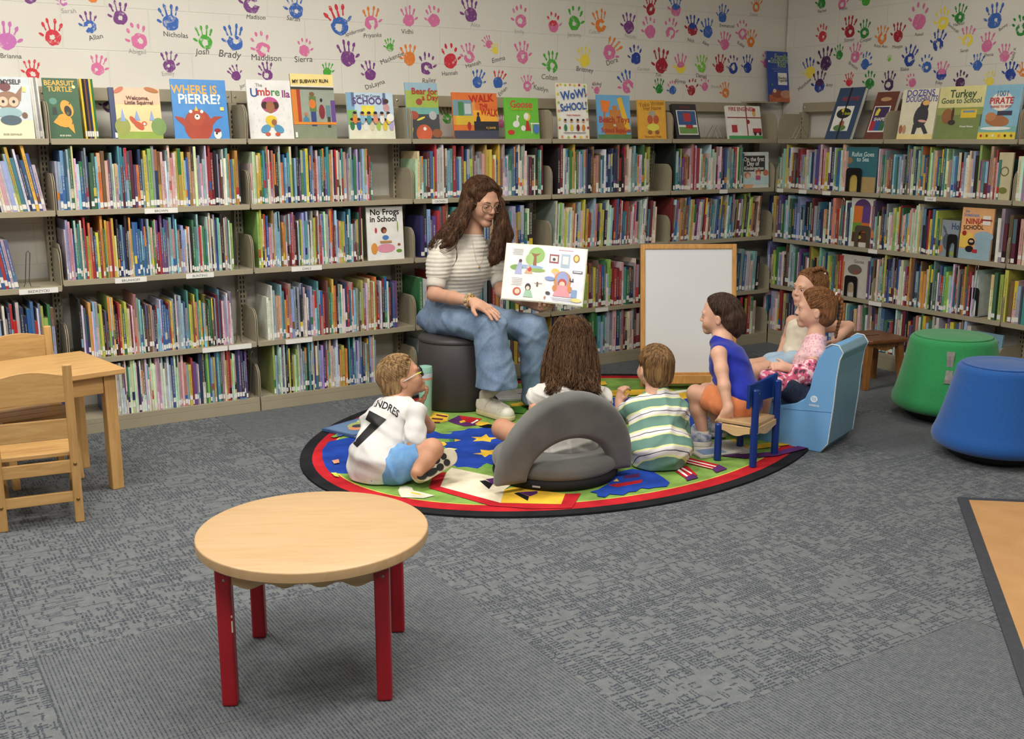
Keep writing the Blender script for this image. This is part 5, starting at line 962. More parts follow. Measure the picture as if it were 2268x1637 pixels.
# ---------------------------------------------------------------- small blue toddler chair
B_, C_, A_, D_ = [Vector(FL(*q, RZ)) for q in ((1667, 1033), (1715, 1005), (1589, 1018), (1640, 990))]
cdir = (C_-B_).normalized(); CW = (C_-B_).length; fwd = Vector((-cdir.y, cdir.x, 0)); CM = Matrix.Translation(B_) @ Matrix.Rotation(math.atan2(cdir.y, cdir.x), 4, 'Z'); CDp = (A_-B_).dot(fwd)
t = thing('toddler_chair', 'small blue wooden chair with pale seat under the boy in blue', 'chair', M=CM)
for (x, y, hh) in ((0, 0, .345), (CW, 0, .345), (0, CDp, .168), (CW, CDp, .168)):
    mb = MB(); mb.tube([(x, y, 0), (x, y, hh*.5), (x, y, hh-.004), (x, y, hh)], [.0165, .0165, .0165, .013], 12); lg = mb.build('leg', m_blue, t, smooth=True, auto=.7)
    if hh > .2 and x == 0:
        mb = MB(); mb.ball((x-.003, -.0165, .33), (.003, .002, .003), 6); mb.ball((x-.003, -.0165, .15), (.004, .002, .004), 6); mb.build('bolt', mat('bolt_steel', (150, 146, 138)), lg)
mb = MB(); N = 14; P = []
for i in range(N+1):
    u = i/N; P.append((-.03+(CW+.06)*u, .0+.022*math.sin(math.pi*u)))
for i in range(N):
    (x0, y0), (x1, y1) = P[i], P[i+1]; zt = lambda x: .368-.016*math.sin(math.pi*(x+.03)/(CW+.06)); zb = lambda x: .262
    mb.hexa([(x0, y0+.016, zb(x0)), (x1, y1+.016, zb(x1)), (x1, y1+.03, zb(x1)), (x0, y0+.03, zb(x0))], [(x0, y0+.016, zt(x0)), (x1, y1+.016, zt(x1)), (x1, y1+.03, zt(x1)), (x0, y0+.03, zt(x0))])
mb.build('backrest', m_blue, t)
mb = MB(); mb.box((.018, .0, .17), (CW-.018, CDp+.02, .186)); mb.build('seat', w_maple, t, bevel=.003)
for a, b in (((.0, .018), (.0, CDp-.018)), ((CW, .018), (CW, CDp-.018)), ((.018, .0), (CW-.018, .0)), ((.018, CDp), (CW-.018, CDp))):
    mb = MB(); apron(mb, (*a, 0), (*b, 0), .135, .1695, .016, 1, .009); mb.build('apron', w_ply, t)

# ---------------------------------------------------------------- grey folding floor chair
m_velour = mat('grey_velour', (108, 108, 104), .85, .10, 9, bump=.12, bscale=500, sheen=.2, col2=(92, 92, 90)); m_bk = mat('black_canvas', (20, 20, 21), .8)
fc = Vector(FL(1229, 1046, RZ)); FR = .27
t = thing('floor_chair', 'grey velour folding floor chair behind the long haired girl', 'floor chair', (fc.x, fc.y, RZ))
mb = MB(); mb.lathe([(FR*.85, 0), (FR-.008, .003), (FR, .018), (FR-.004, .04), (FR*.9, .046)], 72, (fc.x, fc.y, RZ)); mb.build('base', m_bk, t, smooth=True, world=True)
s = SDF((fc.x-.31, fc.y-.31, 0), (fc.x+.31, fc.y+.31, .16), .005); X, Y_, Z = np.meshgrid(*s.ax, indexing='ij', sparse=True)
rr = np.sqrt((X-fc.x)**2+(Y_-fc.y)**2); qx = rr-(FR-.03); qz = np.abs(Z-(.072+RZ))-.004; s.f = (np.sqrt(np.maximum(qx, 0)**2+np.maximum(qz, 0)**2)-.03+np.minimum(np.maximum(qx, qz), 0)).astype(np.float32)
s.f -= (.006*np.exp(-((rr-.16)/.07)**2)).astype(np.float32); s.f = np.minimum(s.f, .05); s.build('seat_cushion', m_velour, t)
al, ar = Vector(FL(1128, 1076, .05)), Vector(FL(1376, 1040, .05)); am = (al+ar)/2;  ux = (ar-al).normalized(); nx = Vector((-ux.y, ux.x, 0)); lean_ = math.radians(10)
upv = Vector((-nx.x*math.sin(lean_), -nx.y*math.sin(lean_), math.cos(lean_))); nn_ = ux.cross(upv); am = am+nx*.028
ztop = .36
for _ in range(8):
    pz = am+upv*ztop; ztop += (project(pz)[1]-868)/500
hw = (ar-al).length/2+.055
s = SDF((am.x-.42, am.y-.36, .0), (am.x+.42, am.y+.3, .46), .005); X, Y_, Z = np.meshgrid(*s.ax, indexing='ij', sparse=True)
U = (X-am.x)*ux.x+(Y_-am.y)*ux.y; V = (X-am.x)*upv.x+(Y_-am.y)*upv.y+(Z-.05)*upv.z; Wn = (X-am.x)*nn_.x+(Y_-am.y)*nn_.y+(Z-.05)*nn_.z
def el2(u, v, a, b): k0 = np.sqrt((u/a)**2+(v/b)**2); k1 = np.sqrt((u/a**2)**2+(v/b**2)**2); return k0*(k0-1)/np.maximum(k1, 1e-6)
d2 = np.maximum(el2(U, V-.02, hw, ztop-.02), -el2(U-.015, V-.01, hw-.125, ztop-.215)); d2 = np.maximum(d2, -(V+.0))
rd = .038; d2 = d2+rd; wz = np.abs(Wn)-.040+rd; s.f = np.minimum(np.sqrt(np.maximum(d2, 0)**2+np.maximum(wz, 0)**2)+np.minimum(np.maximum(d2, wz), 0)-rd, .05).astype(np.float32)
s.build('backrest', m_velour, t, smooth_it=3)
lb_ = Vector(FL(1196, 1071, .03)); mb = MB(); c0 = (Vector((lb_.x, lb_.y, 0))-Vector((fc.x, fc.y, 0))).normalized(); tt = Vector((-c0.y, c0.x, 0)); pb = Vector((fc.x, fc.y, RZ+.02))+c0*(FR+.001)
mb.add([pb-tt*.017+Vector((0, 0, -.004)), pb+tt*.017+Vector((0, 0, -.004)), pb+tt*.017+Vector((0, 0, .004)), pb-tt*.017+Vector((0, 0, .004))], [(0, 1, 2, 3)]); mb.build('brand_tab', mat('tab_grey', (180, 180, 180), .5), t, world=True)

# ---------------------------------------------------------------- mat at the right, loose books
K = Vector(FL(2120, 1105)); e1 = Vector((-.749, -.662, 0)); e2 = Vector((.77, -.638, 0)); t = thing('floor_mat', 'tan floor mat with dark rubber edge cut off at the right', 'mat', (K.x, K.y, 0))
P4 = [K, K+e1*2.2, K+e1*2.2+e2*1.5, K+e2*1.5]; mb = MB(); mb.prism([(p.x-K.x, p.y-K.y) for p in P4], T0, .009); mb.build('rubber_border', mat('dark_rubber', (58, 60, 66), .7, .1, 60), t, bevel=.003)
I4 = [K+e1*.04+e2*.04, K+e1*2.1+e2*.04, K+e1*2.1+e2*1.4, K+e1*.04+e2*1.4]; mb = MB(); mb.prism([(p.x-K.x, p.y-K.y) for p in I4], Matrix.Translation((0, 0, .009)), .002); mb.build('tan_pile', mat('tan_pile', (186, 142, 94), .9, .08, 8, bump=.3, bscale=500, col2=(174, 130, 82)), t)
def lying_book(c, ang, w, d, th, z, cov, label, items, openb=False):
    M = Matrix.Translation((c[0], c[1], z)) @ Matrix.Rotation(ang, 4, 'Z'); t = thing('picture_book', label, 'book', M=M, group='picture books lying on the rug')
    mb = MB(); mb.box((-w/2, -d/2, 0), (w/2, d/2, .0018), lin(cov)); mb.box((-w/2, -d/2, th-.0018), (w/2, d/2, th), lin(cov)); mb.box((-w/2, -d/2, .0018), (-w/2+.002, d/2, th-.0018), lin(cov))
    art(mb, Matrix.Translation((-w/2, -d/2, th)), scaled(items, w, d)); mb.build('cover', m_art, t)
    mb = MB(); mb.box((-w/2+.003, -d/2+.003, .0018), (w/2-.003, d/2-.003, th-.0018), lin((226, 222, 208))); mb.build('pages', m_art, t)
    return t
a_ = Vector(FL(713, 951, .02)); b_ = Vector(FL(790, 929, .02)); d_ = (b_-a_).normalized(); n2 = Vector((d_.y, -d_.x, 0)); cc_ = a_+d_*.14+n2*.11
lying_book((cc_.x, cc_.y), math.atan2(d_.y, d_.x), .28, .22, .012, RZ, (64, 92, 140), 'blue picture book lying at the rug edge behind the boy', [('r', (96, 130, 170), .04, .05, .96, .95), ('e', (170, 180, 110), .6, .5, .3, .22), ('e', (226, 150, 110), .35, .4, .12, .12), ('e', (60, 60, 70), .5, .5, .12, .1), ('e', (200, 206, 140), .8, .7, .14, .12)])
a_ = FL(1146, 873, .02); lying_book((a_[0], a_[1]), math.radians(-20), .26, .24, .01, RZ, (222, 222, 224), 'white picture book lying flat behind the woman\'s shoe', [('e', (120, 120, 126), .7, .5, .2, .05), ('r', (200, 200, 206), .1, .1, .5, .14)])
a_ = FL(1590, 992, .02); lying_book((a_[0], a_[1]), math.radians(-12), .30, .2, .008, RZ, (216, 212, 202), 'pale picture book lying under the shoes of the boy in blue', [('r', (226, 190, 80), .9, 0, 1, 1), ('r', (120, 150, 190), .1, .1, .5, .5)])
# ---------------------------------------------------------------- people
FH = np.array([math.sin(YAW), math.cos(YAW), 0.0]); RH = RT; ZU = np.array([0, 0, 1.0])
def un(v): v = np.array(v, float); return v/np.linalg.norm(v)
def skin(name, c, c2): return mat(name, c, .5, .04, 12, bump=.05, bscale=300, spec=.35, sss=.07, col2=c2)
def hairmat(name, c1, c2, stretch=(60, 60, 4)):
    m, nt, b = nodes(name); L = nt.links
    tc = nd(nt, 'ShaderNodeTexCoord'); mp = nd(nt, 'ShaderNodeMapping'); mp.inputs['Scale'].default_value = stretch
    L.new(tc.outputs['Object'], mp.inputs[0]); n = nd(nt, 'ShaderNodeTexNoise'); n.inputs['Scale'].default_value = 2.2; n.inputs['Detail'].default_value = 5
    L.new(mp.outputs[0], n.inputs[0]); r = nd(nt, 'ShaderNodeValToRGB'); r.color_ramp.elements[0].position = .35; r.color_ramp.elements[1].position = .7
    r.color_ramp.elements[0].color = (*lin(c2), 1); r.color_ramp.elements[1].color = (*lin(c1), 1)
    L.new(n.outputs[0], r.inputs[0]); L.new(r.outputs[0], b.inputs['Base Color']); b.inputs['Roughness'].default_value = .6; b.inputs['Specular IOR Level'].default_value = .22
    bp = nd(nt, 'ShaderNodeBump'); bp.inputs['Strength'].default_value = .6; bp.inputs['Distance'].default_value = .002
    L.new(n.outputs[0], bp.inputs['Height']); L.new(bp.outputs[0], b.inputs['Normal']); return m
class Head:
    def __init__(h, c, F, U, sc, kid=True):
        h.c = np.array(c); h.F = un(F); R = un(np.cross(h.F, U)); h.R = R; h.U = un(np.cross(R, h.F)); h.s = sc; h.kid = kid; h.A = np.array([h.R, h.F, h.U])
    def __call__(h, x, y, z): return h.c+h.s*(x*h.R+y*h.F+z*h.U)
    def sdf(h, s, neck, nr=.05):
        sc = h.s; E = lambda c, r, k=.012, op='u': s.ell(h(*c), np.array(r)*sc, h.A, k*sc, op); C = lambda a, b, r, r2=None, k=.01, op='u': s.cap(h(*a), h(*b), r*sc, (r2 or r)*sc, k*sc, op)
        kd = h.kid
        E((0, -.012, .034), (.076, .096, .085)); E((0, .022, -.022), (.060 if not kd else .064, .064, .078 if not kd else .07), .03)
        for sx in (-1, 1):
            C((sx*.048, -.005, -.045 if not kd else -.04), (sx*.012, .062, -.090 if not kd else -.078), .022, .018, .02)
            E((sx*.036, .056, -.032), (.026, .028, .030) if kd else (.022, .024, .028), .02)
            E((sx*.076, -.006, -.012), (.011, .019, .031) if not kd else (.010, .016, .026), .006)
            E((sx*.086, .0, -.010), (.006, .010, .018), .004, 's')
        E((0, .070, -.094 if not kd else -.080), (.018, .016, .014), .02)
        C((-.034, .076, .020), (.034, .076, .020), .012, None, .016)
        C((0, .086, .008), (0, .104 if not kd else .098, -.024 if not kd else -.022), .0075, .0095, .010)
        for sx in (-1, 1): E((sx*.0095, .094 if not kd else .089, -.029 if not kd else -.026), (.0075, .009, .0065), .005)
        E((0, .080, -.055), (.026, .016, .016), .012)
        for sx in (-1, 1): E((sx*.031, .0905, .002), (.0155, .013, .0095), .008, 's')
        C((-.014, .0965, -.0585), (.014, .0965, -.0585), .0012, None, .002, 's')
        s.cap(h(0, -.018, -.055), neck, nr*1.0, nr*1.08, .02)
    def face(h, root, iris=(88, 60, 40), lip=(190, 112, 104), brow=(70, 48, 36), open_mouth=False, sk=None, lid=20):
        mw = mat('eye_white', (232, 228, 222), .2, .02, 5, spec=.6); mi = mat('iris_%d' % iris[0], iris, .2, .1, 40); mk = mat('pupil', (12, 10, 10), .15); ml = mat('lips_%d' % lip[0], lip, .4, .05); mbw = mat('brow_%d' % brow[0], brow, .8, .2)
        kd = h.kid; er = .0112 if kd else .0122; ey_y = .0735 if kd else .0755; lo_y = -.0055 if kd else -.001; lr = .72 if kd else .85
        M3 = Matrix(tuple(tuple(r) for r in h.A.T))
        for sx in (-1, 1):
            e = h(sx*.031, ey_y, .001); mb = MB(); mb.ball(e, er*h.s, 12, M=M3); ey = mb.build('eye', mw, root, smooth=True, world=True)
            mb = MB(); mb.ball(h(sx*.031, ey_y+er*.52, .000), (.0066*h.s, .0064*h.s, .0066*h.s), 10, M=M3); mb.build('iris', mi, ey, smooth=True, world=True)
            mb = MB(); mb.ball(h(sx*.031, ey_y+er*.74, .000), (.0030*h.s, .0038*h.s, .0030*h.s), 8, M=M3); mb.build('pupil', mk, ey, smooth=True, world=True)
            for a0, a1, nm in ((lid, 112, 'upper_eyelid'), (-105, -22, 'lower_eyelid')):
                mb = MB(); g = []; Rr = er*1.10*h.s
                for i in range(7):
                    a = math.radians(a0+(a1-a0)*i/6)
                    for j in range(11):
                        b = math.radians(-85+17*j); g.append(e+(h.F*math.cos(a)+h.U*math.sin(a))*math.cos(b)*Rr+h.R*math.sin(b)*Rr)
                mb.add(g, [(i*11+j, i*11+j+1, (i+1)*11+j+1, (i+1)*11+j) for i in range(6) for j in range(10)]); mb.build(nm, sk or MATS['skin_fair'], ey, smooth=True, world=True)
            mb = MB(); pts = [h(sx*(.031+.0145*math.cos(a)), .0870-.0030*abs(math.cos(a))**2*1.6-(.002 if kd else 0)+.0008, .0012+(math.sin(math.radians(lid))*er*1.0)*math.sin(a)) for a in np.linspace(.15, 2.99, 9)]; mb.tube(pts, .0009*h.s, 6); mb.build('lashes', mk, ey, smooth=True, world=True)
            mb = MB(); pts = [h(sx*x, y, z) for x, y, z in ((.011, .0905, .019), (.022, .0905, .0235), (.034, .0875+(0 if kd else .001), .0255), (.047, .079+(0 if kd else .003), .021))]; mb.tube(pts, [.0012*h.s, .0020*h.s, .0018*h.s, .0008*h.s], 8); mb.build('eyebrow', mbw, root, smooth=True, world=True)
        mb = MB(); dz = -.004 if open_mouth else 0
        mb.tube([h(x, y+lo_y, z) for x, y, z in ((-.021, .0875, -.058), (-.010, .0955, -.0555), (-.003, .098, -.0545), (0, .0982, -.0555), (.003, .098, -.0545), (.010, .0955, -.0555), (.021, .0875, -.058))], [q*h.s*lr for q in (.001, .0032, .0036, .0033, .0036, .0032, .001)], 8)
        mb.tube([h(x, y+lo_y, z+dz) for x, y, z in ((-.019, .087, -.0595), (-.009, .095, -.0625), (0, .0975, -.0635), (.009, .095, -.0625), (.019, .087, -.0595))], [q*h.s*lr for q in (.001, .0036, .0044, .0036, .001)], 8)
        if open_mouth: mb.ball(h(0, .0935, -.0595), (.012*h.s, .003*h.s, .0035*h.s), 8, M=M3)
        mb.build('lips', ml, root, smooth=True, world=True)
    def crown_strands(h, mb, n, rnd_, crown=(0, -.035, .9), grow=1.085, line=None, r=.0016, wav=.0, step=14, jit=.02):
        """combed hair lying on the skull from the crown down to the hairline"""
        cr = un(crown); a1 = un(np.cross(cr, (0, 1, 0))); a2 = np.cross(cr, a1)
        for _ in range(n):
            phi = rnd_.uniform(0, 2*math.pi); d2 = a1*math.cos(phi)+a2*math.sin(phi); t0 = rnd_.uniform(0, .45); pts = []; sw = rnd_.uniform(-.25, .25); g = grow+rnd_.uniform(-.035, .03)
            for i in range(step):
                t = t0+.16*i; dd = cr*math.cos(t)+(d2*math.cos(sw*i*.12)+np.cross(cr, d2)*math.sin(sw*i*.12))*math.sin(t)
                p = np.array([0, -.012, .034])+dd*np.array([.076, .096, .085])*g+np.array([rnd_.uniform(-1, 1)*jit*.03, 0, 0])
                if not line(p): break
                pts.append(h(*p))
            if len(pts) > 2: mb.tube(pts, [r*h.s*(1 if i < len(pts)-1 else .3) for i in range(len(pts))], 5)
def hand(s, w, d, n, side, L=.17, curl=.25, spread=1.0, k=.005, thumb=(.62, .68, -.25), curls=None):
    w = np.array(w, float); d = un(d); n = np.array(n, float); n = un(n-d*(n@d)); x = np.cross(d, n)*side
    R = np.array([x, d, n]); s.rbox(w+d*.25*L, (.205*L, .27*L, .075*L), R, .06*L, .012*L*5)
    s.cap(w-d*.12*L, w+d*.15*L, .135*L, .15*L, .02)
    for i in range(4):
        b = w+d*(.47-.02*abs(i-1))*L+x*(.158-.105*i)*L; fd = un(d+x*(.13-.085*i)*spread); ln = (.40, .45, .42, .33)[i]*L; c = curl if curls is None else curls[i]; a = .1*c
        r = (.050, .052, .050, .044)[i]*L
        for j, (f, dr) in enumerate(((.45, 1), (.30, .92), (.25, .84))):
            a += c*(1.0, 1.15, .8)[j]; q = b+(fd*math.cos(a)-n*math.sin(a))*ln*f; s.cap(b, q, r*dr, r*dr*.92, k if j else .008); b = q
    b = w+d*.08*L+x*.16*L; t = d*thumb[0]+x*thumb[1]+n*thumb[2]; t = un(t); q = b+t*.25*L; s.cap(b, q, .075*L, .06*L, .012); t2 = un(t+d*.5-x*.15); s.cap(q, q+t2*.2*L, .058*L, .048*L, k)
def shoe(root, heel, toe, name='shoe', up=ZU, L=None, colm=None, solem=None, w=.043, hgt=.06, ank=None, res=.003, detail=True):
    heel = np.array(heel, float); toe = np.array(toe, float); d = toe-heel; L = np.linalg.norm(d); d = d/L; up = un(np.array(up)-d*(np.array(up)@d)); sd = np.cross(d, up)
    s = SDF(np.minimum(heel, toe)-.09, np.maximum(heel, toe)+.14, res); R = np.array([sd, d, up])
    s.cap(heel+d*.2*L+up*.035, toe-d*.16*L+up*.028, w*.92, w*.82, .02); s.cap(heel+d*.16*L+up*.05, heel+d*.5*L+up*.045, w*.9, w*.72, .02)
    s.cap(heel+d*.17*L+up*(.05), heel+d*.17*L+up*(.035+hgt), w*.82, w*.86, .02); s.cap(heel+d*.5*L+up*.055, toe-d*.2*L+up*.03, w*.6, w*.72, .02)
    s.cut(heel+up*.016, -up); s.cut(heel+d*.17*L+up*(hgt+.028), un(up-d*.25))
    if ank is not None: s.cap(heel+d*.17*L+up*.06, heel+d*.17*L+up*.13, ank, ank, .004, 's')
    o = s.build(name, colm, root); o_last = s.last
    s = SDF(np.minimum(heel, toe)-.07, np.maximum(heel, toe)+.08, res); s.cap(heel+d*.17*L+up*.012, toe-d*.17*L+up*.012, w*1.0, w*.96, .02); s.ripple(lambda X, Y, Z: 0*X, 0)
    s.cut(heel+up*.024, up, .003); s.cut(heel+up*.001, -up, .003); so = s.build('sole', solem, o)
    if detail:
        p_, q_ = o_last; bvh = BVHTree.FromPolygons([Vector(x) for x in p_], [tuple(int(i) for i in f) for f in q_]); mb = MB()
        def drop(p, dr, out=.0016):
            h = bvh.ray_cast(Vector(p)+Vector(dr)*.12, -Vector(dr), .3); return np.array(h[0])+np.array(dr)*out if h[0] is not None else np.array(p)
        for i in range(6):
            f = .42+.065*i; mb.tube([drop(heel+d*(f+.02*abs(k))*L+sd*w*.13*k, up, .002) for k in range(-4, 5)], .0026, 6)
        for k in (-1, 1): mb.tube([drop(heel+d*(.40-.01*j)*L+sd*k*(.006+.007*j), un(up+sd*k*.12*j), .004) for j in range(6)], .0024, 6)
        seam = MB(); 
        for k in (-1, 1): seam.tube([drop(heel+d*(.78-.05*j)*L+sd*k*w*(.25+.09*j), un(up+sd*k*.3*j), .0006) for j in range(8)], .0009, 5)
        seam.tube([drop(heel+d*(.80+.02*math.cos(k*.39))*L+sd*w*.2*k, un(up+sd*.2*k), .0006) for k in range(-4, 5)], .0009, 5)
        seam.build('stitching', mat('shoe_stitching', (150, 142, 124), .8), o, smooth=True, world=True)
        mb.build('laces', mat('white_lace', (222, 218, 206), .7), o, smooth=True, world=True)
    return o
def folds(seed, a, b, c, f=1.0):
    r = random.Random(seed); T = [(un([r.uniform(-1, 1) for _ in range(3)])*r.uniform(38, 85)*f, r.uniform(0, 6)) for _ in range(5)]
    return lambda X, Y, Z: sum(np.sin(k[0]*X+k[1]*Y+k[2]*Z+p+1.5*np.sin(k[2]*X*.6-k[0]*Z*.5+p)) for k, p in T)/5
def creases(seed, axis, n=4, k=(28, 60), pw=3.0):
    """pulled cloth: narrow ridges running roughly across the given axis, fading in and out"""
    r = random.Random(seed); ax = un(axis); T = []
    for _ in range(n):
        d = un(ax*r.uniform(.7, 1)+np.array([r.uniform(-.6, .6) for _ in range(3)]))*r.uniform(*k); e = un([r.uniform(-1, 1) for _ in range(3)])*r.uniform(12, 24); T.append((d, e, r.uniform(0, 6), r.uniform(0, 6)))
    def f(X, Y, Z):
        o = 0
        for d, e, p, q in T:
            g = e[0]*X+e[1]*Y+e[2]*Z+q; o = o-np.exp(-(np.sin((d[0]*X+d[1]*Y+d[2]*Z)*.5+p+.7*np.sin(g))/.42)**2)*np.clip(.35+.65*np.sin(g*.8+p), 0, 1)+.09
        return o
    return f
def smooth_path(P, n=6):
    P = [np.array(p, float) for p in P]; Q = [P[0]]+P+[P[-1]]; out = []
    for i in range(1, len(Q)-2):
        for j in range(n):
            t = j/n; out.append(.5*((2*Q[i])+(-Q[i-1]+Q[i+1])*t+(2*Q[i-1]-5*Q[i]+4*Q[i+1]-Q[i+2])*t*t+(-Q[i-1]+3*Q[i]-3*Q[i+1]+Q[i+2])*t**3))
    return out+[P[-1]]
def cloth(name, col, col2=None, rough=.85, bump=.25, sheen=.2, bscale=700): return mat(name, col, rough, .05, 25, bump=bump, bscale=bscale, sheen=sheen, spec=.2, col2=col2)
def strands(mb, guide, n, rad, rnd_, r=.0016, wave=.006, wl=.09, taper=True):
    G = [np.array(g) for g in guide]; m = len(G); rads = rad if isinstance(rad, (list, tuple)) else [rad]*m
    for _ in range(n):
        a = rnd_.uniform(0, 2*math.pi); q = math.sqrt(rnd_.random()); ph = rnd_.uniform(0, 6.28); w = wave*rnd_.uniform(.5, 1.3); pts = []; acc = 0; e = rnd_.uniform(.86, 1.0)
        N = (m-1)*5
        for i in range(int(N*e)+1):
            u = i/5; k = min(int(u), m-2); f = u-k; p = G[k]*(1-f)+G[k+1]*f; t = un(G[k+1]-G[k]); s1 = un(np.cross(t, FH+.01)); s2 = np.cross(t, s1); R_ = rads[k]*(1-f)+rads[k+1]*f
            acc = i*np.linalg.norm(G[k+1]-G[k])/5; off = math.sin(acc/wl*6.28+ph)*w
            pts.append(p+s1*(R_*q*math.cos(a)+off)+s2*(R_*q*math.sin(a)+off*.5))
        if len(pts) > 2: mb.tube(pts, [r*(.4 if i == len(pts)-1 else 1) for i in range(len(pts))], 5)
m_tan = skin('skin_tanned', (198, 148, 118), (184, 132, 104)); m_fair = skin('skin_fair', (220, 174, 148), (208, 158, 134))
def persn(label, base): return thing('person', label, 'person', (base[0], base[1], 0), 0, 'children and reader at storytime')
rp = random.Random(77)
RES = .0034

# ======================= the woman reading
m_skw = skin('skin_woman', (206, 160, 134), (194, 144, 118)); m_brn = hairmat('brown_hair', (98, 66, 42), (44, 28, 19))
m_knit = mat('cream_knit', (218, 211, 198), .9, .05, 40, bump=.4, bscale=420, sheen=.25, spec=.15)
def denim(name, c, c2):
    m, nt, b = nodes(name); L = nt.links; tc = nd(nt, 'ShaderNodeTexCoord'); n = nd(nt, 'ShaderNodeTexNoise'); n.inputs['Scale'].default_value = 9; n.inputs['Detail'].default_value = 6
    mp = nd(nt, 'ShaderNodeMapping'); mp.inputs['Scale'].default_value = (1, 1, .45); L.new(tc.outputs['Object'], mp.inputs[0]); L.new(mp.outputs[0], n.inputs[0])
    n2 = nd(nt, 'ShaderNodeTexNoise'); n2.inputs['Scale'].default_value = 260; mp2 = nd(nt, 'ShaderNodeMapping'); mp2.inputs['Scale'].default_value = (1, 1, .25); L.new(tc.outputs['Object'], mp2.inputs[0]); L.new(mp2.outputs[0], n2.inputs[0])
    ad = nd(nt, 'ShaderNodeMath', operation='MULTIPLY_ADD'); ad.inputs[1].default_value = .45; L.new(n2.outputs[0], ad.inputs[0]); L.new(n.outputs[0], ad.inputs[2])
    r = nd(nt, 'ShaderNodeValToRGB'); r.color_ramp.elements[0].position = .55; r.color_ramp.elements[1].position = .9; r.color_ramp.elements[0].color = (*lin(c2), 1); r.color_ramp.elements[1].color = (*lin(c), 1)
    L.new(ad.outputs[0], r.inputs[0]); L.new(r.outputs[0], b.inputs['Base Color']); b.inputs['Roughness'].default_value = .9; b.inputs['Specular IOR Level'].default_value = .15
    bp = nd(nt, 'ShaderNodeBump'); bp.inputs['Strength'].default_value = .3; bp.inputs['Distance'].default_value = .001; L.new(n2.outputs[0], bp.inputs['Height']); L.new(bp.outputs[0], b.inputs['Normal']); return m
m_jean = denim('light_denim', (140, 160, 184), (104, 124, 152))
root = persn('woman in cream ribbed top and wide jeans reading aloud on the ottoman', OC)
wh = Head(PT(1067, 447, 5.66), -FH*.78+RH*.60-ZU*.26, ZU*1.0+FH*.0, 1.05, False)
neck = PT(1047, 525, 5.72); chest = PT(1030, 585, 5.74); waist = PT(1008, 660, 5.78); pelv = PT(1000, 698, 5.78)
rs, ls = PT(978, 548, 5.62), PT(1092, 552, 5.86); re, rw = PT(962, 652, 5.58), PT(1046, 668, 5.42); le, lw = PT(1112, 645, 5.74), PT(1184, 676, 5.56)
sv = un(ls-rs); lo = np.array([-3.25, -1.15, 0]); hi = np.array([-2.15, .0, 1.3])
s = SDF(lo, hi, RES); wh.sdf(s, neck, .046)
s.cap(neck, chest, .055, .07, .03); s.ecap(chest, waist, (.13, .085), (.11, .08), sv, .03); s.cap(rs, ls, .045, .045, .03)
s.chain([(rs, .044), (re, .036)]); s.chain([(re, .037), (re*.5+rw*.5, .034), (rw, .024)]); s.chain([(ls, .044), (le, .036)]); s.chain([(le, .036), (lw, .024)])
hd = PT(1112, 700, 5.33)-rw; hand(s, rw+un(hd)*.015, hd, ZU*.9-FH*.25+RH*.2, 1, .185, .16, 1.5)
BKD = 5.46
hand(s, lw+RH*.025-ZU*.006, -FH*.9+RH*.30+ZU*.06, -ZU*1.0+FH*.1, 1, .185, .50, 1.7, thumb=(.5, .5, -.6))
s.build('body', m_skw, root)
wh.face(root, (70, 50, 36), (176, 104, 96), (58, 40, 30), sk=m_skw, lid=8)
s = SDF(lo, hi, RES)
s.ecap(chest+ZU*.05, chest, (.12, .075), (.155, .105), sv, .03); s.ecap(chest, waist, (.158, .108), (.135, .105), sv, .03); s.ecap(waist, waist-ZU*.03, (.132, .102), (.125, .10), sv, .02)
s.ell(chest-np.cross(sv, ZU)*-.055-ZU*.03, (.13, .06, .07), np.array([sv, np.cross(ZU, sv), ZU]), .05)
s.cap(rs, ls, .052, .052, .04); s.cap(neck-ZU*.005, neck-ZU*.05, .062, .08, .03)
for a, b in ((rs, re), (ls, le)): m_ = a*.46+b*.54; s.chain([(a, .056), (a*.65+b*.35, .066), (m_, .064)], .02)
s.ripple(lambda X, Y, Z: np.sin(Z*2*math.pi/.0205)+0*X+0*Y, .0017); s.ripple(folds(3, 0, 0, 0, .5), .002)
s.cap(neck+ZU*.07, neck-ZU*.01, .05, .052, .004, 's'); s.cut(waist-ZU*.055, -ZU)
kt = s.build('knit_top', m_knit, root)
for a, b in ((rs, re), (ls, le)): mb = MB(); q_ = [a*(1-t)+b*t for t in (.48, .52, .6, .78, .84, .86)]; mb.tube(q_, [.052, .054, .052, .050, .049, .043], 28); mb.build('sleeve_cuff', m_knit, kt, smooth=True, world=True)
# jeans
rh, lh = PT(985, 706, 5.70), PT(1040, 706, 5.88); rk, lk = PT(1086, 724, 5.42), PT(1180, 728, 5.56); ra, la = PT(1100, 852, 5.47), PT(1196, 880, 5.70)
lo2 = np.array([-3.25, -1.15, 0]); hi2 = np.array([-2.05, .05, .72]); s = SDF(lo2, hi2, RES)
s.ecap(waist-ZU*.035, pelv+ZU*.03, (.122, .100), (.145, .115), sv, .03); s.ecap(pelv+ZU*.04, pelv, (.145, .112), (.165, .125), sv, .03); s.ell(pelv-ZU*.02-un(rk-rh)*.05, (.17, .13, .09), np.array([sv, np.cross(ZU, sv), ZU]), .04)
s.chain([(rh, .096), (rk, .078)], .02); s.chain([(rk, .078), (rk*.7+ra*.3, .088), (ra, .107)], .006); s.chain([(lh, .096), (lk, .077)], .02); s.chain([(lk, .077), (lk*.7+la*.3, .086), (la, .094)], .006)
s.ripple(creases(8, ZU+RH*.5, 5, (26, 48), 2.5), .0065); s.ripple(creases(15, RH-FH*.4, 4, (34, 62), 3), .005); s.ripple(folds(18, 0, 0, 0, 1.0), .0016)
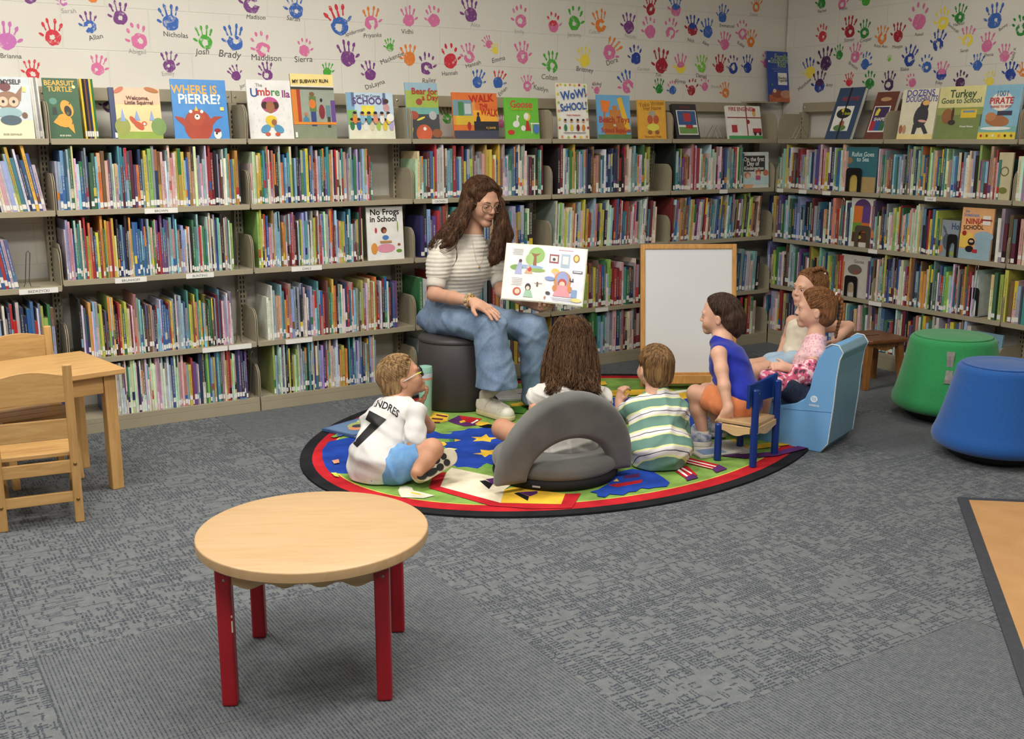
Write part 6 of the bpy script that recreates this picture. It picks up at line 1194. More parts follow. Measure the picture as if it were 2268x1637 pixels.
leg_d = un(ra-rk); s.cut(ra+leg_d*.012-ZU*.0, leg_d+RH*-.18, .002) if False else None
s.rbox(ra-ZU*.095, (.16, .16, .085), np.eye(3), .004, .003, 's'); s.rbox(la-ZU*.13, (.12, .12, .1), np.eye(3), .004, .003, 's')
s.cap(OC+(0,), OC+(.39,), .0, .0, .0) if False else None
jn = s.build('jeans', m_jean, root)
mb = MB(); mb.tube([ra-ZU*.0075+np.array([math.cos(a)*.1035, math.sin(a)*.1035, 0]) for a in np.linspace(0, 2*math.pi, 40)], .0022, 6); mb.build('hem_stitching', mat('denim_seam', (66, 86, 116), .9), jn, smooth=True, world=True)
# foot, sock, sneaker
hl, to = FL(1062, 912, RZ), FL(1142, 936, RZ); hl = np.array(hl); to = np.array(to); dsh = un(to-hl); to = hl+dsh*.265; hl = hl-dsh*.0
ank = hl+dsh*.05+ZU*.05
m_white = mat('white_leather', (222, 216, 200), .45, .04, 15, bump=.06, bscale=120); m_gum = mat('cream_rubber', (206, 190, 150), .6, .05); m_sock = cloth('white_sock', (214, 206, 192), None, .9, .5)
mb = MB(); mb.tube([ank+ZU*.0, ank+ZU*.05, ra-ZU*.0+dsh*-.0], [.036, .034, .040], 20); mb.build('sock', m_sock, root, smooth=True, world=True)
shoe(root, hl, to, 'sneaker', ZU, colm=m_white, solem=m_gum, w=.047, hgt=.055)
h2 = np.array(FL(1180, 902, RZ)); shoe(root, h2, h2+un(RH*.9-FH*.4)*.255, 'sneaker', ZU, colm=m_white, solem=m_gum, w=.046, hgt=.055, detail=False)
mb = MB(); mb.tube([h2+ZU*.05+un(RH*.9-FH*.4)*.05, la-ZU*.02], [.035, .04], 16); mb.build('sock', m_sock, root, smooth=True, world=True)
# long hair
s = SDF(np.array(wh.c)-np.array([.32, .32, .42]), np.array(wh.c)+np.array([.32, .32, .2]), RES)
s.ell(wh(0, -.02, .036), np.array([.086, .104, .094])*1.05, wh.A, .01); s.ell(wh(0, -.045, -.02), np.array([.092, .08, .10])*1.05, wh.A, .02)
for g_ in (0,): pass
G1 = [wh(-.070, .022, .06), PT(1034, 455, 5.60), PT(1022, 495, 5.58), PT(1000, 530, 5.57), PT(978, 548, 5.56)]
G2 = [wh(-.05, -.07, .03), PT(1015, 480, 5.66), PT(992, 515, 5.62), PT(968, 545, 5.60), PT(955, 562, 5.60)]
G3 = [wh(.074, .016, .06), PT(1106, 450, 5.66), PT(1108, 495, 5.64), PT(1100, 540, 5.62), PT(1094, 575, 5.60), PT(1088, 588, 5.60)]
G4 = [wh(.07, -.03, .03), PT(1112, 480, 5.74), PT(1122, 520, 5.72), PT(1116, 555, 5.70), PT(1102, 582, 5.66)]
G5 = [wh(.07, .0, -.06), PT(1098, 510, 5.66), PT(1092, 535, 5.62), PT(1088, 570, 5.60)]
G6 = [wh(0, -.09, .0), PT(1040, 500, 5.82), PT(1030, 545, 5.86), PT(1015, 590, 5.88)]
for g, rr_ in ((G1, (.03, .030, .030, .026, .012)), (G2, (.035, .035, .036, .028, .010)), (G3, (.026, .026, .030, .026, .022, .008)), (G4, (.03, .034, .034, .026, .008)), (G6, (.05, .06, .055, .02))):
    s.chain(list(zip(g, rr_)), .02)
s.ripple(lambda X, Y, Z: np.sin(X*230+np.sin(Z*40)*2.2)+np.sin(Y*250+np.sin(Z*36+1)*2.2), .0012)
s.ell(wh(.0, .085, -.018), np.array([.061, .075, .092])*1.05, wh.A, .006, 's'); s.cap(wh(0, .045, -.06), wh(0, .045, -.17), .062, .054, .01, 's'); s.ell(wh(0, .045, -.065), np.array([.069, .09, .085]), wh.A, .004, 's')
hr = s.build('hair', m_brn, root)
mb = MB()
for g, rd, n in ((G1, (.028, .034, .036, .036, .022), 220), (G2, (.036, .038, .042, .044, .034), 240), (G3, (.022, .028, .034, .034, .032, .017), 220), (G4, (.031, .036, .040, .036, .024), 200)): strands(mb, g, n, rd, rp, .0009, .006, .075)
wh.crown_strands(mb, 420, rp, crown=(0, .35, .92), grow=1.13, line=lambda p: not (p[1] > .035 and p[2] < .064+.42*max(0, .06-abs(p[0]))) and p[2] > -.05, r=.0012, step=11)
for (a, b, c, d_) in ((PT(972, 545, 5.56), PT(1005, 540, 5.54), PT(1012, 570, 5.53), PT(1003, 590, 5.53)), (PT(960, 540, 5.58), PT(985, 558, 5.54), PT(1010, 545, 5.53), PT(1015, 520, 5.54))): [mb.tube(smooth_path([a+o_, b+o_*2, c-o_, d_+o_]), .0013, 5) for o_ in (ZU*0, ZU*.004+RH*.003, -ZU*.003-RH*.002)]
mb.build('loose_locks', m_brn, hr, smooth=True, world=True)
# glasses
m_gls = mat('tortoise_frame', (74, 46, 36), .25, .4, 60, col2=(190, 160, 146)); m_lens = mat('lens_glass', (240, 244, 248), .03, 0, trans=1)
mb = MB()
for sx in (-1, 1):
    mb.tube([wh(sx*(.034+.0255*math.cos(a)*(1.06 if math.sin(a) > 0 else .9)), .101-.012*abs((.034+.0255*math.cos(a))/.058)**2, -.005+.0215*math.sin(a)) for a in np.linspace(0, 2*math.pi, 28)], .0019, 6, cap=False)
    mb.tube([wh(sx*.060, .089, .008), wh(sx*.074, .072, .008), wh(sx*.080, .0, .006)], .0015, 6)
mb.tube([wh(-.011, .0985, 0), wh(0, .101, .003), wh(.011, .0985, 0)], .0012, 6); mb.build('glasses', m_gls, root, smooth=True, world=True)
m_gold = mat('gold', (206, 166, 92), .25, .05, metal=.9)
mb = MB(); nk = neck+un(np.cross(ZU, sv))*0; fr = un(-FH*.78+RH*.6)
mb.tube([neck+sv*-.05+fr*.06-ZU*.008, chest-sv*.02+fr*.128+ZU*.03, chest+fr*.131-ZU*.0+sv*.0, chest+sv*.025+fr*.128+ZU*.03, neck+sv*.05+fr*.06-ZU*.008], .0007, 5); mb.ball(chest+fr*.131-ZU*.004, .0055, 8); mb.build('necklace', m_gold, root, smooth=True, world=True)
# watch and scrunchie on the wrist, ring
wd = un(rw-re); s1_ = un(np.cross(wd, ZU)); s2_ = np.cross(s1_, wd); m_scr = mat('patterned_scrunchie', (206, 184, 140), .8, .1, 60, col2=(120, 96, 66))
mb = MB(); mb.tube([rw-wd*.02+(s1_*math.cos(a)+s2_*math.sin(a))*(.031+.003*math.sin(9*a)) for a in np.linspace(0, 2*math.pi, 60)], .0085, 8, cap=False); mb.build('scrunchie', m_scr, root, smooth=True, world=True)
mb = MB(); mb.tube([rw-wd*.0+(s1_*math.cos(a)+s2_*math.sin(a))*.0275 for a in np.linspace(0, 2*math.pi, 30)], .004, 8, cap=False); cw = rw+s2_*.03-FH*.006; mb.ball(cw, (.013, .013, .006), 10); mb.build('wrist_watch', m_gold, root, smooth=True, world=True)
# ---- the open picture book in her hand
TL, TR_, BRc, BLc = PT(1127, 529, 5.50), PT(1299, 549, 5.40), PT(1289, 678, 5.36), PT(1110, 661, 5.47); TM, BM = PT(1213, 545, 5.47), PT(1201, 668, 5.43)
bt = thing('open_picture_book', 'large open picture book held up toward the children', 'book', M=Matrix.Translation(Vector(BM)))
def page(nm, bl, br, tr, tl, items, off):
    bl, br, tr, tl = map(np.array, (bl, br, tr, tl)); X = br-bl; Yv = np.array(TM)-np.array(BM); w = np.linalg.norm(X); h = np.linalg.norm(Yv); X = X/w; Y = Yv/h; N = un(np.cross(X, Yv))
    T = Matrix(((X[0], Y[0], N[0], bl[0]), (X[1], Y[1], N[1], bl[1]), (X[2], Y[2], N[2], bl[2]), (0, 0, 0, 1))); mb = MB(); mb.X = T
    mb.box((0, 0, -.004), (w, h, 0), lin((232, 230, 222))); mb.X = None; mb2 = MB(); mb2.X = T; mb2.box((-.003*(nm[0] == 'l'), -.004, -.0065), (w+.003*(nm[0] == 'r'), h+.004, -.0042), lin((226, 222, 200))); mb2.X = None
    art(mb, T, scaled(items, w, h)); o = mb.build(nm, m_art, bt, world=True); c = mb2.build('cover_board', m_art, bt, world=True); return N
TXT = lambda x, y, n, w=.16, c=(120, 120, 124): [('r', c, x-w*random.Random(i*3+n).uniform(.6, 1), y-i*.03, x+w*random.Random(i+9).uniform(.6, 1), y-i*.03+.006) for i in range(n)]
NP = page('left_page', BLc, BM, TM, TL, [('r', (240, 238, 234), .02, .02, .98, .98), ('e', (150, 190, 110), .76, .82, .2, .2), ('e', (170, 200, 130), .62, .74, .12, .14), ('p', (150, 100, 70), [(.68, .6), (.78, .6), (.76, .8), (.86, .86), (.74, .84), (.62, .86), (.7, .78)]), ('e', (150, 180, 220), .55, .6, .4, .05), ('e', (130, 170, 90), .3, .58, .16, .07), ('e', (150, 180, 100), .8, .55, .2, .05), ('p', (170, 176, 216), [(.26, .46), (.44, .46), (.42, .66), (.34, .7)]), ('e', (90, 66, 70), .38, .7, .04, .045), ('p', (214, 170, 130), [(.5, .48), (.7, .48), (.64, .58), (.56, .58)]), ('e', (190, 70, 66), .62, .56, .05, .06), ('e', (226, 190, 160), .58, .6, .035, .035), ('e', (196, 92, 70), .36, .15, .1, .1), ('e', (236, 206, 180), .37, .15, .06, .06), ('e', (50, 46, 50), .62, .24, .07, .09), ('e', (236, 210, 190), .62, .22, .045, .05), ('p', (160, 200, 170), [(.52, .06), (.76, .06), (.7, .18), (.56, .18)]), ('r', (110, 90, 70), .82, .26, .86, .34), ('r', (130, 110, 90), .76, .31, .96, .318)]+TXT(.3, .9, 4)+TXT(.34, .38, 5), 0)
page('right_page', BM, BRc, TR_, TM, [('r', (226, 228, 240), .02, .02, .98, .98), ('r', (190, 90, 90), .3, .94, .66, .95), ('r', (150, 70, 80), .08, .7, .32, .86), ('r', (236, 226, 220), .11, .73, .29, .83), ('e', (60, 50, 60), .2, .77, .04, .04), ('r', (170, 190, 206), .38, .64, .6, .88), ('r', (236, 236, 226), .42, .7, .56, .84), ('e', (170, 120, 60), .76, .82, .08, .1), ('e', (230, 210, 120), .76, .82, .05, .07), ('e', (220, 190, 90), .26, .56, .1, .07), ('e', (230, 180, 160), .28, .52, .06, .05), ('e', (206, 140, 80), .46, .4, .22, .24), ('e', (150, 160, 210), .46, .42, .15, .2), ('e', (190, 70, 60), .46, .36, .11, .11), ('e', (238, 206, 180), .46, .34, .07, .07), ('p', (224, 150, 160), [(.24, .12), (.7, .12), (.58, .32), (.36, .32)]), ('e', (206, 130, 60), .28, .26, .06, .08), ('e', (206, 130, 60), .66, .26, .06, .08), ('r', (130, 160, 200), .7, .12, .84, .26), ('r', (40, 40, 44), .64, .4, .74, .42), ('r', (40, 40, 44), .64, .4, .66, .46), ('r', (40, 40, 44), .71, .4, .73, .46), ('r', (90, 90, 100), .7, .56, .94, .6), ('r', (226, 226, 232), .72, .57, .92, .59), ('e', (130, 150, 200), .14, .42, .13, .05), ('e', (60, 50, 50), .12, .16, .06, .04), ('e', (220, 210, 130), .84, .08, .14, .05)]+TXT(.5, .08, 2, .3), 0)
def capline(p, f=.045, z=.07): return not (p[1] > f and p[2] < z) and not (p[1] > .0 and p[2] < .0) and p[2] > -.065
def short_hair(h, root, m, n, seed, grow=1.07, front=(0, .046, .035), nrm=(0, .74, -.67), low=-.06, extra=None, line=None, crown=(0, -.3, .9), r=.0017, name='hair', rip=.0012):
    s = SDF(h.c-.2, h.c+.2, .003); s.ell(h(0, -.012, .034), np.array([.076, .096, .085])*grow*h.s, h.A, .005); s.ell(h(0, -.045, -.015), np.array([.070, .066, .075])*grow*h.s, h.A, .02)
    if extra: extra(s)
    A = h.A; s.ripple(lambda X, Y, Z: np.sin(((X-h.c[0])*A[0][0]+(Y-h.c[1])*A[0][1]+(Z-h.c[2])*A[0][2])*260+np.sin(Z*60))+np.sin(X*150+Y*190), rip)
    nv = nrm[0]*h.R+nrm[1]*h.F+nrm[2]*h.U; s.cut(h(*front), nv, .006); s.cut(h(0, 0, low), -h.U+h.F*.35, .006)
    for sx in (-1, 1): s.ell(h(sx*.08, .004, -.014), np.array([.03, .022, .030])*h.s, h.A, .004, 's')
    o = s.build(name, m, root); mb = MB(); rr_ = random.Random(seed)
    h.crown_strands(mb, n, rr_, crown=crown, grow=grow+.012, line=line or (lambda p: (p[1]-front[1])*nrm[1]+(p[2]-front[2])*nrm[2] < -.004 and p[2] > low+.01 and not (abs(p[0]) > .06 and p[2] < .018 and -.022 < p[1] < .03)), r=r)
    mb.build('strands', m, o, smooth=True, world=True); return o
def region(*pts, m=.14): P = np.array(pts); return P.min(0)-m, P.max(0)+m
def decal(src, polys, m, parent, name, off=.0018):
    """flat print lying on a cloth surface; polys: (vertices in photo pixels, faces)"""
    import bmesh
    p, q = src; bvh = BVHTree.FromPolygons([Vector(x) for x in p], [tuple(int(i) for i in f) for f in q]); mb = MB()
    for v, f in polys:
        bm = bmesh.new(); vs = [bm.verts.new((x, y, 0)) for x, y in v]
        for g in f:
            try: bm.faces.new([vs[i] for i in g])
            except ValueError: pass
        bmesh.ops.remove_doubles(bm, verts=bm.verts, dist=1e-4); bmesh.ops.triangulate(bm, faces=bm.faces)
        for _ in range(7):
            es = [e for e in bm.edges if e.calc_length() > 5]
            if not es: break
            bmesh.ops.subdivide_edges(bm, edges=es, cuts=1); bmesh.ops.triangulate(bm, faces=bm.faces)
        bm.verts.index_update(); out = []; ok = []
        for w in bm.verts:
            d = Vector(ray(w.co.x, w.co.y)).normalized(); h = bvh.ray_cast(Vector(CAM), d, 20); ok.append(h[0] is not None); out.append((h[0]-d*off) if h[0] is not None else Vector(CAM))
        mb.add(out, [tuple(w.index for w in g.verts) for g in bm.faces if all(ok[w.index] for w in g.verts)]); bm.free()
    return mb.build(name, m, parent, smooth=True, world=True)
def px_text(s, cx, cy, size, ang, arc=0, sx=1, sy=1):
    v, f = text2d(s, size, True); ca, sa = math.cos(ang), math.sin(ang); return ([(cx+(x*sx)*ca-(-y*sy+arc*x*x/size)*sa, cy+(x*sx)*sa+(-y*sy+arc*x*x/size)*ca) for x, y in v], f)
def project_text(o, s, center, Xd, Yd, size, m, parent, name, nrm, sx=1, arc=0):
    """lettering laid on a cloth surface"""
    p, q = o.last; bvh = BVHTree.FromPolygons([Vector(x) for x in p], [tuple(int(i) for i in f) for f in q])
    v, f = text2d(s, size, True); me = bpy.data.meshes.new('t'); import bmesh
    bm = bmesh.new(); vs = [bm.verts.new((x*sx, y, 0)) for x, y in v]
    for g in f:
        try: bm.faces.new([vs[i] for i in g])
        except ValueError: pass
    bmesh.ops.remove_doubles(bm, verts=bm.verts, dist=1e-5); bmesh.ops.triangulate(bm, faces=bm.faces)
    for _ in range(6):
        es = [e for e in bm.edges if e.calc_length() > .012]
        if not es: break
        bmesh.ops.subdivide_edges(bm, edges=es, cuts=1); bmesh.ops.triangulate(bm, faces=bm.faces)
    bm.verts.index_update(); out = []; N = Vector(nrm)
    for w in bm.verts:
        x, y = w.co.x, w.co.y; y2 = y-arc*x*x
        P0 = Vector(center)+Vector(Xd)*x+Vector(Yd)*y2; h = bvh.ray_cast(P0+N*.25, -N, .5)
        out.append((h[0]+N*.0018) if h[0] is not None else P0)
    mb = MB(); mb.add(out, [tuple(w.index for w in g.verts) for g in bm.faces]); bm.free(); bpy.data.meshes.remove(me)
    return mb.build(name, m, parent, world=True)

# ======================= boy in the white football shirt
root = persn('boy in white number seven shirt and blue shorts, cross legged on the rug', FL(835, 1075))
h7 = Head(PT(890, 838, 4.62), RH*.88+FH*.22+ZU*.36, ZU-RH*.3, .90)
pv, ch, nk = PT(836, 1020, 4.52), PT(862, 935, 4.58), PT(883, 893, 4.60); r_s, l_s = PT(922, 915, 4.47), PT(850, 906, 4.72); sv = un(r_s-l_s)
r_e, r_w = PT(916, 985, 4.42), PT(948, 990, 4.50); l_e, l_w = PT(950, 945, 4.80), PT(922, 902, 4.68)
r_h, r_k, r_a = PT(875, 1035, 4.45), PT(957, 996, 4.42), PT(925, 1046, 4.36); l_h, l_k, l_a = PT(850, 1020, 4.62), PT(915, 985, 4.88), PT(960, 1030, 4.62)
pts = [h7.c, pv, ch, r_s, l_s, r_e, r_w, l_e, r_k, r_a, l_k, l_a]; lo, hi = region(*pts, m=.17); s = SDF(lo, hi, .0032)
h7.sdf(s, nk, .044); s.cap(nk, ch, .045, .06, .03); s.ecap(ch, pv, (.10, .075), (.11, .085), sv, .03); s.cap(l_s, r_s, .036, .036, .03)
s.chain([(r_s, .030), (r_e, .026)]); s.chain([(r_e, .027), (r_w, .020)]); s.chain([(l_s, .030), (l_e, .026)]); s.chain([(l_e, .027), (l_w, .020)])
hand(s, r_w, RH*.3+FH*.8-ZU*.1, ZU, 1, .12, .5, .8); hand(s, l_w, RH*.62+ZU*.75, RH*.8-ZU*.6, -1, .125, .22, 1.2)
s.chain([(r_h, .066), (r_k, .046)]); s.chain([(r_k, .045), (r_k*.5+r_a*.5, .040), (r_a, .028)]); s.chain([(l_h, .066), (l_k, .046)]); s.chain([(l_k, .045), (l_a, .028)])
s.build('body', m_tan, root); h7.face(root, (80, 90, 100), (180, 112, 98), (140, 104, 70), sk=m_tan)
short_hair(h7, root, hairmat('sandy_hair', (176, 142, 98), (96, 70, 46)), 520, 3, 1.06, crown=(0, -.45, .85))
m_shirt = cloth('white_jersey', (214, 212, 208), None, .75, .12)
s = SDF(lo, hi, .0034); s.ecap(nk-ZU*.03, ch, (.075, .06), (.115, .088), sv, .03); s.ecap(ch, pv, (.12, .094), (.142, .112), sv, .03); s.ecap(pv, pv-ZU*.045-RH*.012, (.148, .118), (.138, .11), sv, .03)
s.cap(l_s, r_s, .042, .042, .06); s.chain([(r_s, .041), (r_s*.5+r_e*.5, .044), (r_s*.22+r_e*.78, .046)], .012); s.chain([(l_s, .040), (l_s*.3+l_e*.7, .042)], .02)
s.ripple(creases(21, ZU+RH*.4, 5, (34, 64), 2.5), .009); s.ripple(creases(23, RH-ZU*.5, 3, (30, 50), 3), .007); s.ripple(lambda X, Y, Z: np.sin((Z-.08)*75+X*18)*np.exp(-((Z-.1)/.07)**2), .0035)
s.cut((r_s*.15+r_e*.85)+un(r_e-r_s)*.016, un(r_e-r_s)) if False else None
s.cap(h7(0, -.01, -.07), nk+ZU*.01, .042, .044, .004, 's'); s.cut((0, 0, RZ+.004), -ZU)
sh = s.build("shirt", m_shirt, root)
class _L: pass
lay_ = _L(); lay_.last = s.last; bn = un(-FH*.9-RH*.42+ZU*.1); ax_ = un(nk-pv); Xd = un(np.cross(ax_, bn)); Yd = np.cross(bn, Xd); m_blk2 = mat('black_transfer', (26, 26, 28), .5, .03)
decal(s.last, [([(818, 909), (856, 929), (791, 991), (781, 982), (821, 937), (809, 929)], [(0, 1, 4, 5), (1, 2, 3, 4)])], m_blk2, sh, 'number_print'); decal(s.last, [px_text('ANDRES', 854, 899, 22, math.radians(22), .10, .82, 1.0)], m_blk2, sh, 'name_print')
m_sht = cloth('sky_blue_shorts', (118, 164, 208), (92, 140, 192), .8)
s = SDF(lo, hi, .0034); s.ecap(pv-ZU*.01, pv-ZU*.04, (.135, .108), (.13, .105), sv, .03); s.chain([(r_h, .080), (r_h*.42+r_k*.58, .072)], .03); s.chain([(l_h, .08), (l_h*.42+l_k*.58, .07)], .03); s.ripple(creases(5, RH+ZU*.3, 4, (40, 70), 2.5), .007); s.cut(r_h*.42+r_k*.58+un(r_k-r_h)*.03, un(r_k-r_h)) ; s.cut((0, 0, RZ+.003), -ZU); s.build('shorts', m_sht, root)
m_dk = mat('black_tread', (26, 25, 26), .7, .1); m_crs = mat('cream_sole', (206, 196, 172), .7, .05)
ft0, ft1 = PT(926, 1053, 4.34), PT(1003, 1008, 4.45); toc = un(CAM-ft0)
sho = shoe(root, ft0, ft1+un(ft1-ft0)*.02, 'shoe', un(-toc*.9+ZU*.1), colm=mat('cream_mesh_shoe', (206, 196, 172), .8, .1, 90), solem=m_crs, w=.040, hgt=.03, detail=False)
sd_ = un(ft1-ft0); nrm_ = un(toc-sd_*(toc@sd_)); u2 = np.cross(nrm_, sd_); mb = MB()
for a, b, rx, ry in ((.12, 0, .026, .027), (.40, -.017, .030, .013), (.44, .018, .024, .013), (.68, -.016, .017, .015), (.68, .016, .018, .015), (.92, -.014, .015, .014), (.92, .015, .015, .014)):
    c = ft0+sd_*(a*.16)+u2*b-nrm_*.0+nrm_*-.002; mb.add([c+sd_*rx*math.cos(t)+u2*ry*math.sin(t)+nrm_*.004 for t in [2*math.pi*i/14 for i in range(14)]]+[c+nrm_*-.006+sd_*rx*math.cos(t)+u2*ry*math.sin(t) for t in [2*math.pi*i/14 for i in range(14)]], [tuple(range(14))]+[(i, (i+1) % 14, (i+1) % 14+14, i+14) for i in range(14)])
mb.build('tread', m_dk, sho, world=True)
mb = MB(); G = lambda sx: [h7(sx*.032+.0, .104, .0), h7(sx*.062, .094, .002), h7(sx*.080, .06, .004), h7(sx*.086, -.005, -.002)]
mb.tube(G(-1)[1:], .0032, 8, flat=.6); mb.tube(G(1)[1:], .0032, 8, flat=.6); gl = mb.build('glasses', mat('pale_temple', (206, 214, 200), .35, .2, 60), root, smooth=True, world=True)
mb = MB()
for sx in (-1, 1): mb.tube([h7(sx*(.034+.026*math.cos(a)), .102-.012*(abs(.034+.026*math.cos(a))/.06)**2, -.002+.019*math.sin(a)) for a in np.linspace(0, 2*math.pi, 24)], .0034, 8, cap=False)
mb.tube([h7(-.01, .104, .003), h7(.01, .104, .003)], .003, 8); mb.build('front_frame', mat('black_frame', (20, 20, 22), .3), gl, smooth=True, world=True)
mb = MB()
for sx in (-1, 1): mb.tube([h7(sx*.066, .092, .002), h7(sx*.078, .066, .004)], .004, 8, flat=.6)
mb.build('lime_accent', mat('lime_accent', (196, 222, 70), .4), gl, smooth=True, world=True)

# ======================= girl with long hair in the floor chair
root = persn('girl with long brown hair and white puffed sleeves sitting in the grey floor chair', FL(1255, 1020))
hg = Head(PT(1262, 764, 4.80), FH-RH*.12-ZU*.05, ZU, .92)
pv, ch, nk = PT(1255, 985, 4.60), PT(1262, 895, 4.68), PT(1263, 835, 4.74); l_s, r_s = PT(1212, 868, 4.70), PT(1318, 870, 4.72); sv = un(r_s-l_s)
l_e, l_w = PT(1186, 905, 4.66), PT(1188, 930, 4.80); r_e, r_w = PT(1338, 915, 4.82), PT(1320, 930, 4.95); l_h, l_k, l_a = PT(1212, 1000, 4.68), PT(1112, 950, 4.84), PT(1150, 975, 5.02); r_h, r_k, r_a = PT(1290, 1000, 4.68), PT(1345, 958, 4.92), PT(1300, 960, 5.02)
lo, hi = region(hg.c, pv, l_s, r_s, l_k, r_k, l_a, r_a, l_e, r_e, m=.15); s = SDF(lo, hi, .0034)
hg.sdf(s, nk, .042); s.cap(nk, ch, .042, .055, .03); s.ecap(ch, pv, (.09, .07), (.10, .08), sv, .03); s.cap(l_s, r_s, .033, .033, .03)
s.chain([(l_s, .034), (l_e, .027)]); s.chain([(l_e, .027), (l_w, .02)]); s.chain([(r_s, .034), (r_e, .027)]); s.chain([(r_e, .027), (r_w, .02)]); hand(s, l_w, FH-ZU*.3+RH*.2, ZU, 1, .12, .3); hand(s, r_w, FH-ZU*.3-RH*.3, ZU, -1, .12, .3)
for a, b, c in ((l_h, l_k, l_a), (r_h, r_k, r_a)): s.chain([(a, .062), (b, .046)]); s.chain([(b, .045), (c, .028)])
s.build('body', m_tan, root); hg.face(root, sk=m_tan)
m_wc = cloth('white_cotton', (214, 210, 204), None, .85, .15)
s = SDF(lo, hi, .0034); s.ecap(nk-ZU*.04, ch, (.075, .055), (.108, .085), sv, .03); s.ecap(ch, pv, (.114, .090), (.132, .106), sv, .03); s.ecap(pv, pv-ZU*.035, (.136, .110), (.132, .105), sv, .02); s.cap(l_s, r_s, .042, .042, .03)
s.ell(l_s*.6+l_e*.4-RH*.012+ZU*.01, (.058, .058, .050), None, .02); s.ell(r_s*.6+r_e*.4+RH*.008+ZU*.012, (.054, .058, .050), None, .02); s.ripple(creases(31, ZU+RH*.5, 5, (50, 90), 2.5), .008)
s.cap(hg(0, -.01, -.07), nk, .04, .043, .004, 's'); s.build('blouse', m_wc, root)
m_flor = mat('dark_floral_print', (34, 31, 36), .85, .1, 90, col2=(110, 84, 66)); s = SDF(lo, hi, .004); s.ecap(pv-ZU*.03+FH*.03, pv-ZU*.045+FH*.03, (.118, .08), (.125, .08), sv, .02); s.cap(l_h, l_h*.5+l_k*.5, .066, .06, .03); s.cap(r_h, r_h*.5+r_k*.5, .066, .06, .03); s.cut((0, 0, .110), -ZU); s.build('skirt', m_flor, root)
m_lb = hairmat('chestnut_hair', (112, 80, 52), (56, 38, 26))
s = SDF(hg.c-np.array([.25, .25, .32]), hg.c+np.array([.25, .25, .2]), .0034); s.ell(hg(0, -.014, .036), np.array([.085, .103, .093])*hg.s, hg.A, .01); s.ell(hg(0, -.055, -.02), np.array([.086, .055, .10])*hg.s, hg.A, .03)
GG = [[hg(-.05, -.05, .03), PT(1238, 800, 4.74), PT(1232, 835, 4.68), PT(1226, 862, 4.63), PT(1218, 878, 4.60)], [hg(0, -.09, .03), PT(1262, 800, 4.70), PT(1262, 840, 4.63), PT(1258, 866, 4.60)], [hg(.05, -.05, .03), PT(1290, 800, 4.74), PT(1302, 835, 4.68), PT(1312, 862, 4.64), PT(1322, 880, 4.61)], [hg(.02, -.07, -.02), PT(1282, 830, 4.66), PT(1288, 862, 4.61), PT(1294, 874, 4.59)]]
for g in GG: s.chain(list(zip([q+FH*.028 if i else q for i, q in enumerate(g)], (.036, .034, .024, .010, .006)[:len(g)])), .03)
s.ell(hg(0, .09, -.015), np.array([.060, .07, .09])*hg.s, hg.A, .006, 's'); s.ripple(lambda X, Y, Z: np.sin(X*210+np.sin(Z*45)*2)+np.sin(Y*230+np.sin(Z*40)*2), .0012); hr = s.build('hair', m_lb, root); mb = MB()
for g, rd in ((GG[0], (.04, .05, .046, .034, .03)), (GG[1], (.04, .05, .045, .03)), (GG[2], (.04, .05, .046, .034, .03)), (GG[3], (.04, .04, .034, .03))): strands(mb, g, 150, rd, rp, .0013, .006, .08)
for i_ in range(9):
    th_ = (i_-4)/4; gx = math.sin(th_*1.45); gy = math.cos(th_*1.45); K_ = lambda t: hg(*(np.array([0, -.014, .036])+np.array([.086*gx*math.sin(t), -.104*gy*math.sin(t)-.01, .094*math.cos(t)+.013*math.exp(-(t/.55)**2)])*1.03))
    tip = PT(1262+th_*58, 868+8*(i_ % 2), 4.61+.10*abs(th_)); gd = smooth_path([K_(.1), K_(.5), K_(.95), K_(1.4), K_(1.4)*.5+tip*.5-FH*.015+RH*.012*th_, tip], 3); strands(mb, gd, 120, [.004]*3+[.020]*(len(gd)-3), rp, .0012, .0035, .11)
mb.build('loose_locks', m_lb, hr, smooth=True, world=True)

# ======================= boy in the striped shirt
root = persn('boy in green and white striped shirt seen from behind, left arm raised', FL(1458, 1045))
hs = Head(PT(1450, 816, 4.78), FH*.92-RH*.40+ZU*.02, ZU+RH*.04, .89)
pv, ch, nk = PT(1459, 995, 4.68), PT(1454, 918, 4.74), PT(1454, 872, 4.77); l_s, r_s = PT(1404, 902, 4.74), PT(1500, 904, 4.76); sv = un(r_s-l_s)
l_e, l_w = PT(1372, 925, 4.90), PT(1372, 888, 4.99); r_e, r_w = PT(1508, 965, 4.82), PT(1480, 985, 4.95); l_h, l_k, l_a = PT(1430, 1008, 4.72), PT(1418, 975, 4.98), PT(1450, 1000, 4.98); r_h, r_k, r_a = PT(1485, 1008, 4.72), PT(1492, 975, 4.98), PT(1465, 1000, 4.98)
lo, hi = region(hs.c, pv, l_s, r_s, l_k, r_k, l_e, l_w, r_e, m=.16); s = SDF(lo, hi, .0034)
hs.sdf(s, nk, .043); s.cap(nk, ch, .043, .055, .03); s.ecap(ch, pv, (.09, .07), (.10, .08), sv, .03); s.cap(l_s, r_s, .034, .034, .03)
s.chain([(l_s, .034), (l_e, .027)]); s.chain([(l_e, .027), (l_w, .020)]); s.chain([(r_s, .034), (r_e, .027)]); s.chain([(r_e, .027), (r_w, .02)]); hand(s, l_w, ZU*.95+RH*.12, -RH*.8-FH*.4, 1, .115, .75, .6); hand(s, r_w, -RH+FH*.2, ZU, -1, .115, .4)
for a, b, c in ((l_h, l_k, l_a), (r_h, r_k, r_a)): s.chain([(a, .06), (b, .044)]); s.chain([(b, .043), (c, .028)])
s.build('body', m_fair, root); hs.face(root)
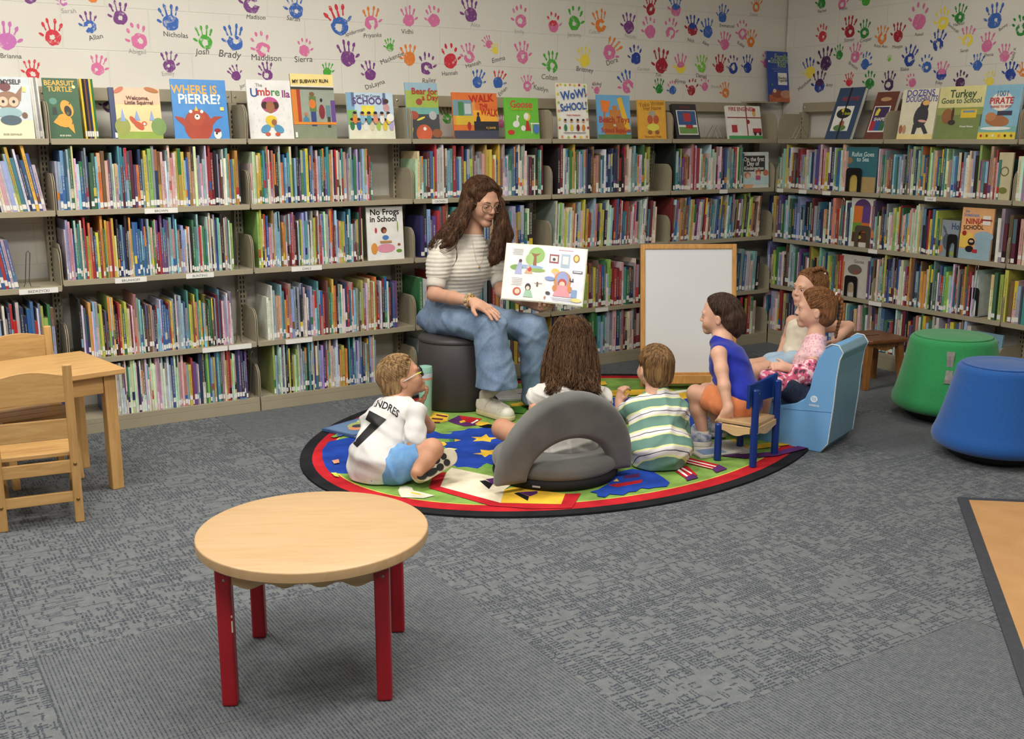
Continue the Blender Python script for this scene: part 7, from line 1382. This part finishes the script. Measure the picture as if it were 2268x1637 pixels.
short_hair(hs, root, hairmat('light_brown_hair', (150, 116, 74), (78, 54, 34)), 700, 9, 1.085, crown=(0, -.35, .88), low=-.066, front=(0, .05, .035))
def stripe_mat():
    m, nt, b = nodes('striped_jersey'); L = nt.links; tc = nd(nt, 'ShaderNodeTexCoord'); sp = nd(nt, 'ShaderNodeVectorMath', operation='DOT_PRODUCT'); ax = un(ch-pv+RH*.0); ax = un(ax*1.0+RH*-.10-FH*.0)
    sp.inputs[1].default_value = tuple(ax); n = nd(nt, 'ShaderNodeTexNoise'); n.inputs['Scale'].default_value = 7; L.new(tc.outputs['Object'], n.inputs[0])
    L.new(tc.outputs['Object'], sp.inputs[0]); mm = nd(nt, 'ShaderNodeMath', operation='MULTIPLY_ADD'); mm.inputs[1].default_value = .035; L.new(n.outputs[0], mm.inputs[0]); L.new(sp.outputs['Value'], mm.inputs[2])
    dv = nd(nt, 'ShaderNodeMath', operation='DIVIDE'); dv.inputs[1].default_value = .094; L.new(mm.outputs[0], dv.inputs[0]); fr = nd(nt, 'ShaderNodeMath', operation='FRACT'); L.new(dv.outputs[0], fr.inputs[0])
    r = nd(nt, 'ShaderNodeValToRGB'); r.color_ramp.interpolation = 'CONSTANT'; e = r.color_ramp.elements; cs = [(0, (108, 144, 132)), (.50, (226, 228, 160)), (.57, (228, 224, 222)), (.72, (62, 66, 92)), (.755, (228, 224, 222)), (.92, (226, 228, 160))]
    e[0].position = 0; e[0].color = (*lin(cs[0][1]), 1); e[1].position = .5; e[1].color = (*lin(cs[1][1]), 1)
    for p_, c_ in cs[2:]: k = e.new(p_); k.color = (*lin(c_), 1)
    L.new(fr.outputs[0], r.inputs[0]); L.new(r.outputs[0], b.inputs['Base Color']); b.inputs['Roughness'].default_value = .85; b.inputs['Specular IOR Level'].default_value = .15; return m
m_str = stripe_mat(); s = SDF(lo, hi, .0034); s.ecap(nk-ZU*.035, ch, (.078, .058), (.11, .085), sv, .03); s.ecap(ch, pv, (.114, .088), (.134, .112), sv, .03); s.ecap(pv, pv-ZU*.05, (.138, .116), (.115, .10), sv, .03); s.cap(l_s, r_s, .044, .044, .03)
s.chain([(l_s, .046), (l_s*.35+l_e*.65, .046)], .02); s.chain([(r_s, .046), (r_s*.25+r_e*.75, .05)], .02); s.chain([(nk+ZU*.0, .052), (nk-ZU*.03, .06)], .015)
s.ripple(creases(41, ZU-RH*.3, 5, (34, 64), 2.5), .009); s.ripple(creases(43, RH+ZU*.4, 3, (30, 50), 3), .008); s.cap(hs(0, -.01, -.06), nk+ZU*.004, .043, .046, .004, 's'); s.cut((0, 0, RZ+.004), -ZU); s.build('striped_shirt', m_str, root)
m_nv = cloth('navy_shorts', (38, 42, 58)); s = SDF(lo, hi, .004); s.ecap(pv-ZU*.04, pv-ZU*.055, (.10, .085), (.10, .085), sv, .02); s.cap(l_h, l_h*.4+l_k*.6, .068, .06, .03); s.cap(r_h, r_h*.4+r_k*.6, .068, .06, .03); s.cut((0, 0, RZ+.003), -ZU); s.build('shorts', m_nv, root)

# ======================= boy in the blue tank top on the toddler chair
root = persn('boy in royal blue sleeveless top and orange shorts on the small blue chair', (B_+A_)/2)
ht = Head(PT(1594, 700, 5.00), -RH*.92+FH*.36-ZU*.04, ZU-RH*.02, .87)
pv, ch, nk = PT(1642, 880, 4.88), PT(1615, 805, 4.94), PT(1600, 752, 4.98); l_s, r_s = PT(1592, 784, 4.84), PT(1614, 775, 5.05); sv = un(r_s-l_s)
l_e, l_w = PT(1604, 855, 4.78), PT(1613, 908, 4.76); r_e, r_w = PT(1590, 840, 5.10), PT(1575, 880, 5.05); l_h, l_k, l_a = PT(1632, 898, 4.83), PT(1541, 872, 4.94), PT(1557, 958, 4.96); r_h, r_k, r_a = PT(1648, 890, 4.98), PT(1565, 868, 5.10), PT(1592, 945, 5.12)
lo, hi = region(ht.c, pv, l_s, r_s, l_k, r_k, l_a, r_a, l_e, m=.15); s = SDF(lo, hi, .0034)
ht.sdf(s, nk, .040); s.cap(nk, ch, .04, .05, .03); s.ecap(ch, pv, (.085, .066), (.09, .078), sv, .03); s.cap(l_s, r_s, .034, .034, .03)
s.chain([(l_s, .035), (l_e*.5+l_s*.5, .030), (l_e, .026)]); s.chain([(l_e, .027), (l_w, .020)]); s.chain([(r_s, .036), (r_e, .028)]); s.chain([(r_e, .027), (r_w, .02)])
hand(s, l_w, -ZU*.75-RH*.35+FH*.1, -FH*.9-RH*.2, -1, .115, .3, 1.2); hand(s, r_w, -ZU*.6-RH*.5, -FH, 1, .11, .3)
for a, b, c in ((l_h, l_k, l_a), (r_h, r_k, r_a)): s.chain([(a, .058), (b, .041)]); s.chain([(b, .040), (b*.6+c*.4, .038), (c, .025)])
s.build('body', m_fair, root); ht.face(root, (60, 40, 30), (206, 130, 116), (60, 42, 30))
m_dkb = hairmat('dark_brown_hair', (84, 62, 48), (40, 28, 22)); lowx = lambda s_: s_.chain([(ht(0, -.07, -.01), .062), (ht(0, -.075, -.055), .05), (ht(0, -.085, -.10), .018)], .02)
short_hair(ht, root, m_dkb, 560, 13, 1.07, low=-.115, extra=lowx, front=(0, .032, .045), nrm=(0, .80, -.60), crown=(0, -.2, .95), line=lambda p: (p[1]-.032)*.8+(p[2]-.045)*-.6 < -.004 and p[2] > -.06 and not (abs(p[0]) > .06 and p[2] < .018 and -.022 < p[1] < .03))
m_roy = cloth('royal_blue_jersey', (34, 48, 164), (26, 38, 140), .8, .15)
s = SDF(lo, hi, .0034); s.ecap(nk-ZU*.02, ch, (.065, .052), (.10, .084), sv, .03); s.ecap(ch, pv, (.103, .087), (.108, .094), sv, .03); s.ecap(pv, pv-ZU*.02, (.11, .096), (.108, .094), sv, .02); s.cap(l_s*.75+r_s*.25, r_s*.75+l_s*.25, .045, .045, .03); s.ripple(creases(51, ZU+RH*.4, 5, (34, 64), 2.5), .007)
s.ell(l_s-FH*.03, (.040, .046, .050), None, .006, 's'); s.cap(ht(0, -.01, -.07), nk+ZU*.002, .037, .040, .004, 's'); s.build('tank_top', m_roy, root)
m_org = cloth('orange_shorts', (224, 140, 92), (212, 124, 78)); s = SDF(lo, hi, .0034); s.ecap(pv-ZU*.03, pv-ZU*.05, (.105, .09), (.105, .09), sv, .03); s.chain([(l_h, .07), (l_h*.35+l_k*.65, .062)], .03); s.chain([(r_h, .068), (r_h*.35+r_k*.65, .06)], .03); s.ripple(creases(52, RH, 4, (40, 70), 2.5), .007)
s.cut(l_h*.35+l_k*.65+un(l_k-l_h)*.02, un(l_k-l_h)); s.cut((0, 0, .188), -ZU, .003); s.build('shorts', m_org, root)
mb = MB(); fd = un(l_e-l_s); f1 = un(np.cross(fd, ZU)); f2 = np.cross(f1, fd); cb_ = l_e+fd*.0; m_bd = mat('patterned_bandage', (120, 40, 52), .6, .2, 150, col2=(206, 150, 140))
arcp = [cb_+(f1*math.cos(a)+f2*math.sin(a))*.0278 for a in np.linspace(0, 2*math.pi, 24)]; vs = [tuple(q+fd*z) for q in arcp for z in (-.007, .007)]; mb.add(vs, [(2*i, 2*i+2, 2*i+3, 2*i+1) for i in range(23)]); mb.build('bandage', m_bd, root, smooth=True, world=True)
m_snk = mat('white_blue_sneaker', (206, 208, 210), .6, .2, 40, col2=(92, 112, 156)); m_wsol = mat('white_sole', (214, 210, 196), .6)
for a in (l_a, r_a):
    f0 = a*1.0; f0[2] = .020; dsh = un(-RH*.93+FH*.15); hl = f0-dsh*.035; shoe(root, hl, hl+dsh*.165, 'sneaker', ZU, colm=m_snk, solem=m_wsol, w=.034, hgt=.035, detail=False)
    mb = MB(); mb.tube([a-ZU*.045, a+ZU*.01], [.028, .0285], 14); mb.build('sock', m_sock, root, smooth=True, world=True)

# ======================= the two girls on the right
def side_girl(label, base, h, pv, ch, nk, l_s, r_s, limbs, legs, res=.0034, sk=None, om=False, hands=()):
    root = persn(label, base); allp = [h.c, pv, ch, l_s, r_s]+[q for L_ in limbs+legs for q, _ in L_]; lo, hi = region(*allp, m=.14); sv = un(r_s-l_s); s = SDF(lo, hi, res)
    h.sdf(s, nk, .038); s.cap(nk, ch, .038, .05, .03); s.ecap(ch, pv, (.078, .062), (.085, .074), sv, .03); s.cap(l_s, r_s, .031, .031, .03)
    for L_ in limbs+legs:
        for a, b in zip(L_[:-1], L_[1:]): s.cap(a[0], b[0], a[1], b[1], .012)
    for hh in hands: hand(s, *hh)
    s.build('body', sk, root); h.face(root, (70, 60, 50), (204, 120, 112), (140, 100, 70), om); return root, lo, hi, sv
m_lt = hairmat('light_chestnut_hair', (152, 104, 66), (86, 56, 34))
hb = Head(PT(1806, 686, 5.14), -RH*.95+FH*.22+ZU*.02, ZU+RH*.05, .89)
pv, ch, nk = PT(1782, 868, 5.08), PT(1797, 800, 5.12), PT(1806, 752, 5.14); l_s, r_s = PT(1806, 788, 5.02), PT(1792, 778, 5.22); e_, w_2 = PT(1786, 832, 4.96), PT(1742, 814, 4.98)
e2_, w2_ = PT(1765, 825, 5.22), PT(1730, 812, 5.12); k1, a1_ = PT(1700, 842, 4.96), PT(1690, 925, 5.0); k2, a2_ = PT(1698, 838, 5.12), PT(1680, 915, 5.15); lh1, lh2 = PT(1775, 872, 5.0), PT(1775, 868, 5.15)
root, lo, hi, sv = side_girl('girl with brown braid and pink top sitting in the light blue foam seat', FL(1780, 960), hb, pv, ch, nk, l_s, r_s, [[(l_s, .032), (e_, .026), (w_2, .018)], [(r_s, .032), (e2_, .026), (w2_, .018)]], [[(lh1, .055), (k1, .038), (a1_, .024)], [(lh2, .055), (k2, .038), (a2_, .024)]], sk=m_fair,
    hands=[(w_2, -RH+ZU*.12+FH*.1, ZU*.6-FH*.7, 1, .105, .45), (w2_, -RH*.9-ZU*.1, ZU*.7+FH*.6, -1, .105, .4)])
def spots(name, base, spot, sc, th=(.42, .5)):
    m, nt, b = nodes(name); L = nt.links; tc = nd(nt, 'ShaderNodeTexCoord'); v = nd(nt, 'ShaderNodeTexVoronoi'); v.inputs['Scale'].default_value = sc; L.new(tc.outputs['Object'], v.inputs[0]); r = nd(nt, 'ShaderNodeMapRange'); r.inputs[1].default_value = th[0]; r.inputs[2].default_value = th[1]; L.new(v.outputs['Distance'], r.inputs[0])
    mx = nd(nt, 'ShaderNodeMix', data_type='RGBA'); mx.inputs[6].default_value = (*lin(spot), 1); mx.inputs[7].default_value = (*lin(base), 1); L.new(r.outputs[0], mx.inputs[0]); L.new(mx.outputs[2], b.inputs['Base Color']); b.inputs['Roughness'].default_value = .85; b.inputs['Specular IOR Level'].default_value = .15; return m
m_pk = spots('pink_dotted_cotton', (236, 200, 202), (224, 150, 168), 75, (.25, .45)); m_camo, nt_, b_s = nodes('pink_camouflage_cotton'); tc_ = nd(nt_, 'ShaderNodeTexCoord'); n_c = nd(nt_, 'ShaderNodeTexNoise'); n_c.inputs['Scale'].default_value = 38; n_c.inputs['Detail'].default_value = 1; nt_.links.new(tc_.outputs['Object'], n_c.inputs[0])
r_c = nd(nt_, 'ShaderNodeValToRGB'); r_c.color_ramp.interpolation = 'CONSTANT'; e_c = r_c.color_ramp.elements; e_c[0].position = 0; e_c[0].color = (*lin((86, 52, 66)), 1); e_c[1].position = .39; e_c[1].color = (*lin((200, 92, 122)), 1); k_c = e_c.new(.56); k_c.color = (*lin((232, 190, 196)), 1)
nt_.links.new(n_c.outputs[0], r_c.inputs[0]); nt_.links.new(r_c.outputs[0], b_s.inputs['Base Color']); b_s.inputs['Roughness'].default_value = .85
s = SDF(lo, hi, .0034); s.ecap(nk-ZU*.02, ch, (.07, .05), (.092, .075), sv, .03); s.ecap(ch, pv, (.093, .076), (.10, .086), sv, .03); s.cap(l_s, r_s, .041, .041, .03); s.ripple(creases(61, ZU+RH*.3, 4, (40, 70), 2.5), .006); s.ell(l_s*.72+e_*.28-FH*.032, (.034, .032, .026), None, .006, 's'); s.cap(hb(0, -.01, -.07), nk, .037, .040, .004, 's'); tp = s.build('pink_top', m_pk, root)
s = SDF(lo, hi, .0034); m0 = l_s*.5+e_*.5; s.chain([(m0, .036), (e_, .044), (e_*.55+w_2*.45, .038)], .012); s.cap(e_*.9+w_2*.1, e_*.7+w_2*.3-ZU*.035, .042, .03, .02); s.chain([(lh1*.45+k1*.55+ZU*.01, .052), (k1+ZU*.004, .046)], .02); s.cap(lh1*.4+k1*.6, lh2*.4+k2*.6, .045, .045, .02); s.ripple(folds(62, 0, 0, 0, 1.6), .004); s.build('camouflage_sleeves_and_skirt', m_camo, root)
m_ddn = denim('dark_denim', (56, 66, 88), (28, 34, 50)); s = SDF(lo, hi, .0034); s.ecap(pv-ZU*.01, pv-ZU*.04, (.098, .085), (.10, .088), sv, .03); s.chain([(lh1, .064), (lh1*.5+k1*.5, .056)], .03); s.chain([(lh2, .064), (lh2*.5+k2*.5, .056)], .03); s.ripple(folds(63, 0, 0, 0, 1.3), .003); s.build('denim_shorts', m_ddn, root)
short_hair(hb, root, m_lt, 620, 23, 1.06, low=-.068, front=(0, .040, .030), nrm=(0, .86, -.50), crown=(0, -.75, .55))
mb = MB(); B0 = [hb(.0, -.088, .085), hb(-.0, -.128, .06), hb(0, -.135, .0), hb(0, -.130, -.05), hb(0, -.122, -.10), hb(0, -.118, -.145)]
for i in range(26):
    u = i/25*(len(B0)-1); k = min(int(u), len(B0)-2); f = u-k; p = B0[k]*(1-f)+B0[k+1]*f; o_ = .007 if i % 2 else -.007; mb.ball(p+hb.R*o_, (.013-.00028*i, .013-.00028*i, .016-.0003*i), 8)
br = mb.build('braid', m_lt, root, smooth=True, world=True); m_tie = mat('white_hair_tie', (226, 214, 212), .5)
mb = MB(); mb.tube([hb(0, -.092, .085)+(hb.R*math.cos(a)+un(hb.U-hb.F)*math.sin(a))*.014 for a in np.linspace(0, 6.28, 16)], .0055, 8, cap=False); mb.build('hair_tie', m_tie, root, smooth=True, world=True)
# ---- the girl in cream behind her
ha = Head(PT(1793, 642, 5.46), -RH*.88-FH*.40+ZU*.06, ZU+RH*.04, .90)
pv, ch, nk = PT(1772, 800, 5.42), PT(1782, 735, 5.44), PT(1796, 696, 5.46); l_s, r_s = PT(1822, 722, 5.38), PT(1756, 712, 5.52); e_, w_2 = PT(1879, 724, 5.46), PT(1850, 756, 5.34); e2_, w2_ = PT(1742, 752, 5.58), PT(1728, 785, 5.50)
lh1, k1, a1_ = PT(1758, 805, 5.36), PT(1678, 822, 5.28), PT(1668, 895, 5.36); lh2, k2, a2_ = PT(1755, 800, 5.50), PT(1664, 812, 5.45), PT(1662, 885, 5.5)
root, lo, hi, sv = side_girl('girl in cream sleeveless top and pale denim shorts, hand on hip', FL(1770, 900), ha, pv, ch, nk, l_s, r_s, [[(l_s, .034), (e_, .029), (w_2, .019)], [(r_s, .032), (e2_, .026), (w2_, .018)]], [[(lh1, .055), (k1, .038), (a1_, .024)], [(lh2, .055), (k2, .038), (a2_, .024)]], sk=m_fair, om=True,
    hands=[(w_2, -RH*.5-ZU*.7-FH*.2, RH*.5-ZU*.2-FH*.6, 1, .105, .3), (w2_, -ZU*.8-RH*.2, FH, -1, .105, .3)])
m_crm = cloth('cream_rib', (226, 214, 192), None, .85, .2); s = SDF(lo, hi, .0034); s.ecap(nk-ZU*.045, ch, (.052, .050), (.090, .074), sv, .03); s.ecap(ch, pv, (.092, .076), (.098, .086), sv, .03); s.ripple(creases(71, ZU+RH*.3, 4, (40, 70), 2.5), .008)
for a in (.3, .7): s.cap(l_s*a+r_s*(1-a)+ZU*.028, ch, .016, .03, .01)
s.build('cream_top', m_crm, root)
m_pdn = denim('pale_denim', (176, 198, 216), (140, 166, 192)); s = SDF(lo, hi, .0034); s.ecap(pv-ZU*.01, pv-ZU*.04, (.096, .085), (.098, .086), sv, .03); s.chain([(lh1, .064), (lh1*.48+k1*.52, .058)], .03); s.chain([(lh2, .064), (lh2*.48+k2*.52, .058)], .03); s.ripple(folds(73, 0, 0, 0, 1.3), .003); s.build('denim_shorts', m_pdn, root)
short_hair(ha, root, m_lt, 620, 29, 1.06, low=-.066, front=(0, .038, .040), nrm=(0, .84, -.54), crown=(0, -.6, .75))
mb = MB(); B0 = [ha(-.045, .03, .118), ha(-.035, -.03, .13), ha(-.02, -.085, .10), ha(0, -.118, .045), ha(0, -.122, -.02), ha(0, -.115, -.08)]
for i in range(30):
    u = i/29*(len(B0)-1); k = min(int(u), len(B0)-2); f = u-k; p = B0[k]*(1-f)+B0[k+1]*f; o_ = .006 if i % 2 else -.006; mb.ball(p+ha.R*o_, (.011, .011, .012), 8)
mb.build('braid', m_lt, root, smooth=True, world=True); mb = MB(); mb.ball(ha(-.045, .01, .122), .0065, 8); mb.ball(ha(-.0, -.125, .04), .0065, 8); mb.ball(ha(-.055, -.05, .10), .005, 8); mb.build('hair_ties', m_tie, root, smooth=True, world=True)
q = FL(1775, 895); t = thing('foam_cube', 'low pale blue foam block under the girl in cream', 'foam seat', (pv[0], pv[1], 0)); mb = MB(); mb.box((-.14, -.14, 0), (.14, .14, max(.1, pv[2]-.105))); mb.build('cushion', m_fs, t, bevel=.02)
